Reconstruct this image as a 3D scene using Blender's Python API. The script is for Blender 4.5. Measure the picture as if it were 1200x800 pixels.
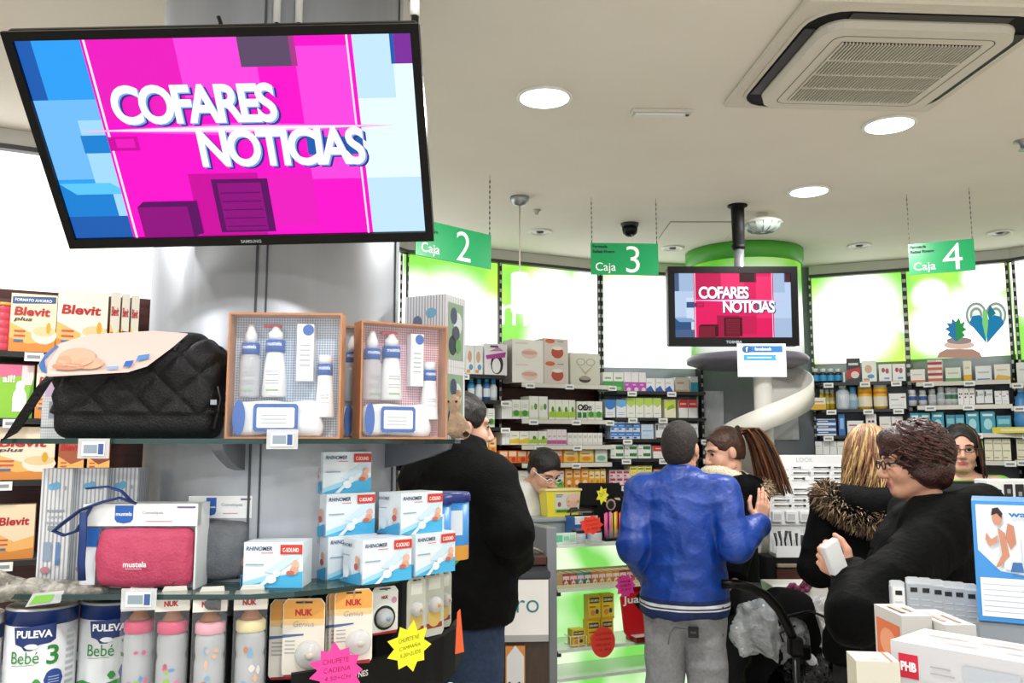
# ---------------------------------------------------------------- soft bodies: distance field on a grid + surface nets
class Sdf:
    def __init__(s, lo, hi, h):
        s.lo = np.array(lo, float); s.h = h; s.n = np.ceil((np.array(hi) - s.lo) / h).astype(int) + 1
        s.D = np.full(s.n, .2, np.float32)
    def sub(s, lo, hi, pad):
        a = np.clip(np.floor((np.array(lo) - pad - s.lo) / s.h).astype(int), 0, s.n - 1); c = np.clip(np.ceil((np.array(hi) + pad - s.lo) / s.h).astype(int) + 1, 1, s.n)
        if (c <= a).any(): return None
        sl = tuple(slice(i, j) for i, j in zip(a, c))
        ax = [(s.lo[k] + np.arange(a[k], c[k]) * s.h).astype(np.float32) for k in range(3)]
        return sl, ax[0][:, None, None], ax[1][None, :, None], ax[2][None, None, :]
    def mixin(s, sl, d, k, op='u'):
        a = s.D[sl]
        if op == 'u':
            if k > 0: h = np.maximum(k - np.abs(a - d), 0) / k; s.D[sl] = np.minimum(a, d) - h * h * k * .25
            else: s.D[sl] = np.minimum(a, d)
        else:
            d = -d
            if k > 0: h = np.maximum(k - np.abs(a - d), 0) / k; s.D[sl] = np.maximum(a, d) + h * h * k * .25
            else: s.D[sl] = np.maximum(a, d)
    def cone(s, a, c, ra, rb, k=.02, op='u', flat=None):
        a = np.array(a, float); c = np.array(c, float); r = max(ra, rb)
        q = s.sub(np.minimum(a, c), np.maximum(a, c), r + max(k, s.h) * 2 + .01)
        if q is None: return s
        sl, x, y, z = q; e = c - a; L2 = max(e @ e, 1e-12)
        t = np.clip(((x - a[0]) * e[0] + (y - a[1]) * e[1] + (z - a[2]) * e[2]) / L2, 0, 1)
        d = np.sqrt((x - a[0] - t * e[0]) ** 2 + (y - a[1] - t * e[1]) ** 2 + (z - a[2] - t * e[2]) ** 2) - (ra + (rb - ra) * t)
        s.mixin(sl, d, k, op); return s
    def ell(s, c, r, k=.02, op='u', R=None):
        c = np.array(c, float); r = np.array(r, float); m = r.max()
        q = s.sub(c - m, c + m, max(k, s.h) * 2 + .01)
        if q is None: return s
        sl, x, y, z = q; x = x - c[0]; y = y - c[1]; z = z - c[2]
        if R is not None:
            R = np.array(R); x, y, z = (R[0][0] * x + R[1][0] * y + R[2][0] * z, R[0][1] * x + R[1][1] * y + R[2][1] * z, R[0][2] * x + R[1][2] * y + R[2][2] * z)
        k0 = np.sqrt((x / r[0]) ** 2 + (y / r[1]) ** 2 + (z / r[2]) ** 2); k1 = np.sqrt((x / r[0] ** 2) ** 2 + (y / r[1] ** 2) ** 2 + (z / r[2] ** 2) ** 2)
        s.mixin(sl, k0 * (k0 - 1) / np.maximum(k1, 1e-6), k, op); return s
    def rbox(s, lo, hi, r, k=.0, op='u'):
        lo = np.array(lo, float); hi = np.array(hi, float); c = (lo + hi) / 2; e = (hi - lo) / 2 - r
        q = s.sub(lo, hi, max(k, s.h) * 2 + .01); sl, x, y, z = q
        qx, qy, qz = np.abs(x - c[0]) - e[0], np.abs(y - c[1]) - e[1], np.abs(z - c[2]) - e[2]
        d = np.sqrt(np.maximum(qx, 0) ** 2 + np.maximum(qy, 0) ** 2 + np.maximum(qz, 0) ** 2) + np.minimum(np.maximum(qx, np.maximum(qy, qz)), 0) - r
        s.mixin(sl, d, k, op); return s
    def cut(s, p, n, k=.0, lo=None, hi=None):          # remove what lies on the side n points to
        n = np.array(n, float); n /= np.linalg.norm(n); p = np.array(p, float)
        if lo is None: lo = s.lo; hi = s.lo + s.n * s.h
        q = s.sub(lo, hi, 0); sl, x, y, z = q
        s.mixin(sl, -((x - p[0]) * n[0] + (y - p[1]) * n[1] + (z - p[2]) * n[2]), k, 's'); return s
    def mesh(s):
        D = s.D; I = D < 0
        c = [I[i:I.shape[0] - 1 + i, j:I.shape[1] - 1 + j, k:I.shape[2] - 1 + k] for i in (0, 1) for j in (0, 1) for k in (0, 1)]
        cnt = np.zeros(c[0].shape, np.int8)
        for q in c: cnt += q
        act = np.argwhere((cnt > 0) & (cnt < 8))
        idx = np.full(c[0].shape, -1, np.int32); idx[tuple(act.T)] = np.arange(len(act))
        off = np.array([(i, j, k) for i in (0, 1) for j in (0, 1) for k in (0, 1)])
        val = np.stack([D[tuple((act + o).T)] for o in off], 1)
        acc = np.zeros((len(act), 3)); w = np.zeros(len(act))
        for a in range(8):
            for b_ in range(a + 1, 8):
                if np.abs(off[a] - off[b_]).sum() != 1: continue
                va, vb = val[:, a], val[:, b_]; m = (va < 0) != (vb < 0)
                t = np.where(m, va / np.where(m, va - vb, 1), 0)
                acc[m] += (off[a] + t[:, None] * (off[b_] - off[a]))[m]; w[m] += 1
        V = s.lo + (act + acc / w[:, None]) * s.h
        F = []
        for ax in range(3):
            b1, b2 = (ax + 1) % 3, (ax + 2) % 3
            sl0 = [slice(1, -1)] * 3; sl0[ax] = slice(0, -1); sl1 = list(sl0); sl1[ax] = slice(1, None)
            A, B_ = I[tuple(sl0)], I[tuple(sl1)]
            e = np.argwhere(A != B_); fl = A[tuple(e.T)]
            base = np.ones(3, int); base[ax] = 0; e = e + base
            def cell(d1, d2):
                q = e.copy(); q[:, b1] -= d1; q[:, b2] -= d2; return idx[tuple(q.T)]
            f = np.stack([cell(1, 1), cell(0, 1), cell(0, 0), cell(1, 0)], 1)
            f[~fl] = f[~fl][:, ::-1]; F.append(f)
        return V, np.concatenate(F)
def vnormals(V, F):
    n = np.cross(V[F[:, 2]] - V[F[:, 0]], V[F[:, 3]] - V[F[:, 1]]); N = np.zeros_like(V)
    for k in range(4): np.add.at(N, F[:, k], n)
    return N / np.maximum(np.linalg.norm(N, axis=1), 1e-9)[:, None]
def vnoise(V, sc, seed=0, stretch=(1, 1, 1)):
    P = V * np.array(stretch) * sc + seed * 13.7
    return np.array([noise.noise(Vector(p)) for p in P])
def smooth_v(V, F, it=2):
    for _ in range(it):
        A = np.zeros_like(V); c = np.zeros(len(V))
        for k in range(4):
            for j in (1, 3): np.add.at(A, F[:, k], V[F[:, (k + j) % 4]]); np.add.at(c, F[:, k], 1)
        V = V * .4 + .6 * A / np.maximum(c, 1)[:, None]
    return V
def sdf_obj(name, S, m, parent=None, disp=None, it=1, loc=(0, 0, 0), rz=0, label=None, cat=None, group=None, fmat=None, T=None):
    V, F = S.mesh(); V = smooth_v(V, F, it)
    if disp is not None: V = V + vnormals(V, F) * disp(V)[:, None]
    if T is not None: V0 = V; V = T(V)
    me = bpy.data.meshes.new(name); me.vertices.add(len(V)); me.vertices.foreach_set('co', V.astype(np.float32).ravel())
    me.loops.add(F.size); me.loops.foreach_set('vertex_index', F.astype(np.int32).ravel())
    me.polygons.add(len(F)); me.polygons.foreach_set('loop_start', np.arange(0, F.size, 4, dtype=np.int32)); me.polygons.foreach_set('loop_total', np.full(len(F), 4, np.int32))
    ms = m if isinstance(m, (list, tuple)) else [m]
    for k in ms: me.materials.append(mat(k))
    if fmat is not None: me.polygons.foreach_set('material_index', fmat(V[F].mean(1)).astype(np.int32))
    me.polygons.foreach_set('use_smooth', np.ones(len(F), bool)); me.update(calc_edges=True); me.validate()
    return link(name, me, parent, loc, rz, label, cat, group)
import bpy, math, random
import numpy as np
from mathutils import Vector, Matrix, noise
random.seed(7); np.random.seed(7)
for _o in list(bpy.data.objects): bpy.data.objects.remove(_o)
SC = bpy.context.scene; COL = SC.collection
# ---------------------------------------------------------------- camera
FPX, CAMZ = 1000.0, 1.6
PITCH = math.atan(118 / FPX)
cam = bpy.data.cameras.new('camera'); camo = bpy.data.objects.new('camera', cam); COL.objects.link(camo)
cam.sensor_width = 36; cam.lens = 36 * FPX / 1200; cam.clip_start = .05
camo.location = (0, 0, CAMZ); camo.rotation_euler = (math.pi / 2 + PITCH, 0, 0); SC.camera = camo
# ---------------------------------------------------------------- light
SC.view_settings.view_transform = 'Standard'; SC.view_settings.look = 'None'
SC.view_settings.exposure = 0.15; SC.view_settings.gamma = 1; SC.view_settings.use_curve_mapping = False
wd = bpy.data.worlds.new('world'); SC.world = wd; wd.use_nodes = True
wd.node_tree.nodes['Background'].inputs[0].default_value = (.93, .97, 1, 1)
wd.node_tree.nodes['Background'].inputs[1].default_value = 1.35      # daylight of the street through the shop front
LAMP_W = 17.0                                                       # watts of each ceiling lamp
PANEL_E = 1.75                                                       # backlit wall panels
CEIL = 2.8
# ---------------------------------------------------------------- picture measurements
cp_, sp_ = math.cos(PITCH), math.sin(PITCH)
def W(px, py, d):
    u, v = (px - 600) / FPX, (400 - py) / FPX
    t = d / (cp_ - v * sp_)
    return Vector((u * t, d, CAMZ + t * (sp_ + v * cp_)))
def ceil_at(px, py, z=CEIL):
    u, v = (px - 600) / FPX, (400 - py) / FPX
    t = (z - CAMZ) / (sp_ + v * cp_)
    return Vector((u * t, t * (cp_ - v * sp_), z))
# ---------------------------------------------------------------- materials
def lin(h):
    h = h.lstrip('#'); r = []
    for i in (0, 2, 4):
        c = int(h[i:i + 2], 16) / 255
        r.append(c / 12.92 if c <= .04045 else ((c + .055) / 1.055) ** 2.4)
    return (*r, 1)
MATS = {}
def newmat(name):
    m = bpy.data.materials.new(name); m.use_nodes = True; MATS[name] = m
    return m, m.node_tree.nodes, m.node_tree.links, m.node_tree.nodes['Principled BSDF']
def mat(key):
    if key in MATS: return MATS[key]
    if key[0] == '#':                                   # plain printed card or plastic: '#rrggbb' or '#rrggbb/rough'
        c, _, r = key.partition('/')
        m, N, L, B = newmat(key); B.inputs['Base Color'].default_value = lin(c)
        B.inputs['Roughness'].default_value = float(r or .5)
        return m
    if key[0] == 'E':                                   # lit: 'E#rrggbb*strength'
        c, _, s = key[1:].partition('*')
        m, N, L, B = newmat(key); B.inputs['Base Color'].default_value = (0, 0, 0, 1)
        B.inputs['Emission Color'].default_value = lin(c); B.inputs['Emission Strength'].default_value = float(s or 1)
        B.inputs['Roughness'].default_value = .3; B.inputs['Specular IOR Level'].default_value = .1
        return m
    raise KeyError(key)
def noisy(name, c1, c2, scale=6, rough=.6, bump=0., bscale=None, metal=0, stretch=(1, 1, 1), spec=.5, detail=4):
    m, N, L, B = newmat(name)
    tc = N.new('ShaderNodeTexCoord'); mp = N.new('ShaderNodeMapping'); mp.inputs['Scale'].default_value = stretch
    L.new(tc.outputs['Object'], mp.inputs[0])
    n = N.new('ShaderNodeTexNoise'); n.inputs['Scale'].default_value = scale; n.inputs['Detail'].default_value = detail
    L.new(mp.outputs[0], n.inputs['Vector'])
    cr = N.new('ShaderNodeValToRGB'); cr.color_ramp.elements[0].color = lin(c1); cr.color_ramp.elements[1].color = lin(c2)
    cr.color_ramp.elements[0].position = .3; cr.color_ramp.elements[1].position = .7
    L.new(n.outputs['Fac'], cr.inputs[0]); L.new(cr.outputs[0], B.inputs['Base Color'])
    B.inputs['Roughness'].default_value = rough; B.inputs['Metallic'].default_value = metal
    B.inputs['Specular IOR Level'].default_value = spec
    if bump:
        n2 = N.new('ShaderNodeTexNoise'); n2.inputs['Scale'].default_value = bscale or scale * 4; n2.inputs['Detail'].default_value = 5
        L.new(mp.outputs[0], n2.inputs['Vector'])
        b = N.new('ShaderNodeBump'); b.inputs['Strength'].default_value = bump; b.inputs['Distance'].default_value = .01
        L.new(n2.outputs['Fac'], b.inputs['Height']); L.new(b.outputs[0], B.inputs['Normal'])
    return m
def glassy(name, col, alpha, rough=.05):
    m, N, L, B = newmat(name); B.inputs['Base Color'].default_value = lin(col)
    B.inputs['Alpha'].default_value = alpha; B.inputs['Roughness'].default_value = rough
    return m
noisy('ceiling_paint', '#ebe5d8', '#efe9dd', 3, .8, .05, 60)
noisy('wall_paint', '#cdc6b6', '#d3ccbd', 3, .8)
noisy('floor_tile', '#c2bbae', '#cfc8bb', 2.5, .35)
noisy('column_metal', '#a2a7b0', '#adb2ba', 14, .42, 0, None, .35, (1, 1, .2))
noisy('grey_laminate', '#858b93', '#90969d', 9, .5)
noisy('dark_laminate', '#4c4f52', '#575a5d', 9, .5)
noisy('maroon_veneer', '#3e1612', '#52201a', 12, .45, 0, None, 0, (1, 1, 8))
noisy('brown_veneer', '#3a2b22', '#4a382c', 10, .5, 0, None, 0, (6, 1, 1))
noisy('cardboard', '#b87f58', '#c58d66', 20, .7)
noisy('black_plastic', '#030304', '#060607', 20, .3, spec=.22)
noisy('matt_black', '#050506', '#09090a', 20, .6, spec=.25)
noisy('white_plastic', '#e4e1d8', '#e9e6de', 10, .4)
noisy('steel', '#9a9da2', '#b2b5ba', 16, .3, 0, None, .8)
noisy('glass_edge', '#1c3230', '#284542', 10, .12)
glassy('shelf_glass', '#5d7a76', .45); glassy('clear_plastic', '#e8eef4', .05, .04); glassy('cloudy_plastic', '#e7ebee', .55, .2)
glassy('bottle_plastic', '#d9dde2', .6, .1)
# ---------------------------------------------------------------- mesh building
_TXT = {}
def text_geo(s, bold=0., shear=0., space=1.):
    k = (s, bold, shear, space)
    if k not in _TXT:
        c = bpy.data.curves.new('t', 'FONT'); c.body = s; c.size = 1; c.resolution_u = 5
        c.offset = bold; c.shear = shear; c.space_character = space; c.fill_mode = 'FRONT'
        o = bpy.data.objects.new('t', c); COL.objects.link(o)
        dg = bpy.context.evaluated_depsgraph_get(); me = o.evaluated_get(dg).to_mesh()
        V = [tuple(v.co) for v in me.vertices]; F = [tuple(p.vertices) for p in me.polygons]
        o.evaluated_get(dg).to_mesh_clear(); bpy.data.objects.remove(o); bpy.data.curves.remove(c)
        xs = [v[0] for v in V] or [0]; ys = [v[1] for v in V] or [0]
        x0, y0 = min(xs), min(ys); w = max(xs) - x0; h = max(ys) - y0
        _TXT[k] = ([((v[0] - x0), (v[1] - y0)) for v in V], F, max(w, 1e-4), max(h, 1e-4))
    return _TXT[k]
class MB:
    def __init__(s): s.V = []; s.F = []; s.M = []; s.S = []
    def add(s, V, F, m, smooth=False):
        b = len(s.V); s.V += [tuple(v) for v in V]
        s.F += [tuple(i + b for i in f) for f in F]; s.M += [m] * len(F); s.S += [smooth] * len(F); return s
    def box(s, x0, x1, y0, y1, z0, z1, m, bev=0):
        if bev:
            q = []; b = min(bev, (x1 - x0) * .49, (y1 - y0) * .49, (z1 - z0) * .49)
            for z, i in ((z0, b), (z0 + b, 0), (z1 - b, 0), (z1, b)):
                q.append([(x0 + i + b * (not i), y0 + i, z), (x1 - i - b * (not i), y0 + i, z), (x1 - i, y0 + i + b * (not i), z), (x1 - i, y1 - i - b * (not i), z),
                          (x1 - i - b * (not i), y1 - i, z), (x0 + i + b * (not i), y1 - i, z), (x0 + i, y1 - i - b * (not i), z), (x0 + i, y0 + i + b * (not i), z)])
            V = sum(q, []); F = []
            for k in range(3):
                for j in range(8): F.append((k * 8 + j, k * 8 + (j + 1) % 8, k * 8 + 8 + (j + 1) % 8, k * 8 + 8 + j))
            F += [tuple(range(7, -1, -1)), tuple(range(24, 32))]
            return s.add(V, F, m)
        V = [(x0, y0, z0), (x1, y0, z0), (x1, y1, z0), (x0, y1, z0), (x0, y0, z1), (x1, y0, z1), (x1, y1, z1), (x0, y1, z1)]
        return s.add(V, [(3, 2, 1, 0), (4, 5, 6, 7), (0, 1, 5, 4), (1, 2, 6, 5), (2, 3, 7, 6), (3, 0, 4, 7)], m)
    def prism(s, P, z0, z1, m, ax='z', smooth=False):
        n = len(P)
        f = {'z': lambda a, b, c: (a, b, c), 'y': lambda a, b, c: (a, c, b), 'x': lambda a, b, c: (c, a, b)}[ax]
        V = [f(a, b, z0) for a, b in P] + [f(a, b, z1) for a, b in P]
        F = [tuple(range(n))[::-1], tuple(range(n, 2 * n))]
        s.add(V, F, m); b = len(s.V) - 2 * n
        for i in range(n):
            s.F.append((b + i, b + (i + 1) % n, b + n + (i + 1) % n, b + n + i)); s.M.append(m); s.S.append(smooth)
        return s
    def lathe(s, prof, m, n=20, c=(0, 0, 0), caps=True, smooth=True):
        V = []; F = []
        for r, z in prof:
            for i in range(n):
                a = 2 * math.pi * i / n; V.append((c[0] + r * math.cos(a), c[1] + r * math.sin(a), c[2] + z))
        for k in range(len(prof) - 1):
            for i in range(n):
                F.append((k * n + i, k * n + (i + 1) % n, (k + 1) * n + (i + 1) % n, (k + 1) * n + i))
        s.add(V, F, m, smooth)
        if caps:
            b = len(s.V) - len(V)
            s.F += [tuple(b + i for i in range(n - 1, -1, -1)), tuple(b + (len(prof) - 1) * n + i for i in range(n))]; s.M += [m, m]; s.S += [False, False]
        return s
    def tube(s, path, r, m, n=6, caps=True, flat=1.0):
        P = [Vector(p) for p in path]; k = len(P); R = list(r) if hasattr(r, '__len__') else [r] * k
        V = []; F = []; up = Vector((0, 0, 1))
        t0 = (P[1] - P[0]).normalized()
        if abs(t0.dot(up)) > .95: up = Vector((0, 1, 0))
        for i in range(k):
            t = (P[min(i + 1, k - 1)] - P[max(i - 1, 0)]).normalized()
            a = t.cross(up)
            if a.length < 1e-5: a = t.cross(Vector((1, 0, 0)))
            a.normalize(); b = a.cross(t); up = b
            for j in range(n):
                q = 2 * math.pi * j / n; V.append(P[i] + (a * math.cos(q) + b * math.sin(q) * flat) * R[i])
        for i in range(k - 1):
            for j in range(n): F.append((i * n + j, i * n + (j + 1) % n, (i + 1) * n + (j + 1) % n, (i + 1) * n + j))
        if caps: F += [tuple(range(n - 1, -1, -1)), tuple((k - 1) * n + j for j in range(n))]
        return s.add(V, F, m, True)
    def flat(s, pts, o, U, Vv, Nn, off, m):          # flat print: 2D polygon on a face
        o = Vector(o); s.add([o + U * a + Vv * b + Nn * off for a, b in pts], [tuple(range(len(pts)))], m)
        return s
    def text(s, t, o, U, Vv, Nn, off, m, h=None, w=None, bold=.02, shear=0., space=1., align='l'):
        """o = lower left (or centre) of the line, U/V unit vectors; h = height of the letters, or w = width of the line"""
        V, F, tw, th = text_geo(t, bold, shear, space)
        sx = sy = (h / th if h else w / tw)
        if h and w: sx = w / tw
        dx = {'l': 0, 'c': -tw * sx / 2, 'r': -tw * sx}[align]
        o = Vector(o)
        return s.add([o + U * (dx + a * sx) + Vv * (b * sy) + Nn * off for a, b in V], F, m)
    def build(s, name, parent=None, loc=(0, 0, 0), rz=0, label=None, cat=None, group=None, kind=None, rot=None):
        ms = []
        for k in s.M:
            if k not in ms: ms.append(k)
        key = None
        me = bpy.data.meshes.new(name); me.from_pydata(s.V, [], s.F)
        for k in ms: me.materials.append(mat(k))
        ix = {k: i for i, k in enumerate(ms)}
        me.polygons.foreach_set('material_index', [ix[k] for k in s.M]); me.polygons.foreach_set('use_smooth', s.S)
        me.update()
        return link(name, me, parent, loc, rz, label, cat, group, kind, rot)
def link(name, me, parent=None, loc=(0, 0, 0), rz=0, label=None, cat=None, group=None, kind=None, rot=None):
    o = bpy.data.objects.new(name, me); COL.objects.link(o); o.location = loc
    o.rotation_euler = rot if rot else (0, 0, rz)
    o.parent = parent
    for k, v in (('label', label), ('category', cat), ('group', group), ('kind', kind)):
        if v: o[k] = v
    return o
def thing(name, label, cat, loc=(0, 0, 0), rz=0, group=None, rot=None): return link(name, None, None, loc, rz, label, cat, group, None, rot)
def struct(name, mb, **k): return mb.build(name, kind='structure', **k)
X, Y, Z3 = Vector((1, 0, 0)), Vector((0, 1, 0)), Vector((0, 0, 1))
def ell_pts(u, v, ru, rv, n=18, a0=0, a1=2 * math.pi):
    k = n if a1 - a0 > 6.2 else n + 1
    return [(u + ru * math.cos(a0 + (a1 - a0) * i / n), v + rv * math.sin(a0 + (a1 - a0) * i / n)) for i in range(k)]
def face_of(f, w, d, h):          # origin, U, V, N and the face's size
    return {'F': ((-w / 2, 0, 0), X, Z3, -Y, w, h), 'L': ((-w / 2, d, 0), -Y, Z3, -X, d, h), 'R': ((w / 2, 0, 0), Y, Z3, X, d, h),
            'T': ((-w / 2, 0, h), X, Y, Z3, w, d)}[f]
def printing(b, w, d, h, prints, lay=.0003):
    """prints on the faces of a box: fractions of the face. ('r',u0,v0,u1,v1,col) ('e',u,v,ru,rv,col) ('p',pts,col) ('t',text,u,v,height,col,opts); a leading 'L','R','T' picks the face"""
    k = 0
    for p in prints:
        f = 'F'
        if p[0] in 'LRT' and len(p[0]) == 1: f, p = p[0], p[1:]
        o, U, V, N, fw, fh = face_of(f, w, d, h); k += 1; off = .0003 + lay * k
        if p[0] == 'r':
            _, u0, v0, u1, v1, c = p; b.flat([(u0 * fw, v0 * fh), (u1 * fw, v0 * fh), (u1 * fw, v1 * fh), (u0 * fw, v1 * fh)], o, U, V, N, off, c)
        elif p[0] == 'e':
            _, u, v, ru, rv, c = p; b.flat(ell_pts(u * fw, v * fh, ru * fw, rv * fh, 14), o, U, V, N, off, c)
        elif p[0] == 'p':
            b.flat([(u * fw, v * fh) for u, v in p[1]], o, U, V, N, off, p[2])
        elif p[0] == 't':
            op = p[6] if len(p) > 6 else {}
            b.text(p[1], Vector(o) + U * (p[2] * fw) + V * (p[3] * fh), U, V, N, off, p[5], h=p[4] * fh, **op)
    return b
def pack(name, w, d, h, base, prints, loc, rz, label, cat='box', group=None, parent=None):
    b = MB(); b.box(-w / 2, w / 2, 0, d, 0, h, base); printing(b, w, d, h, prints)
    return b.build(name, parent, loc, rz, label, cat, group)
def star_pts(r1, r0, n, sx=1, sy=1, seed=1):
    rr = random.Random(seed)
    return [((r1 * rr.uniform(.88, 1.08) if i % 2 == 0 else r0) * math.cos(math.pi * i / n) * sx, (r1 * rr.uniform(.88, 1.08) if i % 2 == 0 else r0) * math.sin(math.pi * i / n) * sy) for i in range(2 * n)]
ORD = ['first', 'second', 'third', 'fourth', 'fifth', 'sixth', 'seventh', 'eighth', 'ninth', 'tenth', 'eleventh', 'twelfth']
NUM = ['zero', 'one', 'two', 'three', 'four', 'five', 'six', 'seven', 'eight', 'nine', 'ten', 'eleven', 'twelve']
# ================================================================ the room
b = MB(); b.box(-3.4, 3.7, -2.6, 6.5, -.1, 0, 'floor_tile'); struct('floor', b)
b = MB(); b.box(-3.4, 3.7, -2.6, 6.5, CEIL, CEIL + .12, 'ceiling_paint'); struct('ceiling', b)
b = MB(); b.box(-3.5, -3.4, -2.6, 6.5, 0, CEIL, 'wall_paint'); struct('wall_left', b)
b = MB(); b.box(3.7, 3.8, -2.6, 6.5, 0, CEIL, 'wall_paint'); struct('wall_right', b)
b = MB(); b.box(-3.4, 3.7, 6.5, 6.6, 0, CEIL, 'wall_paint'); struct('wall_back', b)
b = MB()
b.box(-3.4, 3.7, -2.75, -2.6, 2.45, CEIL, 'wall_paint')
for x0, x1 in ((-3.4, -3.0), (-.2, .2), (3.3, 3.7)): b.box(x0, x1, -2.75, -2.6, 0, 2.45, 'wall_paint')
struct('wall_front', b)
# ---------------------------------------------------------------- curved wall of shelving bays
def hx(px, d, py=300): return W(px, py, d).x
class Bay:
    def __init__(s, a, c):
        s.p0 = Vector((hx(*a), a[1], 0)); s.p1 = Vector((hx(*c), c[1], 0))
        s.u = (s.p1 - s.p0).normalized(); s.L = (s.p1 - s.p0).length
        s.n = Vector((s.u.y, -s.u.x, 0)); s.rz = math.atan2(s.u.y, s.u.x); s.shelf = []
    def hit(s, px, py, off):
        """distance along the bay and height where the ray of a pixel meets the plane `off` in front of the wall"""
        r = W(px, py, 1.0) - Vector((0, 0, CAMZ)); q = s.p0 + s.n * off
        t = q.dot(s.n) / Vector((r.x, r.y, 0)).dot(s.n)
        P = Vector((r.x * t, r.y * t, 0)); return (P - q).dot(s.u), CAMZ + r.z * t
    def at(s, along, off, z): return s.p0 + s.u * along + s.n * off + Vector((0, 0, z))
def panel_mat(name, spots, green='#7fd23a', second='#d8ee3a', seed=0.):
    """backlit print: green ground, with overexposed glow painted in as white blurred discs"""
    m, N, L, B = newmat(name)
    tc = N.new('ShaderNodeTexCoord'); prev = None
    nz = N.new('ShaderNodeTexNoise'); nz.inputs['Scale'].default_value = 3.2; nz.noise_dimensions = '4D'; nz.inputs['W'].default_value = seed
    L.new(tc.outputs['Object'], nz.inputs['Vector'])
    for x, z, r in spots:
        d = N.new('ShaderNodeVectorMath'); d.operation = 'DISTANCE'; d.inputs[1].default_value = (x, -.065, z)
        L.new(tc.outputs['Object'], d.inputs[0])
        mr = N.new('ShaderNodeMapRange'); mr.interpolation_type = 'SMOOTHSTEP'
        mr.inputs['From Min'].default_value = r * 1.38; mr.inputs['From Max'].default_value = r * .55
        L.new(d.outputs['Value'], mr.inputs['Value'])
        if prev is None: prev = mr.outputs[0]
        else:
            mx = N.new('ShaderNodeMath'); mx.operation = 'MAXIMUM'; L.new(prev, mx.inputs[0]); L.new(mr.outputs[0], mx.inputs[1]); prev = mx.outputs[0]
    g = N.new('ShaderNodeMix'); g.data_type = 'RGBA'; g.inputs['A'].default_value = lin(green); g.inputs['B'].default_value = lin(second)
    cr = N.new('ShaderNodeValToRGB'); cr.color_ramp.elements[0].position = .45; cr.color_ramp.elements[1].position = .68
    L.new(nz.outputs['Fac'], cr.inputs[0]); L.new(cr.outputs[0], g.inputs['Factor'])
    k = N.new('ShaderNodeMix'); k.data_type = 'RGBA'; k.inputs['B'].default_value = (1, 1, 1, 1)  # white stands for overexposure, painted into the emission colour
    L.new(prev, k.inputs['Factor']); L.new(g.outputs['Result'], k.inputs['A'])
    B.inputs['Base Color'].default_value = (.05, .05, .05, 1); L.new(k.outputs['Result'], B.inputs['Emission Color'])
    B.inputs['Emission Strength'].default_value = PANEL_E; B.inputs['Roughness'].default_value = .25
SH_D = .26
INSET = .045
def make_bay(key, a, c, ref_px, shelves, panel_bottom, back, edge, spots, label, green='#6db53c', second='#a6c840', panel_top=None):
    """shelves: picture rows of the shelf fronts at ref_px"""
    B = Bay(a, c); B.key = key
    t = thing('shelving_unit', label, 'shelving', B.p0, B.rz, 'shelving along the curved wall')
    L_ = B.L
    zs = [B.hit(ref_px, y, SH_D)[1] for y in shelves]; zp = B.hit(ref_px, panel_bottom, .065)[1]
    m = MB(); m.box(0, L_, 0, .04, .0, CEIL, back); m.build('back_panel', t)
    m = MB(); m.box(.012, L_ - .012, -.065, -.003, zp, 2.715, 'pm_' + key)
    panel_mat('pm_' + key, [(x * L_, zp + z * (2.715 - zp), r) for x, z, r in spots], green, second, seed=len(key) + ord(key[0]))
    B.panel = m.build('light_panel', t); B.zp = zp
    m = MB(); m.box(0, L_, -.09, -.003, 2.735, CEIL - .002, '#c9c8c2/.5'); m.box(0, L_, -.1, -.003, 2.716, 2.735, '#3a3a3a/.4'); m.build('cornice', t)
    for i, z in enumerate(zs):
        i_ = INSET; m = MB(); m.prism([(.012 + i_, -SH_D), (L_ - .012 - i_, -SH_D), (L_ - .012, -.002), (.012, -.002)], z - .02, z - .001, 'dark_laminate' if edge == 'dark' else 'brown_veneer')
        if edge == 'light': m.box(.012 + i_, L_ - .012 - i_, -SH_D - .006, -SH_D, z - .028, z - .002, '#d9d6cd/.4')
        else: m.box(.012 + i_, L_ - .012 - i_, -SH_D - .003, -SH_D, z - .018, z - .001, '#15171a/.3')
        sh = m.build('shelf', t)
        rr = random.Random(int(z * 977))
        for q in range(2 + rr.randint(0, 1)):
            x = L_ * (.15 + .35 * q + rr.uniform(-.06, .06)); tg = MB()
            tg.box(x, x + .06, -SH_D - .012, -SH_D - .0062, z - .035, z - .004, '#f1f1ee/.4')
            tg.box(x + .008, x + .05, -SH_D - .0125, -SH_D - .012, z - .026, z - .014, '#8d9296/.4'); tg.build('price_tag', sh)
    for x in (0, L_):
        m = MB(); m.box(x - .009, x + .009, -.085, -.001, .8, 2.716, '#1d1f21/.4')
        z = .85
        while z < 2.7: m.box(x - .006, x + .006, -.0862, -.085, z, z + .022, '#c9cccb/.4'); z += .056  # slots painted bright, as if the backlight shone through them
        m.build('upright', t)
    m = MB(); m.prism([(.07, -.3), (L_ - .07, -.3), (L_ - .01, -.001), (.01, -.001)], .06, .8, 'grey_laminate'); m.prism([(.07, -.27), (L_ - .07, -.27), (L_ - .01, -.001), (.01, -.001)], 0, .06, 'matt_black'); m.build('base_cabinet', t)
    B.shelf = zs; B.unit = t; BAYS[key] = B
BAYS = {}
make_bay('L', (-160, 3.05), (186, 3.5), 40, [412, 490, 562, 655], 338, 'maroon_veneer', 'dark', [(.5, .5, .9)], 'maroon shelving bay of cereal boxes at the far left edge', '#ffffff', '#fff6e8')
make_bay('K', (186, 3.5), (465, 5.04), 330, [440, 490, 530, 570], 400, 'maroon_veneer', 'dark', [(.5, .6, .5), (.85, .5, .4)], 'shelving bay mostly hidden behind the round silver column')
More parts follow.
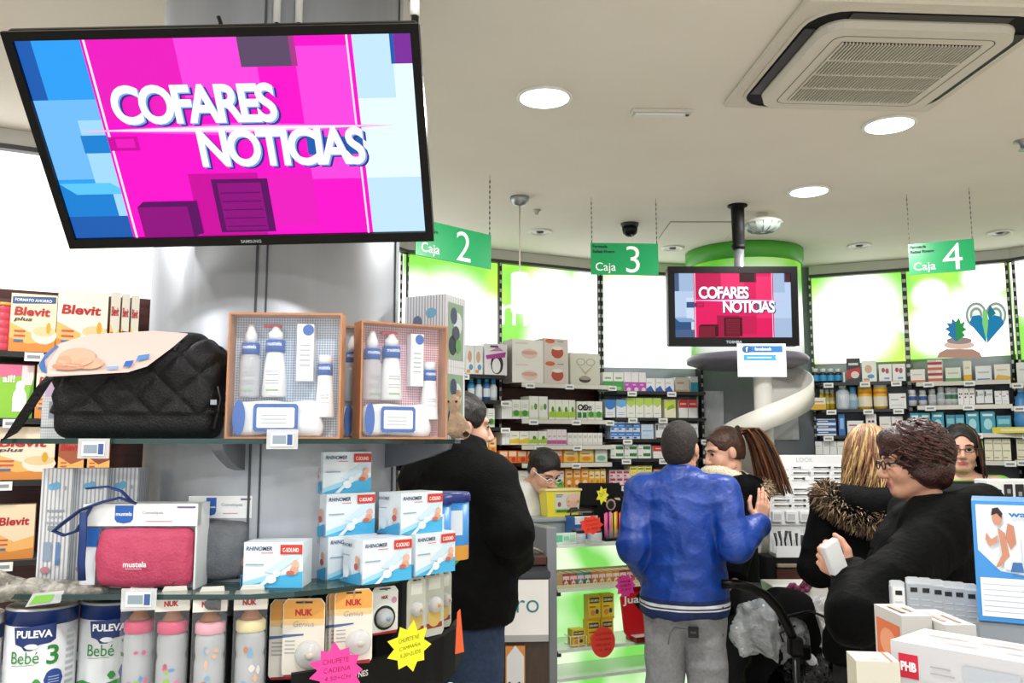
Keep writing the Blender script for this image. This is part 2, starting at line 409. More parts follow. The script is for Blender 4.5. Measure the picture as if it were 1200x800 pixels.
make_bay('A', (465, 5.04), (580, 5.33), 555, [438, 468, 500, 535, 575], 405, 'maroon_veneer', 'dark', [(.15, .35, .22), (.5, .28, .27), (.8, .22, .2)], 'shelving bay under the hanging number two sign')
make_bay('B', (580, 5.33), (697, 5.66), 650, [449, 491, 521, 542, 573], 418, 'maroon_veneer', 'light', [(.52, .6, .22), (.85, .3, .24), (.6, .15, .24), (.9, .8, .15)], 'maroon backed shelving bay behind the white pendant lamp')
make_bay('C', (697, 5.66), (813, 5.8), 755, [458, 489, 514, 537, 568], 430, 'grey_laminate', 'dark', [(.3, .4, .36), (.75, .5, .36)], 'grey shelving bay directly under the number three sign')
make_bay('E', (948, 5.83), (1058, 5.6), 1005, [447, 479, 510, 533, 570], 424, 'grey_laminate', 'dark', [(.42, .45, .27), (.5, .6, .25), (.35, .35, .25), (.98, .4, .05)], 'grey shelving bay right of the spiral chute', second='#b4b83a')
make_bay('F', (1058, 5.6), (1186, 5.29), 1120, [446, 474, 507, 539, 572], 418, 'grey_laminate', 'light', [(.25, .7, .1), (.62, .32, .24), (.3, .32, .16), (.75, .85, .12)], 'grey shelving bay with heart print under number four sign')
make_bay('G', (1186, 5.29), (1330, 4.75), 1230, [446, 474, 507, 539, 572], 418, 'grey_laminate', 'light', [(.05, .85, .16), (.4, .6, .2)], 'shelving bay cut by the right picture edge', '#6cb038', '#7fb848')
def panel_print(key, pts_px, off, m, name='print'):
    B = BAYS[key]; mb = MB(); V = []
    for px, py in pts_px:
        s_, z = B.hit(px, py, .0655 + off); V.append((s_, -.0655 - off, z))
    mb.add(V, [tuple(range(len(V)))], m); return mb
def circ(px, py, rx, ry, n=20): return [(px + rx * math.cos(2 * math.pi * i / n), py - ry * math.sin(2 * math.pi * i / n)) for i in range(n)]
# printed pictures on the lit panels
def merge(*ms):
    o = MB()
    for m_ in ms: o.V, o.F, o.M, o.S = (o.add(m_.V, m_.F, m_.M[0]) and (o.V, o.F, o.M, o.S))
    return o
G2, BL = 'E#2f9a4a*.8', 'E#1c86b8*.8'
heart = []
for cx, s_ in ((1144, -1), (1167, 1)):
    for k in range(4): heart.append(panel_print('F', circ(cx, 369, 12.5 - k * 2.6, 15 - k * 3), .0004 * k + .0004, ['E#9aa79f*.8', 'E#f6fff6*.9', 'E#9aa79f*.8', 'E#f0fff2*.9'][k]))
heart.append(panel_print('F', [(1156, 402), (1136, 378), (1140, 370), (1148, 369), (1155, 377)], .003, BL))
heart.append(panel_print('F', [(1157, 402), (1155, 377), (1165, 369), (1173, 371), (1177, 379)], .0034, BL))
heart.append(panel_print('F', [(1156, 400), (1151, 378), (1152, 362), (1157, 366), (1158, 378)], .0038, 'E#7fd07a*.9'))
heart.append(panel_print('F', [(1157, 366), (1160, 357), (1167, 367), (1159, 374)], .0042, 'E#2a7f8f*.8'))
merge(*heart).build('heart_print', BAYS['F'].unit)
st = [panel_print('F', [(1098, 419), (1101, 413), (1109, 409), (1140, 409), (1148, 413), (1151, 419)], .0004, 'E#b9917e*.8'),
      panel_print('F', circ(1124, 404, 18, 5), .0008, 'E#e3c3b2*.85'), panel_print('F', circ(1124, 399, 15, 4), .0012, 'E#9c9089*.8'),
      panel_print('F', [(x, y) for x, y in ((1121, 400), (1110, 392), (1113, 389), (1107, 385), (1112, 383), (1109, 378), (1115, 379), (1116, 373), (1120, 377))], .0016, 'E#2b7fae*.8'),
      panel_print('F', [(x, y) for x, y in ((1121, 400), (1120, 377), (1124, 372), (1126, 379), (1131, 376), (1129, 383), (1133, 386), (1128, 389), (1131, 393))], .002, G2)]
merge(*st).build('cactus_print', BAYS['F'].unit)
def panel_text(key, t, px, py, hpx, m, name, bold=.0):
    B = BAYS[key]; s_, z = B.hit(px, py, .0665); z2 = B.hit(px, py - hpx, .0665)[1]
    mb = MB(); mb.text(t, (s_, -.067, z), X, Z3, -Y, 0, m, h=z2 - z, bold=bold); mb.build(name, B.unit)
panel_text('B', 'm', 587, 380, 24, 'E#f4ffe6*1.3', 'lettering')
panel_text('G', 'é', 1190, 372, 30, 'E#fdfff6*1.3', 'lettering')
# ---------------------------------------------------------------- grey niche with the lit drum and the spiral chute
b = MB(); pa, pb = BAYS['C'].p1, BAYS['E'].p0
b.prism([(pa.x + .012, pa.y - .02), (pb.x - .012, pb.y - .02), (pb.x - .012, pb.y + .1), (pa.x + .012, pa.y + .1)], 0, CEIL - .001, 'grey_laminate'); b.build('wall_panel', kind='structure')
dc = W(879, 300, 5.2); DC = Vector((dc.x, 5.35, 0)); DR = .345
t = thing('dispensing_drum', 'round green backlit drum above the white spiral chute', 'drum', (DC.x, DC.y, 2.1))
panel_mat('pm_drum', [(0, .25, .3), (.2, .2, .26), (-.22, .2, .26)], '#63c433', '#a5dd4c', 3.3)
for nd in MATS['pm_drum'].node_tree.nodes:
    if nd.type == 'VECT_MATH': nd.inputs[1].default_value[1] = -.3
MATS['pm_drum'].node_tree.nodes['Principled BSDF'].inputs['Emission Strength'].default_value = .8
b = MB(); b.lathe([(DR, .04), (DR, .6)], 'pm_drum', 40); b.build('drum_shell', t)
b = MB(); b.lathe([(DR + .012, .6), (DR + .012, .63), (DR + .02, .64), (DR + .02, .698)], '#4fae3a/.4', 40); b.build('top_band', t)
b = MB(); b.lathe([(DR - .05, -.035), (DR + .025, -.01), (DR + .03, .02), (DR + .005, .04)], '#6d6a78/.35', 40); b.build('rim', t)
t = thing('spiral_chute', 'white spiral chute on a pole below the green drum', 'chute', (DC.x + .06, DC.y - .12, 0))
b = MB(); b.lathe([(.055, 0), (.055, 2.064)], 'white_plastic', 20); b.build('pole', t)
b = MB(); V = []; F = []; n = 64; R_ = .285
for i in range(n + 1):
    a = math.radians(60 - 560 * i / n); z = 2.03 - 1.13 * i / n
    ca, sa = math.cos(a), math.sin(a)
    V += [(.05 * ca, .05 * sa, z), (R_ * ca, R_ * sa, z - .015), (R_ * ca, R_ * sa, z + .11), ((R_ + .012) * ca, (R_ + .012) * sa, z + .11), ((R_ + .012) * ca, (R_ + .012) * sa, z - .03), (.05 * ca, .05 * sa, z - .015)]
for i in range(n):
    for j in range(6): F.append((i * 6 + j, i * 6 + (j + 1) % 6, (i + 1) * 6 + (j + 1) % 6, (i + 1) * 6 + j))
F += [tuple(range(5, -1, -1)), tuple(n * 6 + j for j in range(6))]
b.add(V, F, 'white_plastic', True); b.build('ramp', t)
for px0, py0, px1, py1, lb in ((821, 457, 851, 512, 'clear plastic sleeves taped left of the chute'), (897, 480, 941, 515, 'crumpled clear sleeve taped right of the chute')):
    d = 5.68; A, C = W(px0, py1, d), W(px1, py0, d); y = (pa.y - .02) + (A.x - pa.x) / (pb.x - pa.x) * (pb.y - pa.y) - .008
    b = MB(); k = 7; V = []; F = []
    for i in range(k):
        for j in range(k):
            V.append((A.x + (C.x - A.x) * i / (k - 1), y - random.uniform(0, .012), A.z + (C.z - A.z) * j / (k - 1)))
    V += [(A.x, y + .006, A.z), (C.x, y + .006, A.z), (C.x, y + .006, C.z), (A.x, y + .006, C.z)]
    for i in range(k - 1):
        for j in range(k - 1): F.append((i * k + j, (i + 1) * k + j, (i + 1) * k + j + 1, i * k + j + 1))
    F.append((k * k + 3, k * k + 2, k * k + 1, k * k))
    b.add(V, F, '#c9ccd1/.15'); b.build('plastic_sleeve', label=lb, cat='sleeve', group='sleeves taped beside the chute')
# ---------------------------------------------------------------- ceiling fittings
def lamp_light(parent, loc, watts, size=.17):
    l = bpy.data.lights.new('lamp_light', 'AREA'); l.shape = 'DISK'; l.size = size; l.energy = watts; l.color = (1, .985, .965)
    o = bpy.data.objects.new('lamp_light', l); COL.objects.link(o); o.location = loc; o.parent = parent
LED = [(638, 113, 'lit ceiling downlight nearest the large tilted screen'), (1042, 145, 'lit ceiling downlight just below the air conditioner'), (948, 223, 'lit ceiling downlight above the number four sign, smallest of three')]
lampd = MB(); lampd.lathe([(.097, .0), (.1, -.006), (.092, -.012), (.085, -.008)], '#efeee9/.4', 32)
lens = MB(); lens.lathe([(.001, -.0125), (.05, -.013), (.086, -.0085)], 'E#f3fbff*9', 32, caps=False)
spots = [ceil_at(px, py).to_tuple()[:2] + (lb,) for px, py, lb in LED]
spots += [(x, y, 'round ceiling downlight out of view, ' + q) for x, y, q in ((-1.7, .9, 'left above the camera'), (.05, .75, 'right above the camera position'), (1.9, .9, 'above the lower right boxes'), (-1.7, -.8, 'rear left by the shop front'), (0, -.9, 'rear centre by the shop front'), (1.9, -.8, 'rear right by the shop front'), (2.9, 2.4, 'beyond the right picture edge'))]  # unseen downlights added to light the room around the camera
spots += [(-1.65, 2.2, 'round ceiling downlight hidden above the large tilted screen')]  # one more unseen downlight, added for its light
for i, (x, y, lb) in enumerate(spots):
    t = thing('ceiling_downlight', lb, 'ceiling light', (x, y, CEIL), 0, 'round LED downlights')
    if i == 0: r0 = lampd.build('rim', t); l0 = lens.build('lens', t)
    else: link('rim', r0.data, t); link('lens', l0.data, t)
    lamp_light(t, (0, 0, -.03), LAMP_W)
sp = MB(); sp.lathe([(.07, 0), (.072, -.006), (.058, -.01), (.05, 0)], '#eceae2/.4', 24); spi = MB(); spi.lathe([(.002, -.003), (.05, -.006)], '#9b968b/.2', 20, caps=False)
bulb = MB(); bulb.lathe([(.001, -.013), (.018, -.011), (.024, -.004)], '#53504a/.2', 12, caps=False)
for i, (px, py, lb) in enumerate(((633, 271, 'unlit recessed spotlight beside the pendant lamp'), (788, 290, 'unlit recessed spotlight right of the number three sign'), (1007, 287, 'unlit recessed spotlight left of the number four sign'), (1172, 272, 'unlit recessed spotlight right of the number four sign'))):
    p = ceil_at(px, py); t = thing('recessed_spotlight', lb, 'spotlight', p, 0, 'unlit recessed spotlights')
    sp.build('trim_ring', t); spi.build('reflector', t); bulb.build('bulb', t)
p = ceil_at(775, 130); t = thing('emergency_light', 'slim white emergency light fitting on the ceiling', 'emergency light', p, .03)
b = MB(); b.box(-.11, .11, -.028, .028, -.012, 0, '#d9d6cc/.5', .004); b.build('housing', t)
b = MB(); b.box(-.098, .085, -.017, .017, -.02, -.012, '#eceae4/.3', .003); b.build('diffuser', t)
p = ceil_at(803, 131); b = MB(); b.lathe([(.006, -.0215), (.006, -.019)], '#333333', 10); b.build('test_button', t, (.095, .0, .004))
# air conditioner cassette
t = thing('air_conditioner', 'square ceiling cassette air conditioner with dark louvred grille', 'air conditioner', (1.147, 2.56, CEIL), .06)
def rsq(h, r, n=5):
    P = []
    for cx, cy, a0 in ((h - r, h - r, 0), (-h + r, h - r, 90), (-h + r, -h + r, 180), (h - r, -h + r, 270)):
        for i in range(n + 1): a = math.radians(a0 + 90 * i / n); P.append((cx + r * math.cos(a), cy + r * math.sin(a)))
    return P
def ring(b, A, C, z0, z1, m):
    n = len(A); V = [(x, y, z0) for x, y in A] + [(x, y, z1) for x, y in C]
    b.add(V, [(i, (i + 1) % n, n + (i + 1) % n, n + i) for i in range(n)], m)
b = MB(); b.box(-.375, .375, -.375, .375, -.022, 0, '#d9d3c4/.5', .006); b.build('panel', t)
b = MB(); A, C = rsq(.335, .1), rsq(.345, .11); ring(b, C, C, -.022, -.028, '#cfc9ba/.5'); ring(b, C, A, -.028, -.03, '#d2ccbd/.5'); b.build('slot_lip', t)
b = MB(); b.prism(rsq(.334, .1), -.027, -.0225, 'matt_black'); b.build('air_slot', t)
b = MB(); ring(b, rsq(.29, .075), rsq(.285, .07), -.03, -.052, '#ddd7c9/.45'); b.prism(rsq(.285, .07), -.055, -.05, '#ddd7c9/.45'); b.prism(rsq(.29, .075), -.034, -.0275, '#cfc9ba/.5'); b.build('inner_cover', t)
b = MB(); A, C = rsq(.243, .035), rsq(.24, .033); ring(b, A, C, -.0556, -.0556, '#57534b'); b.build('seam', t)
b = MB(); b.box(-.209, .209, -.209, .209, -.0558, -.0552, '#0c0c0b/.8'); b.build('grille_back', t)
b = MB()
for i in range(40): x = -.206 + .412 * i / 39; b.box(x - .0019, x + .0019, -.208, .208, -.062, -.0558, '#d4cebf/.5')
for y in (-.1, 0, .1): b.box(-.208, .208, y - .003, y + .003, -.0625, -.0558, '#d4cebf/.5')
o = b.build('grille', t, label='fine grille of parallel beige slats'); o['kind'] = 'stuff'
for sx, sy, hx_, hy_ in ((0, -1, .23, .016), (0, 1, .23, .016), (-1, 0, .016, .23), (1, 0, .016, .23)):
    b = MB(); b.box(-hx_, hx_, -hy_, hy_, -.031, -.0275, '#2a2a2b/.4'); b.build('air_flap', t, (sx * .311, sy * .311, 0))
# hatch
A = [ceil_at(*q) for q in ((770, 280), (862, 281), (862, 258), (784, 257))]
cx = sum((a.x for a in A)) / 4; cy = sum((a.y for a in A)) / 4
t = thing('ceiling_hatch', 'flush square access hatch in the ceiling near the pole', 'hatch', (cx, cy, CEIL))
b = MB(); b.box(-.2, .2, -.19, .19, -.003, 0, '#8f8a7e'); b.build('frame', t); b = MB(); b.box(-.196, .196, -.186, .186, -.005, -.003, 'ceiling_paint'); b.build('lid', t)
# pendant lamp
p = ceil_at(609, 231); q = W(608, 320, p.y); q2 = W(607, 366, p.y)
t = thing('pendant_lamp', 'white cylinder pendant lamp on a thin rod', 'pendant lamp', p)
b = MB(); b.lathe([(.01, -.045), (.03, -.04), (.045, -.02), (.048, 0)], 'steel', 20); b.build('canopy', t)
b = MB(); b.lathe([(.004, -(p.z - q.z)), (.004, -.04)], '#c9c4b8/.3', 8); b.build('rod', t)
b = MB(); zt, zb = q.z - p.z, q2.z - p.z; b.lathe([(.036, zb), (.042, zb + .004), (.042, zt - .006), (.036, zt), (.005, zt + .004)], 'E#fffdf6*1.6', 24); b.build('shade', t)
# dome camera
p = ceil_at(738, 262); t = thing('dome_camera', 'small black dome security camera on the ceiling', 'camera', p)
b = MB(); b.lathe([(.045, -.02), (.05, -.004), (.05, 0)], '#2a2a2c/.4', 20); b.build('mount', t)
b = MB(); b.lathe([(.001, -.075), (.022, -.07), (.038, -.055), (.043, -.035), (.043, -.02)], 'black_plastic', 20); b.build('dome', t)
b = MB(); b.lathe([(.004, -.077), (.012, -.0735)], '#5a5d66/.1', 12); b.build('camera_lens', t, (.008, -.02, .006))
# round glass fitting
p = ceil_at(893, 250); t = thing('glass_ceiling_light', 'round clear glass ceiling light on a short stem', 'ceiling light', p)
b = MB(); b.lathe([(.03, -.035), (.03, 0)], '#cfcabb/.3', 16); b.build('stem', t)
b = MB(); b.lathe([(.1, -.06), (.105, -.055), (.09, -.04), (.03, -.035)], '#e9e6dc/.3', 28); b.build('collar', t)
b = MB(); b.lathe([(.001, -.105), (.05, -.1), (.085, -.082), (.099, -.06)], '#c6d2cb/.06', 28); b.build('glass_bowl', t)
b = MB()
for i in range(14): a = 2 * math.pi * i / 14; b.tube([(.02 * math.cos(a), .02 * math.sin(a), -.1065), (.07 * math.cos(a), .07 * math.sin(a), -.094), (.1 * math.cos(a), .1 * math.sin(a), -.061)], .003, '#7e8c84/.1', 5)
b.build('glass_ribs', t)
p = ceil_at(1199, 165); t = thing('sprinkler_rose', 'small sprinkler rose on the ceiling at right edge', 'sprinkler', p)
b = MB(); b.lathe([(.012, -.03), (.016, -.012), (.035, -.004), (.035, 0)], 'steel', 16); b.build('rose', t); b = MB(); b.lathe([(.02, -.04), (.02, -.037)], 'steel', 12); b.build('deflector', t)
b = MB(); b.lathe([(.004, -.036), (.004, -.03)], 'steel', 8); b.build('pin', t)
p = ceil_at(629, 246); b = MB(); b.lathe([(.008, -.025), (.012, -.01), (.022, 0)], '#b8b2a4/.4', 12); b.build('ceiling_hook', label='tiny ceiling hook right of the pendant rod', cat='hook', loc=p)
# hanging signs
def caja(num, tl, tr, h, label, dl, dr, refl):
    A = W(tl[0], tl[1], dl); C = W(tr[0], tr[1], dr); L_ = math.hypot(C.x - A.x, C.y - A.y); rz = math.atan2(C.y - A.y, C.x - A.x)
    t = thing('checkout_sign', label, 'sign', ((A.x + C.x) / 2, (A.y + C.y) / 2, (A.z + C.z) / 2 - h), rz, 'green hanging checkout signs')
    hz = MATS.get('sign_green') or noisy('sign_green', '#159a58', '#1ca062', 5, .22)
    b = MB(); b.box(-L_ / 2, L_ / 2, -.003, .003, 0, h, 'sign_green'); b.build('plate', t)
    b = MB()
    for sgn in (-1, 1):
        U = X * -sgn; y0 = -.0033 * 1
        U = X if sgn < 0 else -X; N_ = -Y if sgn < 0 else Y; o = Vector((-L_ / 2 if sgn < 0 else L_ / 2, 0, 0))
        b.text('Farmacia', o + U * (.03 * L_) + Z3 * (h * .84), U, Z3, N_, .0036, '#05100a', h=h * .1, bold=.04)
        b.text('Rafael Rivero', o + U * (.03 * L_) + Z3 * (h * .68), U, Z3, N_, .0036, '#05100a', h=h * .1, bold=.04)
        b.text('Caja', o + U * (.07 * L_) + Z3 * (h * .04), U, Z3, N_, .0036, '#eef6f0', h=h * .34, bold=.004)
        b.text(num, o + U * (.52 * L_) + Z3 * (h * .07), U, Z3, N_, .0036, '#f4f8f5', h=h * .84, bold=-.004)
    b.build('lettering', t)
    for x in (-L_ / 2 + .006, L_ / 2 - .006):
        b = MB(); z = h; top = CEIL - t.location.z
        b.tube([(x, 0, h - .004), (x, 0, top)], .0012, '#8d8a80/.4', 4)
        while z < top - .02: b.box(x - .0022, x + .0022, -.0022, .0022, z, z + .012, '#55534c/.4'); z += .024
        b.build('chain', t)
    return t
caja('3', (692, 284), (771, 286), .158, 'green hanging sign with white number three', 4.1, 4.12, 0)
caja('4', (1064, 287), (1141, 279), .15, 'green hanging sign with white number four', 4.05, 3.93, 0)
caja('2', (487, 259), (575, 272), .155, 'green hanging sign with white number two behind screen corner', 3.45, 3.75, 0)
# ================================================================ silver column, big screen, display shelves
CC = Vector((-.58, 2.1, 0)); CR = .295
b = MB(); b.lathe([(CR, 0), (CR, CEIL - .001)], 'column_metal', 64, (CC.x, CC.y, 0))
def col_hit(px):
    r = W(px, 430, 1.0); D = Vector((r.x, r.y, 0)); A = D.dot(D); Bq = -2 * D.dot(CC); Cq = CC.dot(CC) - CR * CR
    t = (-Bq - math.sqrt(Bq * Bq - 4 * A * Cq)) / (2 * A); P = D * t - CC; return math.atan2(P.y, P.x)
colo = b.build('column', kind='structure')
for px, wdt in ((297, .005), (309, .004), (461, .006)):
    a = col_hit(px); b = MB(); q = [(CC.x + (CR + e) * math.cos(a + s_ * wdt / CR / 2), CC.y + (CR + e) * math.sin(a + s_ * wdt / CR / 2)) for e, s_ in ((.0025, -1), (.0025, 1), (-.004, 1), (-.004, -1))]
    b.prism(q, 0, CEIL - .001, '#3b3f45/.5'); b.build('panel_joint', colo)
OUT = [(-1.0, 1.68), (-.93, 1.66), (-.498, 1.66), (-.42, 1.69), (-.346, 1.735), (-.29, 1.79), (-.241, 1.857), (-.195, 1.93), (-.161, 2.01), (-.14, 2.1), (-.132, 2.2)]
ARC = [(CC.x + (CR + .002) * math.cos(math.radians(a)), CC.y + (CR + .002) * math.sin(math.radians(a))) for a in range(14, -195, -13)]
ZA, ZB, ZC = 1.607, 1.314, 1.108
disp = thing('column_display', 'tiered glass display shelves wrapped around the silver column', 'display shelves', (0, 0, 0))
for z in (ZA, ZB):
    b = MB(); b.prism(OUT + ARC + [(-1.0, 2.0)], z - .01, z, 'shelf_glass')
    n = len(b.F)
    for i in range(2, n): b.M[i] = 'glass_edge'
    b.build('glass_shelf', disp)
b = MB(); b.prism(OUT + ARC + [(-1.0, 2.0)], ZC - .045, ZC, 'matt_black'); sh3 = b.build('black_shelf', disp)
b = MB(); FO = OUT[3:]; FI = [(x + (CC.x - x) * .02, y + (CC.y - y) * .02) for x, y in FO]; FX = [(x - (CC.x - x) * .012, y - (CC.y - y) * .012) for x, y in FO]
b.prism(FX + FI[::-1], ZC - .05, ZC + .054, 'matt_black'); fas = b.build('fascia', disp)
q0, q1 = Vector((*FX[1], 0)), Vector((*FX[2], 0)); ee = (q1 - q0).normalized()
b = MB(); b.text('COMODYNES', q0 - ee * .012 + Z3 * (ZC + .027), ee, Z3, Vector((ee.y, -ee.x, 0)), .0015, '#d5d5d0', h=.0115, w=.086); b.build('fascia_lettering', fas)
inner = [(CC.x + (x - CC.x) * .72, CC.y + (y - CC.y) * .72) for x, y in OUT]
b = MB(); b.prism(inner + ARC + [(-.95, 2.02)], ZC + .002, ZB - .012, 'matt_black'); b.build('hook_drum', disp)
for px, z in ((285, ZA), (285, ZB), (455, ZA)):
    a = col_hit(px); b = MB(); d_ = Vector((math.cos(a), math.sin(a), 0))
    b.prism([(.0, -.0), (.16, 0), (.155, -.012), (.11, -.03), (.05, -.048), (0, -.055)], -.011, .011, '#5a5e66/.4', 'y'); b.build('bracket', disp, (CC.x + d_.x * CR, CC.y + d_.y * CR, z - .0105), a)
# lower drum body under the black shelf
b = MB(); b.lathe([(.34, .0), (.34, ZC - .3), (.36, ZC - .25)], 'matt_black', 40, (CC.x, CC.y, 0), caps=False); b.build('base_drum', disp)
b = MB(); b.prism([(CC.x + (x - CC.x) * .95, CC.y + (y - CC.y) * .95) for x, y in OUT] + ARC + [(-1, 2.0)], .86, .885, 'matt_black'); b.build('lower_shelf', disp)
# ---------------------------------------------------------------- screens
def screen_art(b, w, h, y, tint):
    """a news title card: w,h of the lit area, lower left at (-w/2, y, -h/2)"""
    o = Vector((-w / 2, y, -h / 2)); k = [0]
    def P(pts, m):
        k[0] += 1; b.flat([(u * w, v * h) for u, v in pts], o, X, Z3, -Y, .0002 * k[0], m)
    def Rr(u0, v0, u1, v1, m): P([(u0, v0), (u1, v0), (u1, v1), (u0, v1)], m)
    T = tint
    Rr(0, 0, 1, 1, T['l1']); Rr(0, .32, .19, .72, T['l2']); Rr(.1, .1, .19, .62, T['l3']); Rr(0, .72, .04, 1, T['l4']); Rr(0, 0, .19, .12, T['l4']); Rr(0, .12, .14, .3, T['l5'])
    P([(0, .3), (.14, .3), (.19, .24), (.04, .24)], T['l6'])
    Rr(.84, 0, 1, 1, T['r1']); Rr(.84, .0, 1, .3, T['r2']); Rr(.84, .7, .95, 1, T['r2']); Rr(.955, .86, 1, 1, T['dk']); Rr(.945, .86, .955, 1, T['l4'])
    Rr(.165, 0, .85, 1, T['p1']); Rr(.18, .62, .4, 1, T['p2']); Rr(.4, .72, .6, 1, T['p3']); Rr(.7, .3, .84, .95, T['p3']); Rr(.55, .05, .7, .33, T['p2']); Rr(.36, .0, .55, .34, T['p4'])
    Rr(.17, .575, .178, 1, T['p4']); Rr(.172, 0, .178, 1, 'E#ffe6f6*1'); Rr(.835, 0, .84, 1, 'E#ffe0f4*1')
    Rr(.56, .86, .7, 1, T['g1']); Rr(.69, .86, .705, 1, T['g2'])
    Rr(.42, .02, .575, .31, T['b1']); Rr(.435, .03, .555, .29, T['b2'])
    for i in range(5): Rr(.44, .05 + i * .046, .55, .056 + i * .046, T['b1'])
    Rr(.2, 0, .34, .17, T['b2']); P([(.2, .17), (.34, .17), (.37, .2), (.22, .2)], T['b1']); P([(.34, 0), (.37, .02), (.37, .2), (.34, .17)], T['b1'])
    Rr(.1, .46, .17, .55, T['l5']); Rr(.17, .47, .25, .54, T['p4']); Rr(.19, .485, .24, .53, T['p2'])
    Rr(.7, .43, .85, .52, T['l4'])
    for i, (dv, c) in enumerate(((.035, T['p3']), (.02, T['gl']), (.009, 'E#fff0ff*1'))): P([(.1, .572), (.5, .572 - dv), (.95, .572), (.5, .572 + dv * .8)], c)
    for tx, u, v, wd in (('COFARES', .205, .6, .43), ('NOTICIAS', .41, .38, .445)):
        for dx, dz, c in ((.009, -.014, T['sh']), (.004, -.007, T['sh2']), (0, 0, 'E#ffffff*1.05')):
            k[0] += 2; b.text(tx, o + X * ((u + dx) * w) + Z3 * ((v + dz) * h), X, Z3, -Y, .0002 * k[0], c, h=.19 * h, w=wd * w, bold=.03, space=.85)
def television(name, label, w, h, bez, dep, tint, brand, loc, rot):
    t = thing(name, label, 'television', loc, 0); t.rotation_mode = 'YXZ'; t.rotation_euler = rot
    b = MB(); b.box(-w / 2, w / 2, .004, dep, -h / 2, h / 2, 'black_plastic', .008); b.build('casing', t)
    b = MB()
    for x0, x1, z0, z1 in ((-w / 2, w / 2, h / 2 - bez, h / 2), (-w / 2, w / 2, -h / 2, -h / 2 + bez * 1.25), (-w / 2, -w / 2 + bez, -h / 2 + bez * 1.25, h / 2 - bez), (w / 2 - bez, w / 2, -h / 2 + bez * 1.25, h / 2 - bez)): b.box(x0, x1, -.006, .004, z0, z1, 'black_plastic')
    b.text(brand, Vector((0, 0, -h / 2 + bez * .35)), X, Z3, -Y, .0065, '#a8acb2', h=bez * .42, align='c'); b.build('bezel', t)
    b = MB(); screen_art(b, w - 2 * bez, h - 2.25 * bez, .0035, tint)
    for v_ in range(len(b.V)): x_, y_, z_ = b.V[v_]; b.V[v_] = (x_, y_, z_ + bez * .125)
    b.build('screen', t, label='lit screen showing a pink news title card')
    b = MB(); b.box(-w * .3, w * .3, dep, dep + .02, -h * .3, h * .25, 'black_plastic', .006); b.build('back_cover', t)
    return t
E1 = lambda c, s=1: 'E%s*%s' % (c, s)
T1 = dict(l1=E1('#2f9df0'), l2=E1('#6fb9fb'), l3=E1('#9fd6fb'), l4=E1('#1f5cae'), l5=E1('#1d7fd0'), l6=E1('#5cc4ff'), r1=E1('#d9f4ff', 1.1), r2=E1('#bfe2fa'), dk=E1('#7a2f9a'), p1=E1('#f512c8'), p2=E1('#e81cbc'), p3=E1('#fb45dc'), p4=E1('#c80a9c'),
          g1=E1('#5c4a66'), g2=E1('#a63a86'), b1=E1('#5a1060'), b2=E1('#8c0f7c'), gl=E1('#ffc0f4'), sh=E1('#3a2a86'), sh2=E1('#7fa6e8'))
T2 = dict(l1=E1('#9fb6d6'), l2=E1('#b4c8e4'), l3=E1('#c6d8ee'), l4=E1('#4a5f86'), l5=E1('#30527f'), l6=E1('#7fa6cc'), r1=E1('#b6cbe8'), r2=E1('#a3b9d8'), dk=E1('#4a2430'), p1=E1('#e0195f'), p2=E1('#c41a52'), p3=E1('#f0306e'), p4=E1('#a31344'),
          g1=E1('#3a1820'), g2=E1('#7a1f38'), b1=E1('#4a0a1c'), b2=E1('#7a1a30'), gl=E1('#f7a0e0'), sh=E1('#3a1c3c'), sh2=E1('#8c6a9c'))
tv = television('television', 'large black screen with pink news title tilted down by column', .738, .423, .016, .03, T1, 'SAMSUNG', (-.531, 1.568, 2.165), (.679, -.029, .021))
# mount and cables of the big screen
b = MB(); b.tube([(-.56, 1.805, 2.3), (-.545, 1.72, 2.27)], .02, 'matt_black', 10); b.box(-.66, -.46, 1.795, 1.812, 2.2, 2.4, 'matt_black'); o = b.build('wall_mount', tv)
o.parent = None; o.matrix_parent_inverse = Matrix(); o['label'] = 'black steel mount holding large screen to silver column'; o['category'] = 'mount'
for px, top in ((311, -6), (337, -6)):
    a = col_hit(px); P = CC + Vector((math.cos(a), math.sin(a), 0)) * (CR + .009)
    b = MB(); z0 = W(px, 27, P.y).z
    b.tube([(P.x, P.y, z0), (P.x, P.y, CEIL - .002)], .0085, '#d9dad6/.4', 10); bb = b.build('cable_tube', label='white cable tube on column above screen, %s of two' % ('left' if px < 320 else 'right'), cat='cable tube', group='white cable tubes above the screen')
    c = MB(); c.tube([(P.x, P.y, z0 + .01), (P.x + .003, P.y, z0 - .04), (P.x + .01, P.y - .01, z0 - .09)], .005, 'matt_black', 8); c.build('cable', bb)
A = W(487, 32, 1.5); b = MB(); b.tube([A + Vector((-.02, .03, -.05)), A + Vector((-.006, .03, 0)), W(487, 12, 1.56), W(481, -8, 1.6), W(474, -28, 1.7), Vector((-.255, 1.85, 2.66)), Vector((-.29, 1.95, 2.76)), Vector((-.3, 1.98, 2.797))], .007, 'matt_black', 8); o = b.build('black_cable', label='black cable rising from top right corner of the large screen', cat='cable')
P2 = W(486, 10, 1.552); b = MB(); b.lathe([(.0095, -.016), (.0095, .016)], '#e6e6e2/.4', 12); b.build('cable_clip', o, P2)
A = W(257, 33, 1.46); b = MB(); b.tube([A + Vector((0, .04, -.05)), A + Vector((0, .03, .0)), W(256, 20, 1.5)], .004, 'matt_black', 8); b.build('antenna_stub', label='short black stub sticking up behind large screen top edge', cat='stub')
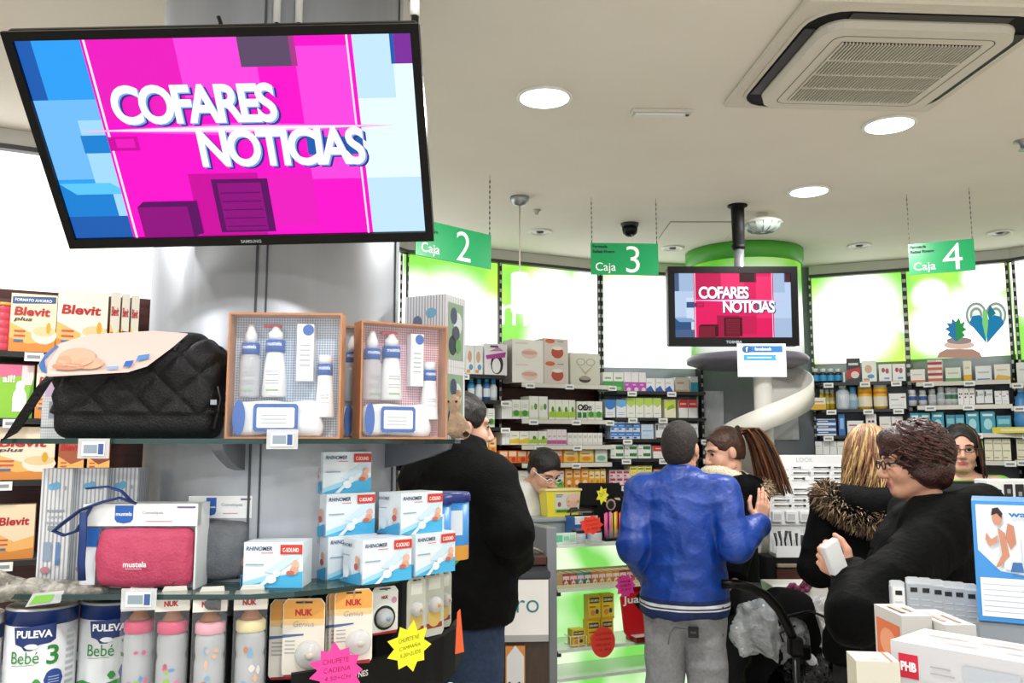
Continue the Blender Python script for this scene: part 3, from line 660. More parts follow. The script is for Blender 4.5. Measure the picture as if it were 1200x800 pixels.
# second screen on its pole
p = W(859, 358.5, 4.12)
tv2 = television('television', 'smaller black screen with red news title hanging on a pole', .635, .39, .033, .06, T2, 'TOSHIBA', p, (.03, 0, 0))
t = thing('ceiling_pole', 'chrome ceiling pole with black sleeve carrying the smaller screen', 'pole', (ceil_at(853, 252).x, 4.16 + .08, 0))
c = ceil_at(853, 252); zs = W(853, 290, 4.2).z; ze = W(853, 318, 4.2).z
b = MB(); b.lathe([(.03, zs), (.036, zs + .02), (.03, zs + .02), (.034, CEIL - .01), (.05, CEIL - .008), (.05, CEIL - .001)], 'matt_black', 18); b.build('sleeve', t)
b = MB(); b.lathe([(.026, ze - .16), (.026, zs)], 'steel', 18); b.build('tube', t)
b = MB(); b.box(-.1, .1, -.02, .0, ze - .2, ze - .06, 'matt_black'); b.build('bracket', t)
# paper notice under the second screen
A, C = W(866, 441, 4.04), W(922, 402, 4.04)
t = thing('notice_sheet', 'white notice sheet with two blue bars below smaller screen', 'notice', (A.x, 4.06, A.z), 0)
w_, h_ = C.x - A.x, C.z - A.z; b = MB(); b.box(0, w_, -.002, 0, 0, h_, '#f4f6f8/.4'); b.build('sheet', t)
b = MB()
for v0, v1, c in ((.74, .93, '#1f6fb4'), (.5, .66, '#2b9fd8')):
    b.flat([(.13 * w_, v0 * h_), (.93 * w_, v0 * h_), (.93 * w_, v1 * h_), (.13 * w_, v1 * h_)], (0, -.002, 0), X, Z3, -Y, .001, c)
b.flat(ell_pts(.2 * w_, .83 * h_, .1 * w_, .11 * h_), (0, -.002, 0), X, Z3, -Y, .0015, '#1b5a96'); b.text('f', Vector((.175 * w_, -.002, .75 * h_)), X, Z3, -Y, .002, '#ffffff', h=.15 * h_)
b.text('facebook', Vector((.36 * w_, -.002, .79 * h_)), X, Z3, -Y, .002, '#ffffff', h=.1 * h_)
b.flat(ell_pts(.86 * w_, .58 * h_, .08 * w_, .1 * h_), (0, -.002, 0), X, Z3, -Y, .0017, '#dfe9ee'); b.flat([(.2 * w_, .56 * h_), (.7 * w_, .56 * h_), (.7 * w_, .6 * h_), (.2 * w_, .6 * h_)], (0, -.002, 0), X, Z3, -Y, .0017, '#cfeaf6')
for v in (.14, .2, .38): b.flat([(.25 * w_, v * h_), (.66 * w_, v * h_), (.66 * w_, v * h_ + .003), (.25 * w_, v * h_ + .003)], (0, -.002, 0), X, Z3, -Y, .001, '#b9c2c8')
b.build('print', t)
for x in (.2, .8): b = MB(); b.box(x * w_ - .003, x * w_ + .003, .0, .04, h_ - .02, h_ - .012, '#d8dad8'); b.build('clip', t)
# ================================================================ things on the display shelves
def cyl_patch(b, r, a0, a1, z0, z1, m, n=8, c=(0, 0)):
    V = []
    for i in range(n + 1):
        a = a0 + (a1 - a0) * i / n
        for z in (z0, z1): V.append((c[0] + r * math.sin(a), c[1] - r * math.cos(a), z))
    b.add(V, [(2 * i, 2 * i + 2, 2 * i + 3, 2 * i + 1) for i in range(n)], m, True)
def cyl_poly(b, r, pts, m, c=(0, 0)):          # 2D polygon (metres on the skin), laid on the curve in thin columns
    f = lambda x, z: (c[0] + r * math.sin(x / r), c[1] - r * math.cos(x / r), z)
    x0, x1 = min(p[0] for p in pts), max(p[0] for p in pts); n = max(3, int((x1 - x0) / .0045)); k = len(pts)
    def span(x):
        z = []
        for i in range(k):
            (ax, az), (bx, bz) = pts[i], pts[(i + 1) % k]
            if abs(bx - ax) > 1e-9 and min(ax, bx) - 1e-9 <= x <= max(ax, bx) + 1e-9: z.append(az + (bz - az) * (x - ax) / (bx - ax))
        return (min(z), max(z)) if z else (0, 0)
    V = []
    for i in range(n + 1):
        x = x0 + 1e-6 + (x1 - x0 - 2e-6) * i / n; lo, hi = span(x); V += [f(x, lo), f(x, hi)]
    b.add(V, [(2 * i, 2 * i + 2, 2 * i + 3, 2 * i + 1) for i in range(n)], m)
def cyl_text(b, t, r, x, z, h, m, w=None, bold=.02, shear=0, align='c', c=(0, 0)):
    V, F, tw, th = text_geo(t, bold, shear, 1.); sy = h / th; sx = w / tw if w else sy
    dx = {'l': 0, 'c': -tw * sx / 2}[align]
    b.add([(c[0] + r * math.sin((x + dx + a * sx) / r), c[1] - r * math.cos((x + dx + a * sx) / r), z + q * sy) for a, q in V], F, m)
def ribbon(b, path, wd, w, th, m):
    wd = wd.normalized(); V = []; F = []
    for p in path:
        p = Vector(p); V += [p - wd * w / 2, p + wd * w / 2, p + wd * w / 2 + Y * th, p - wd * w / 2 + Y * th]
    for i in range(len(path) - 1):
        for j in range(4): F.append((4 * i + j, 4 * i + (j + 1) % 4, 4 * i + 4 + (j + 1) % 4, 4 * i + 4 + j))
    F += [(0, 1, 2, 3), tuple(4 * len(path) - 4 + j for j in (3, 2, 1, 0))]; b.add(V, F, m)
def on_shelf(px, d, z): q = W(px, 500, d); return Vector((q.x, d, z))
BLUE, DKB = '#1f5fb4', '#17306e'
def checker(name, c1, c2, sc):
    m, N, L, B = newmat(name); tc = N.new('ShaderNodeTexCoord'); k = []
    base = None
    sx = N.new('ShaderNodeSeparateXYZ'); L.new(tc.outputs['Object'], sx.inputs[0])
    tot = None
    for ax in ('X', 'Z'):
        mu = N.new('ShaderNodeMath'); mu.operation = 'MULTIPLY'; mu.inputs[1].default_value = sc; L.new(sx.outputs[ax], mu.inputs[0])
        fr = N.new('ShaderNodeMath'); fr.operation = 'FRACT'; L.new(mu.outputs[0], fr.inputs[0])
        gt = N.new('ShaderNodeMath'); gt.operation = 'GREATER_THAN'; gt.inputs[1].default_value = .5; L.new(fr.outputs[0], gt.inputs[0]); k.append(gt)
    ad = N.new('ShaderNodeMath'); ad.operation = 'ADD'; L.new(k[0].outputs[0], ad.inputs[0]); L.new(k[1].outputs[0], ad.inputs[1])
    hf = N.new('ShaderNodeMath'); hf.operation = 'MULTIPLY'; hf.inputs[1].default_value = .5; L.new(ad.outputs[0], hf.inputs[0])
    mx = N.new('ShaderNodeMix'); mx.data_type = 'RGBA'; mx.inputs['A'].default_value = lin(c1); mx.inputs['B'].default_value = lin(c2)
    L.new(hf.outputs[0], mx.inputs['Factor']); L.new(mx.outputs['Result'], B.inputs['Base Color']); B.inputs['Roughness'].default_value = .5
checker('gingham_blue', '#e3ebf2', '#7d9cc0', 190); checker('gingham_pink', '#f0dfe4', '#c0708c', 190); checker('fine_check', '#dfe3e8', '#bcc2ca', 160)
def stripes(name, c1, c2, sc):
    m, N, L, B = newmat(name); tc = N.new('ShaderNodeTexCoord'); sx = N.new('ShaderNodeSeparateXYZ'); L.new(tc.outputs['Object'], sx.inputs[0])
    ad = N.new('ShaderNodeMath'); ad.operation = 'ADD'; L.new(sx.outputs['X'], ad.inputs[0]); L.new(sx.outputs['Y'], ad.inputs[1])
    mu = N.new('ShaderNodeMath'); mu.operation = 'MULTIPLY'; mu.inputs[1].default_value = sc; L.new(ad.outputs[0], mu.inputs[0])
    fr = N.new('ShaderNodeMath'); fr.operation = 'FRACT'; L.new(mu.outputs[0], fr.inputs[0])
    gt = N.new('ShaderNodeMath'); gt.operation = 'GREATER_THAN'; gt.inputs[1].default_value = .6; L.new(fr.outputs[0], gt.inputs[0])
    mx = N.new('ShaderNodeMix'); mx.data_type = 'RGBA'; mx.inputs['A'].default_value = lin(c1); mx.inputs['B'].default_value = lin(c2)
    L.new(gt.outputs[0], mx.inputs['Factor']); L.new(mx.outputs['Result'], B.inputs['Base Color']); B.inputs['Roughness'].default_value = .5
stripes('pinstripe', '#e6e7ea', '#a9aeb8', 120)
def gift_box(label, w, h, dep, back, loc, rz):
    t = thing('gift_box', label, 'gift set', loc, rz, 'boxed baby care gift sets on the top shelf'); T = .004
    b = MB(); b.box(-w / 2, w / 2, dep - T, dep, 0, h, 'cardboard')
    for x0, x1, z0, z1 in ((-w / 2, w / 2, 0, T), (-w / 2, w / 2, h - T, h), (-w / 2, -w / 2 + T, T, h - T), (w / 2 - T, w / 2, T, h - T)): b.box(x0, x1, 0, dep - T, z0, z1, 'cardboard')
    b.build('tray', t)
    b = MB(); b.box(-w / 2 + T, w / 2 - T, dep - T - .002, dep - T, T, h - T, back); b.build('gingham_liner', t)
    y = dep * .55
    def bottle(x, z, r, hh, kind):
        sc = hh / .15; c = (x, y)
        b = MB(); prof = {'spray': [(r * .9, 0), (r, .004), (r, hh * .52), (r * .78, hh * .62)], 'lotion': [(r * .95, 0), (r * 1.1, .004), (r * .95, hh * .4), (r * .72, hh * .64)], 'tube': [(r * 1.15, 0), (r * 1.15, .003), (r * .8, hh * .75)]}[kind]
        b.lathe(prof, {'spray': 'bottle_plastic'}.get(kind, '#eef1f4/.25'), 18, (x, y, z))
        for v in (.18, .22, .3, .34): cyl_patch(b, r * 1.06, -.55, .55, z + hh * v, z + hh * v + .0012, '#9fa6ae', 6, c)
        cyl_patch(b, r * 1.1, -.5, .5, z + hh * .08, z + hh * .1, '#8fb48a', 6, c)
        o = b.build('bottle', t)
        b = MB(); z1 = z + hh * {'spray': .6, 'lotion': .62, 'tube': .66}[kind]; z2 = z1 + hh * (.16 if kind != 'tube' else .18)
        b.lathe([(r * .86, 0), (r * .86, z2 - z1)], BLUE, 18, (x, y, z1)); cyl_text(b, 'mustela', r * .88, 0, z1 + (z2 - z1) * .5, .008, '#f2f6fa', w=r * 1.45, c=c); b.build('blue_band', o)
        b = MB(); zc = z2
        if kind == 'spray': b.lathe([(r * .62, 0), (r * .6, hh * .12), (r * .35, hh * .22), (r * .33, hh * .27)], '#e9edf1/.2', 14, (x, y, zc))
        elif kind == 'lotion':
            b.lathe([(r * .66, 0), (r * .66, hh * .1), (r * .4, hh * .14), (r * .25, hh * .2)], '#eceff2/.3', 14, (x, y, zc)); b.box(x - r * 1.1, x + r * .5, y - .007, y + .007, zc + hh * .18, zc + hh * .22, '#c83a4a', .002)
        else: b.lathe([(r * .78, 0), (r * .78, hh * .14)], '#eef0f2/.3', 14, (x, y, zc))
        b.build('cap', o)
    bottle(-w * .33, h * .33, .021, .145, 'spray'); bottle(-w * .11, h * .33, .023, .15, 'lotion'); bottle(w * .34, h * .17, .018, .13, 'tube')
    b = MB(); b.box(w * .09, w * .24, y - .014, y + .012, h * .46, h * .92, '#eef0f3/.4')
    b.flat(ell_pts(w * .19, h * .87, w * .05, h * .045), (0, y - .014, 0), X, Z3, -Y, .0006, BLUE)
    for v in (.58, .62, .66, .7, .74): b.flat([(w * .12, h * v), (w * .21, h * v), (w * .21, h * (v + .012)), (w * .12, h * (v + .012))], (0, y - .014, 0), X, Z3, -Y, .0006, '#b4bac2')
    b.build('cream_carton', t)
    S = Sdf((-w * .48, .002, .004), (w * .4, dep * .9, h * .36), .004); S.rbox((-w * .44, .008, .007), (w * .3, dep * .72, h * .3), .014, .0); S.ell((w * .24, dep * .4, h * .1), (w * .1, dep * .26, h * .09), .02)
    o = sdf_obj('wipes_packet', S, '#e6ebf0/.25', t, lambda V: .003 * vnoise(V, 30, 2))
    b = MB(); F0 = (0, .004, 0); zr = h * .035
    b.flat([(w * a, h * v) for a, v in ((-.24, .055), (.11, .055), (.13, .075), (.13, .255), (.11, .275), (-.24, .275), (-.26, .255), (-.26, .075))], F0, X, Z3, -Y, .001, BLUE)
    b.flat([(w * a, h * v) for a, v in ((-.22, .085), (.09, .085), (.1, .095), (.1, .235), (.09, .245), (-.22, .245), (-.23, .235), (-.23, .095))], F0, X, Z3, -Y, .0016, '#eef2f6/.3')
    for v in (.12, .15, .18): b.flat([(-w * .19, h * v), (w * .03, h * v), (w * .03, h * v + .0015), (-w * .19, h * v + .0015)], F0, X, Z3, -Y, .002, '#a9b2bc')
    b.flat(ell_pts(-w * .385, h * .165, w * .055, h * .14), F0, X, Z3, -Y, .001, BLUE); b.build('wipes_label', o)
    b = MB(); b.box(-w / 2 + T, w / 2 - T, -.0015, -.0005, T, h - T, 'clear_plastic'); b.build('film', t)
    return t
gift_box('gift set with blue gingham liner, left of the tilted pink ones', .228, .255, .055, 'gingham_blue', on_shelf(331, 1.72, ZA), .06)
gift_box('gift set with pink gingham liner, foremost of the two pink ones', .2, .25, .05, 'gingham_pink', on_shelf(474, 1.84, ZA) + Vector((.0, .0, 0)), .5)
gift_box('gift set with pink gingham liner, hidden behind the front pink one', .2, .25, .05, 'gingham_pink', on_shelf(448, 1.915, ZA), .5)
# quilted bag
t = thing('changing_bag', 'black quilted nappy changing bag with pink card tag', 'bag', on_shelf(168, 1.78, ZA), .12)
S = Sdf((-.2, -.12, -.01), (.2, .12, .24), .004)
S.rbox((-.158, -.075, .0), (.158, .075, .175), .03); S.ell((.085, .0, .165), (.075, .07, .05), .04); S.ell((-.08, 0, .16), (.09, .07, .035), .04); S.cut((0, 0, .001), (0, 0, -1))
noisy('bag_fabric', '#020205', '#07080e', 60, .5, .4, 260, spec=.35); noisy('bag_strap', '#030304', '#060709', 60, .6, .4, 200, spec=.2)
def quilt(V):
    u, v = (V[:, 0] + V[:, 2]) / .085, (V[:, 0] - V[:, 2]) / .085
    d = np.minimum(np.abs(u - np.round(u)), np.abs(v - np.round(v)))
    return .0085 * np.clip(d * 4, 0, 1) ** .6 * ((V[:, 2] > .05)) + .002 * vnoise(V, 25, 4)
bag = sdf_obj('bag_body', S, 'bag_fabric', t, quilt)
b = MB(); ribbon(b, [(-.14, -.07, .15), (-.165, -.085, .11), (-.19, -.09, .06), (-.215, -.092, .012), (-.222, -.094, .002)], Vector((.85, 0, .5)), .034, .004, 'bag_strap'); b.build('strap', t)
b = MB(); b.tube([(-.05, .02, .18), (-.03, .03, .215), (.02, .035, .22), (.05, .03, .19)], .016, 'bag_strap', 8, flat=.3); b.build('carry_handle', t)
b = MB(); b.tube([(.155, -.06, .02), (.164, -.055, .08), (.15, -.06, .14)], .003, '#2c2e34/.4', 6); b.build('zip', t); b = MB(); b.box(.15, .162, -.079, -.072, .068, .078, 'steel'); b.build('zip_pull', t)
tag = MB(); pts = [(-.168, .125), (-.16, .112), (-.145, .108), (.0, .118), (.035, .13), (.075, .17), (.1, .2), (.03, .205), (-.09, .195), (-.14, .175), (-.165, .148)]
def tagpt(x, z): return (x, -.112 + max(0, z - .13) * .55, z + .012)
tv_ = [tagpt(*p) for p in pts]; n = len(tv_); V = tv_ + [(x, y - .003, z - .001) for x, y, z in tv_]
tag.add(V, [tuple(range(n)), tuple(range(2 * n - 1, n - 1, -1))] + [(i, n + i, n + (i + 1) % n, (i + 1) % n) for i in range(n)], '#ddc2b8/.35')
def tp(P, off, m): tag.add([Vector(tagpt(x, z)) + Vector((0, -.003 - off, -.0008)) for x, z in P], [tuple(range(len(P)))], m)
tp([(-.166, .13), (-.16, .118), (-.15, .114), (-.158, .14), (-.14, .17), (-.145, .172), (-.16, .152)], .0006, '#2f6db0')
for cx, cz, rx, rz_, c in ((-.1, .147, .035, .02, '#dba98c'), (-.122, .139, .014, .011, '#cf9878'), (-.075, .135, .028, .012, '#d8a284'), (-.112, .128, .03, .007, '#c98f72')): tp(ell_pts(cx, cz, rx, rz_, 14), .001 + cx * -.004, c)
tp([(-.01, .128), (.005, .13), (.008, .142), (-.007, .14)], .001, BLUE); tp([(.012, .14), (.035, .146), (.035, .156), (.014, .152)], .001, '#4f86c0'); tp([(-.04, .122), (-.018, .124), (-.018, .13), (-.04, .128)], .001, '#8fb0d8')
tag.build('card_tag', t, label='pink card tag with a photo of a sleeping baby')
# grey carton left of the bag, dark cartons behind it
pack('carton', .07, .08, .145, 'fine_check', [('r', .12, .62, .88, .92, '#c5b3cf'), ('r', .3, .3, .8, .55, '#8d98ac'), ('r', 0, .16, 1, .18, '#7f8792')], on_shelf(62, 1.83, ZA), -.35, 'pale grey carton with ring motif left of the black bag', 'carton')
b = MB(); b.prism([(-.05, 0), (.05, 0), (.05, .2), (.0, .245), (-.05, .205)], -.03, .03, '#5c5e5e/.5', 'y'); b.prism([(.05, .18), (.085, .2), (.05, .235), (.02, .24)], -.029, .029, '#8c8e8c/.5', 'y'); b.build('open_carton', None, on_shelf(146, 1.955, ZA), -.1, 'dark grey open carton peeking out behind the black bag', 'carton')
# striped toy cartons
def toy_box(px, d, z, h, label, rz):
    w, dp = .115, .1
    t = thing('toy_carton', label, 'carton', on_shelf(px, d, z), rz, 'pinstriped toy cartons on the top shelf')
    b = MB(); b.box(-w / 2, w / 2, 0, dp, 0, h, 'pinstripe'); printing(b, w, dp, h, [('e', .3, .62, .12, .1, '#6d7a94'), ('e', .65, .75, .14, .07, '#7fb6d8'), ('r', .22, .5, .38, .6, '#4d5c80')]); b.build('box', t)
    b = MB(); b.flat([(dp * .12, h * .1), (dp * .88, h * .1), (dp * .88, h * .9), (dp * .12, h * .9)], (w / 2, 0, 0), Y, Z3, X, .0008, '#8fa890/.3')
    for i, (u, v, ru, rv, c) in enumerate(((.35, .3, .2, .14, '#22303c'), (.6, .62, .22, .16, '#cfd8dc'), (.4, .72, .16, .12, '#38465e'), (.62, .3, .14, .1, '#5f9a58'), (.5, .48, .18, .1, '#3c4454'))): b.flat(ell_pts(dp * u, h * v, dp * ru, h * rv), (w / 2, 0, 0), Y, Z3, X, .001 + i * .0003, c)
    b.build('window', t)
toy_box(497, 2.1, ZA, .178, 'striped toy carton at the bottom of the pair', -.45); toy_box(497, 2.1, ZA + .1783, .178, 'striped toy carton on top of the pair', -.45)
def price_tag(px, py, d, label, col='#e9ecef', k=1.0):
    P = W(px, py, d); t = thing('price_tag', label, 'price tag', P, 0, 'price tags clipped to the glass shelves')
    b = MB(); b.box(-.03 * k, .03 * k, -.002, 0, -.018, .02, 'cloudy_plastic'); b.build('holder', t)
    b = MB(); b.box(-.022 * k, .022 * k, -.0035, -.0022, -.013, .014, col); b.flat([(-.018 * k, -.008), (.008 * k, -.008), (.008 * k, .008), (-.018 * k, .008)], (0, -.0035, 0), X, Z3, -Y, .0005, '#8fa0ae'); b.flat([(.01 * k, -.01), (.02 * k, -.01), (.02 * k, .01), (.01 * k, .01)], (0, -.0035, 0), X, Z3, -Y, .0005, '#3a5c96'); b.build('label_card', t)
price_tag(110, 526, 1.65, 'price tag clipped below the black bag'); price_tag(331, 515, 1.65, 'price tag clipped below the blue gift set'); price_tag(163, 702, 1.645, 'price tag clipped below the pink pouch', '#dfe6ea', 1.1)
# ---------------------------------------------------------------- middle shelf
for i, (px, c) in enumerate(((71, 'leftmost of the three'), (112, 'middle of the three'), (148, 'rightmost of the three'))):
    pr = [('e', .35, .84, .14, .03, '#6fb4dc'), ('e', .5, .85, .12, .035, '#6fb4dc'), ('e', .78, .83, .05, .02, '#a9adb6'), ('r', .25, .62, .8, .64, '#9aa2ae'), ('r', .3, .57, .75, .585, '#a8b0ba'), ('r', .2, .52, .8, .535, '#a8b0ba'), ('r', .3, .46, .7, .5, '#8f98a8'),
          ('r', .2, .2, .45, .36, '#8fa2b8'), ('r', .6, .16, .72, .36, '#5f84b8'), ('e', .3, .12, .16, .03, '#c88a9c')]
    pack('slim_carton', .064, .05, .232, 'pinstripe', pr, on_shelf(px, 1.78 + .02 * i, ZB), .0, 'tall pinstriped carton with blue cloud, %s' % c, 'carton', 'tall pinstriped cartons on the middle shelf')
b = MB(); R0 = on_shelf(60, 1.735, 0); 
def wp(px, py, d): return W(px, py, d)
b.tube([wp(160, 590, 1.72), wp(140, 583, 1.71), wp(120, 588, 1.71), wp(95, 597, 1.7), wp(75, 612, 1.7), wp(63, 622, 1.7), wp(75, 627, 1.7), wp(90, 622, 1.7), wp(99, 608, 1.705), wp(108, 592, 1.71)], .011, '#16326e/.6', 8, flat=.25)
b.tube([wp(103, 572, 1.72), wp(125, 570, 1.715), wp(142, 575, 1.715), wp(155, 588, 1.72)], .009, '#1b3a7c/.6', 8, flat=.25); b.tube([wp(98, 600, 1.69), wp(97, 630, 1.685), wp(95, 660, 1.685), W(96, 680, 1.69)], .008, '#16326e/.6', 8, flat=.25)
b.build('blue_ribbon', label='navy blue ribbon strap looped over the striped cartons', cat='ribbon')
def pouch_box(px, d, w, h, col, label, rz, front):
    t = thing('pouch_box', label, 'pouch', on_shelf(px, d, ZB), rz, 'clear boxed zip pouches on the middle shelf'); dp = .07
    b = MB(); b.box(-w / 2, w / 2, .02, dp, 0, h, '#e3e8ea/.3'); b.box(-w / 2, -w / 2 + .004, 0, .02, 0, h, '#dfe6e8/.3'); b.box(w / 2 - .004, w / 2, 0, .02, 0, h, '#dfe6e8/.3')
    b.box(-w / 2, w / 2, -.002, .02, h * .74, h, '#eceff1/.3'); b.box(-w / 2 + .004, -w / 2 + .03, -.001, .02, .0, h * .66, '#e6ecf4/.3')
    F0 = (-w / 2, -.002, 0)
    b.flat([(w * u, h * v) for u, v in ((.28, .98), (.44, .98), (.44, .82), (.42, .785), (.36, .77), (.3, .785), (.28, .82))], F0, X, Z3, -Y, .0006, BLUE); b.text('mustela', Vector((-w / 2 + w * .36, -.002, h * .86)), X, Z3, -Y, .0012, '#f2f6fa', w=w * .14, align='c')
    b.text('Cosmetiques', Vector((-w / 2 + w * .52, -.002, h * .87)), X, Z3, -Y, .0008, '#a5aeb6', h=h * .045); b.flat([(w * .55, h * .79), (w * .78, h * .79), (w * .78, h * .8), (w * .55, h * .8)], F0, X, Z3, -Y, .0008, '#c8909e'); b.flat([(w * .82, h * .95), (w * .98, h * .95), (w * .98, h * .97), (w * .82, h * .97)], F0, X, Z3, -Y, .0008, '#6a5a8c')
    b.flat([(w * .02, h * .5), (w * .14, h * .5), (w * .16, h * .72), (w * .02, h * .72)], F0, X, Z3, -Y, .0005, BLUE); b.build('box', t)
    S = Sdf((-w * .5, -.04, 0), (w * .55, .05, h * .8), .004); S.rbox((-w * .34, -.016, .006), (w * .47, .026, h * .71), .016); S.ell((0, -.008, h * .36), (w * .34, .016, h * .3), .02)
    po = sdf_obj('pouch', S, col, t, lambda V: .0015 * vnoise(V, 30, 3)); b = MB()
    if front: b.text('mustela', Vector((w * .02, -.0262, h * .28)), X, Z3, -Y, .0015, '#f0dfe4', w=w * .2, align='c', bold=.03); b.flat([(-w * .06, h * .26), (w * .08, h * .26), (w * .08, h * .266), (-w * .06, h * .266)], (0, -.0262, 0), X, Z3, -Y, .0015, '#f0dfe4')
    b.tube([(w * .33, -.012, h * .05), (w * .36, -.015, h * .2), (w * .35, -.016, h * .45), (w * .3, -.014, h * .6), (w * .1, -.016, h * .66), (-w * .2, -.014, h * .66)], .0016, '#00000a/.4' if not front else '#8c2440/.4', 5); b.build('zip_line', po)
noisy('pouch_pink', '#b5395a', '#c2476a', 40, .5, .3, 200); noisy('pouch_grey', '#5c6066', '#6a6e74', 40, .5, .3, 200); noisy('pouch_red', '#8c1a30', '#9a2438', 40, .5)
pouch_box(170, 1.715, .225, .165, 'pouch_pink', 'clear box with pink zip pouch under the black bag', .02, True)
pouch_box(262, 1.805, .13, .175, 'pouch_grey', 'clear box with grey zip pouch right of the pink one', .05, False)
# nasal spray cartons
def rhino(px, d, z, th, label):
    w, dp, h = .118, .078, .088; P = on_shelf(px, d, z); P = P + Vector((math.cos(th), math.sin(th), 0)) * (w / 2)
    pr = [('p', [(0, 0), (1, 0), (1, .36), (.6, .26), (.3, .12), (0, .02)], '#49b4e4'), ('p', [(0, .02), (.3, .12), (.6, .26), (.45, .3), (0, .12)], '#a4dcf4'), ('p', [(.35, .35), (.95, .88), (1, .84), (1, .72), (.55, .3)], '#cde6f4'), ('t', 'RHINOMER', .04, .82, .09, '#3a4a6c', {'w': .052, 'shear': .2}), ('r', .3, .76, .5, .775, '#d05a5a'), ('r', .04, .5, .35, .525, '#93a8bc'),
          ('r', .62, .74, .99, .95, '#d23a2e'), ('t', 'C-SOUND', .66, .79, .09, '#ffffff', {'w': .032}), ('e', .88, .52, .06, .09, '#e6b8a0'), ('e', .86, .38, .07, .09, '#dca68c'), ('e', .8, .33, .07, .05, '#c86a5a'), ('e', .48, .2, .09, .1, '#e8f2f8'), ('e', .57, .32, .06, .08, '#e8f2f8'), ('p', [(.22, 0), (.32, 0), (.45, .16), (.4, .2)], '#dcebf4'),
          ('L', 'p', [(0, 0), (1, 0), (1, .3), (.5, .18), (0, .05)], '#3f9fd0'), ('L', 't', 'RHINOMER', .06, .82, .08, '#3a4a6c', {'w': .038, 'shear': .2}), ('L', 'r', .1, .62, .45, .64, '#93a8bc'), ('L', 'e', .82, .55, .09, .1, '#dca68c'), ('L', 'e', .8, .4, .1, .08, '#b85a4a'), ('L', 'e', .3, .25, .16, .14, '#e3eef5')]
    pack('nasal_spray_carton', w, dp, h, '#e3eef6/.4', pr, P, th, label, 'carton', 'blue and white nasal spray cartons')
rhino(291, 1.735, ZB, .0, 'blue and white carton standing alone left of the stack'); 
rhino(388, 1.83, ZB, .7, 'blue and white carton in bottom row, half hidden at left'); rhino(428, 1.765, ZB, .7, 'blue and white carton in bottom row, nearest the shelf edge')
P0 = Vector((-.208, 1.872, ZB)); rhino(600 + 1000 * P0.x / P0.y, P0.y, ZB, .84, 'blue and white carton in bottom row, at the right end')
rhino(385, 1.835, ZB + .0885, .7, 'blue and white carton in the middle row, left one'); P0 = Vector((-.24, 1.866, 0)); rhino(600 + 1000 * P0.x / P0.y, P0.y, ZB + .0885, .8, 'blue and white carton in the middle row, right one')
rhino(380, 1.85, ZB + .177, .7, 'blue and white carton alone on top of the stack')
for px, d, lb in ((505, 2.06, 'blue lidded formula tub behind the cartons, left one'), (527, 2.17, 'blue lidded formula tub at the right shelf end')):
    t = thing('formula_tub', lb, 'tub', on_shelf(px, d, ZB), .2, 'blue formula tubs')
    b = MB(); b.lathe([(.048, 0), (.05, .004), (.05, .14)], '#3f8fd4/.35', 28); cyl_patch(b, .0505, -1.2, 1.2, .0, .035, '#d89a3c', 10); cyl_patch(b, .0506, -.4, .6, .06, .12, '#dfe8f0', 8); b.build('tub', t)
    b = MB(); b.lathe([(.053, .14), (.054, .143), (.054, .156), (.05, .162)], '#1b2f7a/.35', 28); b.build('lid', t)
# ---------------------------------------------------------------- black shelf: milk cans, feeding bottles, soothers
def milk_can(px, d, label, art=True):
    t = thing('milk_can', label, 'can', on_shelf(px, d, ZC), .42, 'infant milk cans on the black shelf'); r, h = .0635, .172
    b = MB(); b.lathe([(r, 0), (r + .001, .003), (r, .006), (r, h * .85)], '#dfe3e6/.35', 40); o = b.build('can_body', t)
    b = MB(); b.lathe([(r + .0006, h * .84), (r + .0006, h * .985), (r + .002, h * .99), (r + .002, h)], DKB + '/.3', 40); o2 = b.build('blue_rim', t)
    b = MB(); b.lathe([(.002, h + .001), (r - .008, h + .001), (r - .006, h + .004), (r, h + .004), (r + .0015, h)], '#c3c6c2/.3', 40, caps=False); b.build('lid', t)
    b = MB(); R = r + .0008
    cyl_poly(b, R, [(-.047, .142), (.03, .148), (.03, .118), (.02, .112), (.0, .11), (-.01, .1), (-.025, .1), (-.03, .108), (-.045, .112)], DKB); cyl_text(b, 'PULEVA', R + .0006, -.0085, .123, .014, '#f2f4f6', w=.064, bold=.035)
    cyl_poly(b, R + .0004, ell_pts(-.012, .107, .013, .005), '#e8ecf0')
    cyl_text(b, 'Bebé', R + .0006, -.0235, .076, .022, '#2f8a3c', w=.052, bold=.0, align='c'); cyl_text(b, '3', R + .0006, .026, .072, .036, '#2f8a3c', w=.022, bold=.02)
    cyl_poly(b, R, [(-.048, .072), (-.005, .074), (-.005, .0732), (-.048, .0712)], '#5a6a60')
    cyl_poly(b, R + .0004, ell_pts(.03, .044, .018, .019), '#2a4a96')
    for v in (.038, .043, .048): cyl_poly(b, R + .001, [(.02, v), (.04, v), (.04, v + .0016), (.02, v + .0016)], '#b4c4e4')
    cyl_poly(b, R + .0003, [(-.09, .0), (.06, .0), (.06, .022), (.02, .034), (-.02, .022), (-.06, .03), (-.09, .02)], '#3f9a44'); cyl_poly(b, R + .0006, ell_pts(.0, .04, .008, .008), '#3c9a46')
    for v in range(9): cyl_poly(b, R, [(.052, .03 + v * .012), (.075, .03 + v * .012), (.075, .036 + v * .012), (.052, .036 + v * .012)], '#b9bec4')
    b.build('label_print', o)
milk_can(64, 1.735, 'milk can beside the cropped can, full label showing'); milk_can(146, 1.795, 'milk can just left of the feeding bottles')
t = thing('milk_can', 'milk can cut off by the left picture edge', 'can', on_shelf(-25, 1.69, ZC), .3, 'infant milk cans on the black shelf')
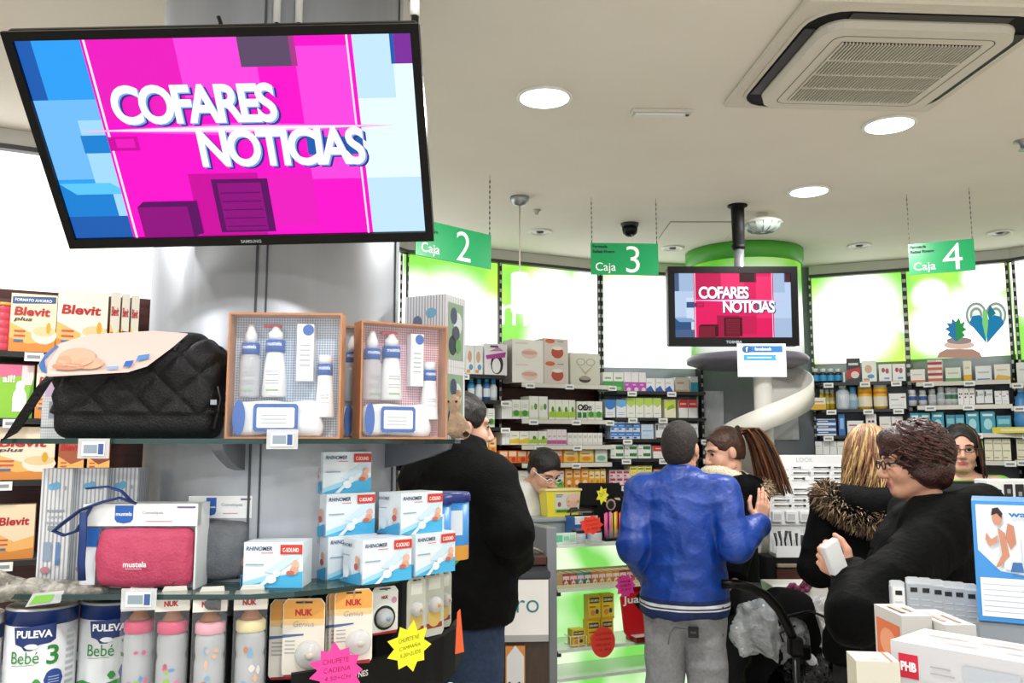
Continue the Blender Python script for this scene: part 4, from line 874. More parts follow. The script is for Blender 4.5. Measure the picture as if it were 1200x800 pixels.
b = MB(); r, h = .066, .165; b.lathe([(r, 0), (r, h * .86)], '#dfe3e6/.35', 40); o = b.build('can_body', t); b = MB(); b.lathe([(r + .0006, h * .72), (r + .0006, h * .88)], DKB + '/.3', 40, caps=False); cyl_text(b, 'kg', r + .0012, .018, h * .76, .016, '#e8ecf0', w=.02); cyl_text(b, 'MA', r + .0012, .045, h * .76, .013, '#c8b45a', w=.02); b.build('blue_band', t)
b = MB(); b.lathe([(r + .001, h * .88), (r + .003, h * .9), (r + .003, h * .99), (r, h)], '#cdd0d0/.35', 40); b.build('lid', t)
b = MB(); cyl_patch(b, r + .0008, .5, 1.0, .05, .1, '#c8b8cc', 5); b.build('label_print', o)
def feeding_bottle(px, d, ring, label, art, rz=.3):
    t = thing('feeding_bottle', label, 'baby bottle', on_shelf(px, d, ZC), rz, 'boxed feeding bottles on the black shelf'); r = .0275
    b = MB(); b.lathe([(r * .95, 0), (r, .004), (r, .075), (r * .93, .085), (r, .095), (r, .118), (r * .9, .128)], 'bottle_plastic', 24); o = b.build('bottle', t)
    b = MB(); rr = random.Random(px)
    for k in range(9):
        a = rr.uniform(-.02, .02); z = rr.uniform(.01, .1); c = rr.choice(art); cyl_poly(b, r + .0012, ell_pts(a, z, rr.uniform(.003, .007), rr.uniform(.003, .009), 10), c)
    b.build('printed_motifs', o)
    b = MB(); b.lathe([(r * .95, .128), (r * 1.02, .13), (r * 1.02, .146), (r * .9, .15)], ring + '/.3', 24); b.build('screw_ring', t)
    b = MB(); b.lathe([(r * .75, .15), (r * .7, .156), (.012, .165), (.01, .178), (.004, .184)], '#a2653a/.25', 16); b.build('teat', t)
    b = MB(); b.box(-.031, .031, -.03, .03, .172, .2, '#e9e6de/.5'); b.prism([(-.025, .2), (.025, .2), (.022, .214), (-.018, .214)], -.004, .003, '#e9e6de/.5', 'y'); b.text('NUK', Vector((-.002, -.03, .181)), X, Z3, -Y, .0008, '#b5232c', h=.0105, w=.026, bold=.05, align='c'); b.build('carton_header', t)
    b = MB()
    for x0, x1, y0, y1 in ((-.031, .031, -.03, -.0294), (-.031, -.0304, -.0294, .03), (.0304, .031, -.0294, .03)): b.box(x0, x1, y0, y1, 0, .172, 'clear_plastic')
    b.build('clear_sleeve', t)
PK = ['#d8447e', '#e87aa8', '#5a8fd0', '#8cbf3c', '#b03a6a']; WM = ['#c8743a', '#e8b48c', '#7a3a2c', '#6fa8c8', '#e8e0d8']
feeding_bottle(175, 1.71, '#e0507c', 'feeding bottle with hot pink ring, next to the milk cans', PK); feeding_bottle(213, 1.705, '#e0507c', 'feeding bottle with hot pink ring, second from the milk cans', PK)
feeding_bottle(256, 1.70, '#e8a8b8', 'feeding bottle with pale pink ring, third from the milk cans', WM, .26); feeding_bottle(302, 1.72, '#ece0a8', 'feeding bottle with cream ring, nearest the soother cards', WM, .24)
def blister(px, py_top, d, w, h, rz, kind, label, tilt=0., cat='soother pack'):
    P = W(px, py_top, d); t = thing('blister_card', label, cat, P - Vector((0, 0, h)), rz, 'hanging blister cards under the middle shelf')
    base = {'nuk': '#e9e4d8/.4', 'white': '#dfe3de/.4', 'grey': '#b9bdb2/.3'}[kind]
    b = MB(); b.prism([(-w / 2, .008), (-w / 2 + .006, 0), (w / 2 - .006, 0), (w / 2, .008), (w / 2, h - .01), (w / 2 - .008, h), (-w / 2 + .008, h), (-w / 2, h - .01)], -.0008, .0008, base, 'y')
    F0 = (-w / 2, -.0008, 0)
    def f(P_, o_, m): b.flat([(w * u, h * v) for u, v in P_], F0, X, Z3, -Y, o_, m)
    if kind == 'nuk':
        f([(.02, .74), (.98, .74), (.98, .93), (.9, .99), (.1, .99), (.02, .93)], .0006, '#e3a14a'); f([(.02, .66), (.98, .66), (.98, .74), (.02, .74)], .0006, '#ecc78c'); f([(.0, .5), (.5, .53), (.5, .55), (.0, .54)], .0008, '#4a6a9c'); f([(.05, 0), (.95, 0), (.95, .05), (.05, .03)], .0008, '#a3242c')
        b.text('NUK', Vector((0, -.0008, h * .78)), X, Z3, -Y, .0012, '#b5232c', h=h * .085, w=w * .42, bold=.05, align='c'); b.text('Genius', Vector((0, -.0008, h * .64)), X, Z3, -Y, .0012, '#8d9196', h=h * .07, w=w * .5, bold=-.01, shear=.2, align='c')
        for v in (.3, .35, .4, .45): f([(.06, v), (.3, v), (.3, v + .015), (.06, v + .015)], .0008, '#a9adb2')
    elif kind == 'white':
        b.text('NUK', Vector((0, -.0008, h * .74)), X, Z3, -Y, .0012, '#8c2030', h=h * .07, w=w * .25, bold=.05, align='c'); f(ell_pts(.85, .7, .1, .07, 14), .0008, '#c98aa8'); f(ell_pts(.5, .34, .4, .26, 20), .0008, '#17191c'); f([(.05, 0), (.95, 0), (.95, .06), (.05, .04)], .0008, '#a3242c')
    else: f([(.2, .72), (.8, .72), (.8, .9), (.2, .9)], .0006, '#d3d6cc'); f([(.1, .12), (.9, .12), (.9, .2), (.1, .2)], .0007, '#8c2a2a'); f(ell_pts(.5, .3, .35, .16), .0008, '#c8ae62')
    f([(.3, .94), (.7, .94), (.7, .965), (.3, .965)], .001, '#15171a'); b.build('card', t)
    b = MB(); cx, cz, r = {'nuk': (w * .14, h * .28, w * .34), 'white': (0, h * .34, w * .32), 'grey': (0, h * .48, w * .32)}[kind]
    P_ = [(r, 0), (r * .96, .006), (r * .75, .012), (.002, .015)]; V = []; n = 18
    for rr_, y in P_:
        for i in range(n): V.append((cx + rr_ * math.cos(2 * math.pi * i / n), -.001 - y, cz + rr_ * math.sin(2 * math.pi * i / n)))
    b.add(V, [(k * n + i, k * n + (i + 1) % n, (k + 1) * n + (i + 1) % n, (k + 1) * n + i) for k in range(3) for i in range(n)], 'cloudy_plastic', True); o = b.build('bubble', t)
    S = Sdf((cx - .04, -.03, cz - .04), (cx + .04, .01, cz + .04), .003); S.ell((cx, -.007, cz), (r * .75, .005, r * .45), .0); S.ell((cx + r * .1, -.012, cz), (r * .35, .007, r * .3), .006)
    sdf_obj('soother', S, {'nuk': '#c9c4b8/.3', 'white': '#7fa3b4/.3', 'grey': '#b58a4a/.3'}[kind], o)
    b = MB(); b.tube([(0, .09, h * .952), (0, -.012, h * .952)], .002, 'steel', 6); b.build('hook', t)
noisy('card_side', '#b87a3c', '#c88a48', 30, .6)
blister(343, 702, 1.768, .088, .155, .05, 'nuk', 'orange and white soother card behind the leftmost one'); blister(357, 701, 1.745, .082, .15, .05, 'nuk', 'orange and white soother card, leftmost hanging under the shelf')
blister(404, 692, 1.80, .074, .145, .3, 'nuk', 'orange and white soother card, third back in the right pile'); blister(408, 691, 1.785, .074, .145, .3, 'nuk', 'orange and white soother card, second in the right pile'); blister(415, 690, 1.765, .076, .145, .3, 'nuk', 'orange and white soother card, foremost in the right pile')
blister(451, 687, 1.84, .062, .096, .6, 'white', 'white soother card with black disc under the shelf')
blister(488, 676, 1.9, .05, .13, .75, 'grey', 'grey soother card right of the black disc one'); blister(509, 669, 1.97, .06, .14, .85, 'grey', 'grey soother card with red base, at the right shelf end')
blister(521, 668, 2.06, .05, .13, .95, 'grey', 'grey soother card turned sideways, furthest round the shelf')
def burst(px, py, d, r1, r0, n, col, lines, ink, label, rz=0, sx=1, sy=1, seed=1, cat='price star', roll=.12):
    P = W(px, py, d); t = thing('price_star', label, cat, P, rz, 'neon handwritten price stars'); b = MB(); b.prism(star_pts(r1, r0, n, sx, sy, seed), -.0006, .0006, col, 'y'); b.build('card', t)
    b = MB(); hh = r0 * 1.3 / max(len(lines), 1); U = Vector((math.cos(roll), 0, math.sin(roll))); V = Vector((-math.sin(roll), 0, math.cos(roll)))
    for i, l in enumerate(lines): b.text(l, V * (r0 * .5 - (i + .5) * hh + .003), U, V, -Y, .0014, ink, h=hh * .55, w=r0 * 1.35 * sx, bold=-.01, shear=.2, align='c')
    b.build('handwriting', t); return t
burst(395, 785, 1.69, .052, .037, 11, '#f03c9c/.5', ['CHUPETE', 'CADENA', '4,50+CH'], '#7a1250', 'neon pink price star on the black shelf front', .1, seed=3)
burst(480, 758, 1.80, .05, .035, 9, '#eef02c/.5', ['CHUPETE NE', 'CAMPAÑA', '5,20=2UDS'], '#4a4a10', 'neon yellow price star on the black shelf front', .6, seed=5)
A = W(539, 740, 2.02); b = MB(); b.prism([(-.02, -.045), (.018, -.048), (.0, .05), (-.012, .045)], -.0008, .0008, '#f06a3c/.5', 'y'); b.build('orange_tag', None, A, 1.1, 'narrow orange card seen edge on at right shelf end', 'card')
# small goods on the lower shelf and the crumpled net bag at the left
for px, d, lb, kind in ((505, 1.96, 'small bottle with white cap below the black shelf, left one', 0), (530, 2.02, 'small bottle with white cap below the black shelf, right one', 0)):
    t = thing('small_bottle', lb, 'bottle', on_shelf(px, d, .886), 0, 'small bottles under the black shelf'); b = MB(); b.lathe([(.02, 0), (.022, .004), (.022, .11), (.012, .13)], '#c9ccd0/.3', 16); cyl_patch(b, .0226, -1, 1, .03, .09, '#8e3a44', 8); b.build('bottle', t)
    b = MB(); b.lathe([(.012, .13), (.012, .15), (.007, .156), (.006, .17)], '#e4e2e0/.3', 14); b.build('cap', t)
pack('carton', .1, .06, .16, '#b3242c/.4', [('r', .1, .3, .9, .85, '#e9ecee'), ('r', .05, .9, .95, .97, '#d8d8d8')], on_shelf(487, 1.865, .886), .6, 'red and white carton below the black shelf', 'carton')
pack('carton', .11, .06, .15, '#c9c7c2/.4', [('r', .1, .2, .9, .7, '#e9e6e0')], on_shelf(450, 1.80, .886), .5, 'plain pale carton below the yellow price star', 'carton')
S = Sdf((-.16, -.06, -.002), (.16, .07, .08), .004); S.ell((-.05, 0, .02), (.09, .05, .02), .03); S.ell((.06, .0, .016), (.07, .045, .015), .03); S.ell((-.1, 0, .03), (.05, .05, .025), .02); S.cut((0, 0, .001), (0, 0, -1))
noisy('net_film', '#5c5a54', '#aaa69a', 50, .25, .6, 90)
sdf_obj('crumpled_bag', S, 'net_film', None, lambda V: .008 * vnoise(V, 40, 1) * (V[:, 2] > .006), 1, W(38, 705, 1.69) + Vector((0, .02, .0)), .1, 'crumpled clear net bag lying on the milk cans', 'bag')
t = thing('price_tag', 'green price tag lying above the milk cans', 'price tag', W(52, 700, 1.655), .2, 'price tags clipped to the glass shelves')
b = MB(); b.prism([(-.032, -.016), (.028, -.01), (.034, .012), (-.02, .008)], -.001, .001, 'cloudy_plastic', 'y'); b.build('holder', t); b = MB(); b.prism([(-.025, -.011), (.012, -.007), (.018, .006), (-.015, .004)], -.003, -.0015, '#7fc24a', 'y'); b.build('label_card', t)
# ================================================================ goods on the wall shelves
SN = ['top shelf', 'second shelf', 'third shelf', 'fourth shelf', 'fifth shelf']
BN = {'A': 'bay under sign two', 'B': 'pendant lamp bay', 'C': 'sign three bay', 'E': 'bay by the chute', 'F': 'sign four bay', 'G': 'last bay right', 'L': 'far left bay', 'K': 'bay behind the column'}
CNT = {}
def lines(u0, u1, vs, c='#aab0b4', t=.03): return [('r', u0, v, u1, v + t, c) for v in vs]
ST = {  # base colour and prints of each kind of packet
 'tea_pale': ('#efece6', [('e', .55, .35, .26, .24, '#e8cfc6'), ('e', .55, .4, .26, .1, '#d9a79c'), ('r', .1, .8, .5, .86, '#dcd3ca'), ('L', 'r', 0, 0, 1, 1, '#a39b95')]),
 'tea_red': ('#d9cfc8', [('e', .55, .38, .25, .26, '#b9503c'), ('e', .55, .58, .22, .09, '#efe6dc'), ('e', .25, .88, .2, .1, '#d96a3a'), ('r', .55, .85, .8, .89, '#8d8680'), ('L', 'r', 0, 0, 1, 1, '#a39b95')]),
 'heart_bowl': ('#d5d3c6', [('e', .35, .72, .16, .12, '#b5ac94'), ('e', .68, .72, .16, .12, '#b5ac94'), ('e', .35, .72, .12, .09, '#d5d3c6'), ('e', .68, .72, .12, .09, '#d5d3c6'), ('p', [(.22, .66), (.5, .3), (.8, .66), (.5, .4)], '#b5ac94'), ('e', .48, .17, .2, .11, '#4a3a30'), ('e', .48, .21, .19, .06, '#a3988a')]),
 'penguin': ('#e9e6ea', [('e', .55, .35, .28, .32, '#1c1c22'), ('e', .52, .3, .19, .24, '#efeff0'), ('p', [(.05, .62), (.95, .75), (.9, .58), (.1, .5)], '#b03a9a'), ('p', [(.2, .75), (.6, .9), (.85, .78)], '#d084c0'), ('r', .25, .88, .6, .94, '#4a4450')]),
 'white_green': ('#e9ebe4', [('r', 0, .12, 1, .42, '#8fbf5a'), ('e', .5, .3, .35, .16, '#3f8f3c')] + lines(.15, .8, (.6, .72))),
 'white_leaf': ('#eceee8', [('e', .7, .55, .18, .14, '#4f9a44'), ('e', .3, .5, .16, .12, '#c8d89a'), ('r', 0, 0, 1, .1, '#d9e0cc')]),
 'on_green': ('#e6e8e0', [('t', 'On', .12, .5, .34, '#1a1a1c', {'bold': .05}), ('r', .1, .1, .9, .4, '#2f7a3a')]),
 'white_yellow': ('#efeee2', [('p', [(0, .1), (1, .1), (1, .5), (0, .36)], '#e8c92c'), ('r', .2, .62, .8, .7, '#b9bcae')]),
 'white_lime': ('#eceee2', [('p', [(0, .1), (1, .1), (1, .5), (0, .36)], '#a8cc3c'), ('e', .6, .52, .2, .14, '#3f8a3c')]),
 'white_magenta': ('#efe6ea', [('r', 0, .05, 1, .3, '#c05a9a'), ('r', .2, .5, .8, .6, '#c9b4c0')]),
 'white_strip': ('#ecebe6', [('r', .2, .55, .8, .8, '#c9c9c4'), ('r', .1, .1, .9, .2, '#dcdad2')]),
 'orange': ('#eda63c', [('r', .08, .5, .92, .9, '#f3dca8'), ('e', .5, .28, .3, .18, '#d96a1c'), ('r', .15, .62, .7, .72, '#c8562c')]),
 'amber': ('#f0c04a', [('r', .08, .52, .92, .9, '#f4e6b4'), ('e', .5, .28, .3, .18, '#e08a2c'), ('r', .15, .62, .7, .7, '#b9742c')]),
 'redorange': ('#e8782c', [('r', .08, .55, .92, .92, '#f0d4b8'), ('e', .6, .28, .25, .2, '#c8382c')]),
 'mint': ('#d4e4c8', [('r', .08, .55, .92, .9, '#eef2e4'), ('e', .5, .3, .35, .2, '#7fb4a0')]),
 'green_star': ('#e9e2e0', [('p', [(0, 0), (1, 0), (1, .35), (.3, .6), (0, .4)], '#7fc04a'), ('p', [(.5, .62), (.62, .48), (.8, .46), (.66, .34), (.7, .16), (.5, .26), (.3, .16), (.34, .34), (.2, .46), (.38, .48)], '#1f7a3a'), ('r', .1, .82, .9, .9, '#c88a9a')]),
 'orange_tall': ('#ee9c2c', [('r', .12, .55, .88, .9, '#f6d89c'), ('e', .5, .3, .28, .12, '#f4e6c0'), ('e', .5, .12, .2, .06, '#c8501c'), ('r', .2, .68, .8, .76, '#d06a2c')]),
 'green_white': ('#eef0ea', [('r', 0, .0, 1, .52, '#3fa24a'), ('e', .5, .14, .3, .1, '#8fd08a'), ('r', .2, .65, .8, .74, '#9aa09a')]),
 'magenta_white': ('#f1eff0', [('r', 0, .02, 1, .48, '#c04ab8'), ('e', .65, .1, .3, .1, '#f0d8ee'), ('r', .15, .3, .6, .38, '#e8b8e4')]),
 'white_blue': ('#f1f2f3', [('p', [(0, 0), (.9, 0), (.5, .45), (0, .2)], '#2a5cc0'), ('r', .1, .6, .6, .7, '#c8ccd0')]),
 'white_orange': ('#f1efe8', [('r', .1, .55, .6, .66, '#e8a05a'), ('r', .0, .02, .9, .14, '#eec07a')]),
 'teal_white': ('#eef1f2', [('r', 0, 0, 1, .62, '#2fa3b8')]),
 'blue_cap': ('#e9edf1', [('p', [(0, 1), (1, 1), (1, .6), (.7, .45), (.3, .45), (0, .6)], '#2f7ac8')] + lines(.15, .8, (.15, .25))),
 'sky_cap': ('#eaf0f3', [('p', [(0, 1), (1, 1), (1, .65), (.5, .55), (0, .65)], '#6fb4e4')] + lines(.15, .8, (.15, .25))),
 'lime_cap': ('#eff1e6', [('p', [(0, 1), (1, 1), (1, .7), (.5, .52), (0, .7)], '#b9d85a')] + lines(.2, .8, (.2,))),
 'yellow_green': ('#f0efcc', [('r', 0, .5, 1, .95, '#cddc4a'), ('p', [(.2, .4), (.9, .55), (.8, .75), (.3, .6)], '#8cb82c')]),
 'red_cap': ('#eeecea', [('r', 0, .55, 1, 1, '#d83a34'), ('r', .15, .72, .85, .8, '#f0c4c0')]),
 'royal': ('#cfe0f2', [('r', 0, .3, 1, .8, '#2f74c8'), ('r', .1, .45, .9, .6, '#9cc4ec'), ('e', .3, .14, .25, .1, '#1c4a9c')]),
 'pale_blue': ('#c9def0', [('r', .1, .5, .9, .6, '#8fb4d8'), ('r', .1, .2, .6, .26, '#a9c6e0')]),
 'white_black': ('#e6e9ea', [('r', .05, .55, .2, .9, '#1c1e20'), ('r', .3, .6, .9, .75, '#b9bec2'), ('r', 0, 0, 1, .08, '#2a2c2e')]),
 'green_word': ('#eceeea', [('r', .4, .3, .96, .75, '#1f7a3c'), ('r', .05, .3, .3, .5, '#a9c8a8')]),
 'pink_word': ('#ecd8dc', [('r', .08, .55, .9, .85, '#b03a5a'), ('r', .1, .12, .5, .4, '#d05a7a'), ('r', .1, .9, .9, .95, '#3a2028')]),
 'yellow_word': ('#eee68a', [('r', .1, .6, .9, .8, '#8c9a2c'), ('r', .2, .15, .9, .42, '#f4d83a'), ('r', .1, .92, .9, .97, '#2a2c20')]),
 'black_red': ('#2c2a30', [('p', [(0, .1), (1, .3), (1, .62), (0, .5)], '#c02c34'), ('r', .15, .7, .85, .8, '#d8d8d8'), ('e', .6, .3, .3, .15, '#e8d4d0')]),
 'white_photo': ('#eef0ee', [('e', .45, .6, .25, .2, '#dcae94'), ('e', .6, .25, .25, .1, '#5a9cd0'), ('r', .1, .05, .5, .16, '#e89a3c')]),
 'white_red': ('#f0efee', [('e', .35, .65, .14, .14, '#b04a4a'), ('e', .65, .6, .14, .16, '#a85a6a'), ('r', .4, .12, .8, .22, '#6aa4d8')]),
 'yellow_low': ('#efeadc', [('r', 0, .0, 1, .45, '#eab82c'), ('r', .1, .6, .85, .7, '#c88a4a')]),
 'white_dash': ('#eef0f0', [('r', .1, .55, .55, .63, '#b9bec4'), ('r', .7, .7, .95, .78, '#c84a44'), ('r', .1, .2, .8, .26, '#cdd2d6')]),
 'navy_line': ('#dfe8f2', [('r', 0, .3, 1, .85, '#2a5a9c'), ('r', .08, .5, .6, .65, '#e9eef4')]),
 'blue_tall': ('#2f6cb4', [('r', .2, .3, .8, .8, '#8fbce4')]),
 'brush': ('#eef1f3', [('p', [(.1, .2), (.7, .25), (.9, .5), (.75, .55)], '#8aa0b8'), ('r', .1, .65, .6, .74, '#c84a5a')]),
 'pill': ('#f0efee', [('r', .2, .6, .45, .7, '#5a2a34'), ('r', .55, .6, .8, .7, '#5a2a34'), ('r', .2, .4, .45, .5, '#5a2a34')]),
 'plain': ('#eceeec', [('r', .2, .6, .8, .68, '#cdd0cf')]),
 'red_band': ('#efe9e6', [('r', 0, .55, 1, .8, '#b8343c'), ('r', 0, .05, 1, .3, '#d86a4a'), ('r', .1, .85, .6, .92, '#c8c4c0')]),
 'peach_low': ('#f0ece8', [('r', 0, 0, 1, .16, '#dc7a5a'), ('r', .15, .55, .8, .63, '#d0c4be')]),
 'green_low': ('#e9ece0', [('r', 0, 0, 1, .22, '#6aae5a'), ('r', .15, .55, .85, .63, '#b9c4ae')]),
 'yellow_tall': ('#f0eddc', [('r', 0, 0, 1, .3, '#e8b82c'), ('r', .2, .6, .8, .7, '#d8d0b4')]),
 'blue_low': ('#eef1f3', [('r', .1, .04, .9, .12, '#4a8cc0'), ('r', .15, .5, .85, .6, '#c0cad2')]),
 'amber_low': ('#f1eee6', [('p', [(0, 0), (1, 0), (1, .2), (.2, .34)], '#e8c04a'), ('r', .15, .6, .8, .68, '#d0ccc0')]),
 'teal': ('#2f9cb4', [('e', .5, .4, .3, .26, '#a9dce4'), ('r', .15, .78, .85, .88, '#e4f2f4')]),
 'teal_flat': ('#2f8ca8', [('r', .1, .5, .9, .8, '#7fc4d4')]),
 'grass': ('#8cc04a', [('r', .1, .5, .9, .9, '#dfe8c8'), ('e', .5, .25, .3, .16, '#3f8a3c')]),
 'cream_lines': ('#ece8cf', [('r', .08, .75, .92, .82, '#b9b48c'), ('r', .08, .42, .92, .48, '#c4bf98'), ('r', .08, .1, .6, .16, '#b9b48c')]),
}
def row(bay, si, x0, x1, ytop, n, style, desc, gap=.06, dep=.12, off=.225, stack=1, cat='box', ysh=None):
    B = BAYS[bay]; ym = 500
    base, pr = ST[style]; z = B.shelf[si]; CNT_k = (desc, bay, si); seen = CNT.get(CNT_k, 0)
    a, zt = B.hit(x0, ytop, off); c, _ = B.hit(x1, ytop, off); step = (c - a) / n; w = step * (1 - gap)
    h = max(.02, (zt - z)) / stack
    b = MB(); b.box(-w / 2, w / 2, 0, dep, 0, h, base + '/.45'); printing(b, w, dep, h, pr); me = None
    for i in range(n):
        for k in range(stack):
            P = B.at(a + step * (i + .5), off, z + k * (h + .0004) + .0003)
            pos = '' if n == 1 else (', %s of %s' % (ORD[i], NUM[n]))
            lv = '' if stack == 1 else ([' lower', ' upper'] if stack == 2 else [' bottom', ' middle', ' top'])[k] + ' layer'
            lb = '%s%s%s, %s, %s' % (desc, pos, (',' + lv) if lv else '', SN[si], BN[bay])
            if me is None: o = b.build('medicine_box' if cat == 'box' else cat, None, P, B.rz, lb, cat, 'packets on the wall shelves'); me = o.data
            else: link('medicine_box' if cat == 'box' else cat, me, None, P, B.rz, lb, cat, 'packets on the wall shelves')
def pot(bay, si, px, ytop, r_px, prof, body, bands, cap, desc, name='bottle', cat='bottle', off=.17):
    B = BAYS[bay]; z = B.shelf[si]; s_, zt = B.hit(px, ytop, off); h = zt - z; r = (B.hit(px + r_px, ytop, off)[0] - s_)
    t = thing(name, '%s, %s, %s' % (desc, SN[si], BN[bay]), cat, B.at(s_, off, z + .0003), B.rz, 'packets on the wall shelves')
    b = MB(); b.lathe([(r * q, h * v) for q, v in prof], body + '/.35', 16)
    for v0, v1, c in bands: cyl_patch(b, r * 1.015, -1.3, 1.3, h * v0, h * v1, c, 8)
    b.build('body', t); b = MB(); v = prof[-1][1]; q = cap[0]; b.lathe([(r * q, h * v), (r * q, h * .985), (r * q * .9, h)], cap[1] + '/.4', 14); b.build('cap', t)
# bay A
row('A', 0, 546, 566, 404, 2, 'white_photo', 'white and purple toy packet'); row('A', 0, 567, 595, 402, 1, 'penguin', 'penguin printed purple and white box')
for i, px in enumerate((552, 561, 570, 578)): pot('A', 1, px, 441 + (i % 2) * 3, 4, [(1, 0), (1, .6), (.6, .75)], ['#2f8cc0', '#e4e8ea', '#3a6ab0', '#e4dfe0'][i], [(.15, .5, '#dfe9ee')], (.6, '#2f9cc8'), 'small blue and white bottle %s of four' % ORD[i])
row('A', 2, 545, 580, 478, 4, 'white_green', 'white and green packet'); row('A', 3, 545, 582, 512, 4, 'orange', 'orange packet'); row('A', 4, 545, 582, 555, 4, 'plain', 'plain white packet')
for i_, (st_, ds_) in enumerate((('white_leaf', 'white packet with leaf print'), ('blue_cap', 'white packet with blue top'), ('orange', 'orange packet'), ('plain', 'plain white packet'))): row('K', i_, 250, 440, (415, 468, 510, 550)[i_], 8, st_, ds_)
# bay B
row('B', 0, 600, 637, 397, 1, 'tea_pale', 'pale teapot carton, left stack', .02, .13, stack=2); row('B', 0, 637, 666, 396, 1, 'tea_red', 'red teapot carton, right stack', .02, .13, stack=2); row('B', 0, 668, 703, 413, 1, 'heart_bowl', 'grey carton with scrolled heart and bowl', .02, .1)
row('B', 1, 588, 600, 470, 4, 'plain', 'slim white packet'); row('B', 1, 600, 620, 468, 2, 'white_green', 'white packet with green band'); row('B', 1, 620, 642, 464, 2, 'white_leaf', 'white packet with leaf print'); row('B', 1, 643, 674, 468, 4, 'white_lime', 'white packet with lime wedge'); row('B', 1, 676, 688, 470, 2, 'on_green', 'white packet lettered On'); row('B', 1, 688, 706, 470, 2, 'white_green', 'white packet with dark green band')
row('B', 2, 588, 597, 506, 2, 'plain', 'slim white packet'); row('B', 2, 597, 620, 505, 2, 'white_yellow', 'white packet with yellow wedge'); row('B', 2, 620, 641, 505, 2, 'white_lime', 'white packet with lime wedge'); row('B', 2, 641, 664, 503, 4, 'white_magenta', 'white packet with magenta foot'); row('B', 2, 665, 706, 507, 7, 'white_strip', 'narrow white packet')
row('B', 3, 585, 606, 528, 2, 'redorange', 'red packet'); row('B', 3, 606, 640, 528, 3, 'redorange', 'red and orange packet'); row('B', 3, 641, 660, 527, 1, 'redorange', 'wide red and orange packet'); row('B', 3, 660, 696, 527, 2, 'amber', 'amber packet'); row('B', 3, 697, 712, 526, 1, 'mint', 'pale mint packet')
row('B', 4, 585, 630, 552, 4, 'white_yellow', 'white and yellow packet'); row('B', 4, 632, 661, 552, 3, 'green_star', 'white packet with green star leaf'); row('B', 4, 662, 690, 549, 3, 'orange_tall', 'tall orange packet'); row('B', 4, 690, 710, 550, 3, 'amber', 'amber carton')
# bay C
row('C', 0, 706, 731, 436, 2, 'green_white', 'white packet with green lower half'); row('C', 0, 731, 757, 436, 3, 'magenta_white', 'white packet with magenta lower half'); row('C', 0, 757, 790, 443, 3, 'white_blue', 'white packet with blue wedge'); row('C', 0, 791, 808, 442, 1, 'white_orange', 'white packet with orange lines'); row('C', 0, 809, 818, 441, 1, 'teal_white', 'narrow packet with teal lower half')
row('C', 1, 709, 721, 468, 1, 'blue_cap', 'white packet with dark blue top'); row('C', 1, 722, 734, 468, 1, 'sky_cap', 'white packet with sky blue top'); row('C', 1, 734, 775, 466, 4, 'lime_cap', 'white packet with lime top'); row('C', 1, 778, 792, 468, 1, 'yellow_green', 'yellow and green packet'); row('C', 1, 795, 817, 468, 2, 'red_cap', 'white packet with red top')
row('C', 2, 715, 750, 494, 4, 'royal', 'royal blue packet', stack=2); row('C', 2, 751, 766, 497, 1, 'pale_blue', 'pale blue packet'); row('C', 2, 768, 818, 496, 4, 'white_black', 'white packet with black mark')
row('C', 3, 715, 763, 521, 3, 'green_word', 'white packet with green word', stack=2); row('C', 3, 765, 818, 522, 3, 'red_cap', 'white and red packet')
row('C', 4, 714, 738, 551, 3, 'pink_word', 'pink lettered packet', stack=2); row('C', 4, 738, 764, 546, 3, 'yellow_word', 'yellow lettered packet', stack=2); row('C', 4, 766, 818, 550, 4, 'orange', 'orange packet')
# bay E
for i, px in enumerate((955, 964, 973, 982)): pot('E', 0, px, 432, 4.4, [(1, 0), (1, .7), (.8, .76)], '#1c2c4a', [(.15, .55, '#3f9fd4')], (.75, '#e4e6e8'), 'navy supplement jar, %s of four' % ORD[i], 'supplement_jar', 'jar')
row('E', 0, 988, 990, 436, 1, 'plain', 'sliver of white packet'); row('E', 0, 991, 1008, 420, 1, 'black_red', 'black packet with red stripe'); row('E', 0, 1009, 1027, 423, 1, 'white_photo', 'white packet with printed photo'); row('E', 0, 1029, 1061, 427, 2, 'white_red', 'white packet with red figures')
row('E', 1, 949, 968, 466, 1, 'yellow_low', 'white packet with yellow lower half')
for i, px in enumerate((963, 969, 975)): pot('E', 1, px, 456, 3, [(1, 0), (1, .7), (.7, .78)], '#e8c42c', [(.3, .6, '#f3e6a8')], (.8, '#eef0ee'), 'slim yellow bottle, %s of three' % ORD[i], off=.1)
pot('E', 1, 987, 451, 8, [(1, 0), (1.05, .1), (1, .7), (.5, .86)], '#c9d4dc', [(.2, .6, '#e9eef2'), (.05, .2, '#5a9cd0')], (.5, '#e6e9ec'), 'large pale bottle'); pot('E', 1, 999, 453, 6, [(1, 0), (1, .5), (.55, .7)], '#b9c8d4', [(.1, .4, '#8fb4cc')], (.6, '#4a9cd0'), 'clear bottle with blue cap')
for i, px in enumerate((1013, 1031)): pot('E', 1, px, 450, 8.4, [(1, 0), (1, .82), (.92, .84)], '#eec02c', [(.1, .5, '#f0e6d0'), (.6, .7, '#d87a2c')], (.94, '#f0eee4'), 'yellow jar with white lid, %s of two' % ORD[i], 'jar', 'jar')
row('E', 1, 1041, 1062, 461, 1, 'white_dash', 'white packet with red dash')
row('E', 2, 956, 980, 491, 1, 'navy_line', 'white packet with navy lines', stack=3); row('E', 2, 982, 990, 485, 1, 'blue_tall', 'tall blue packet'); row('E', 2, 992, 1012, 493, 1, 'brush', 'white packet with toothbrush'); row('E', 2, 1014, 1027, 485, 1, 'pill', 'tall white packet with dark dots'); row('E', 2, 1030, 1058, 488, 2, 'peach_low', 'white and peach packet')
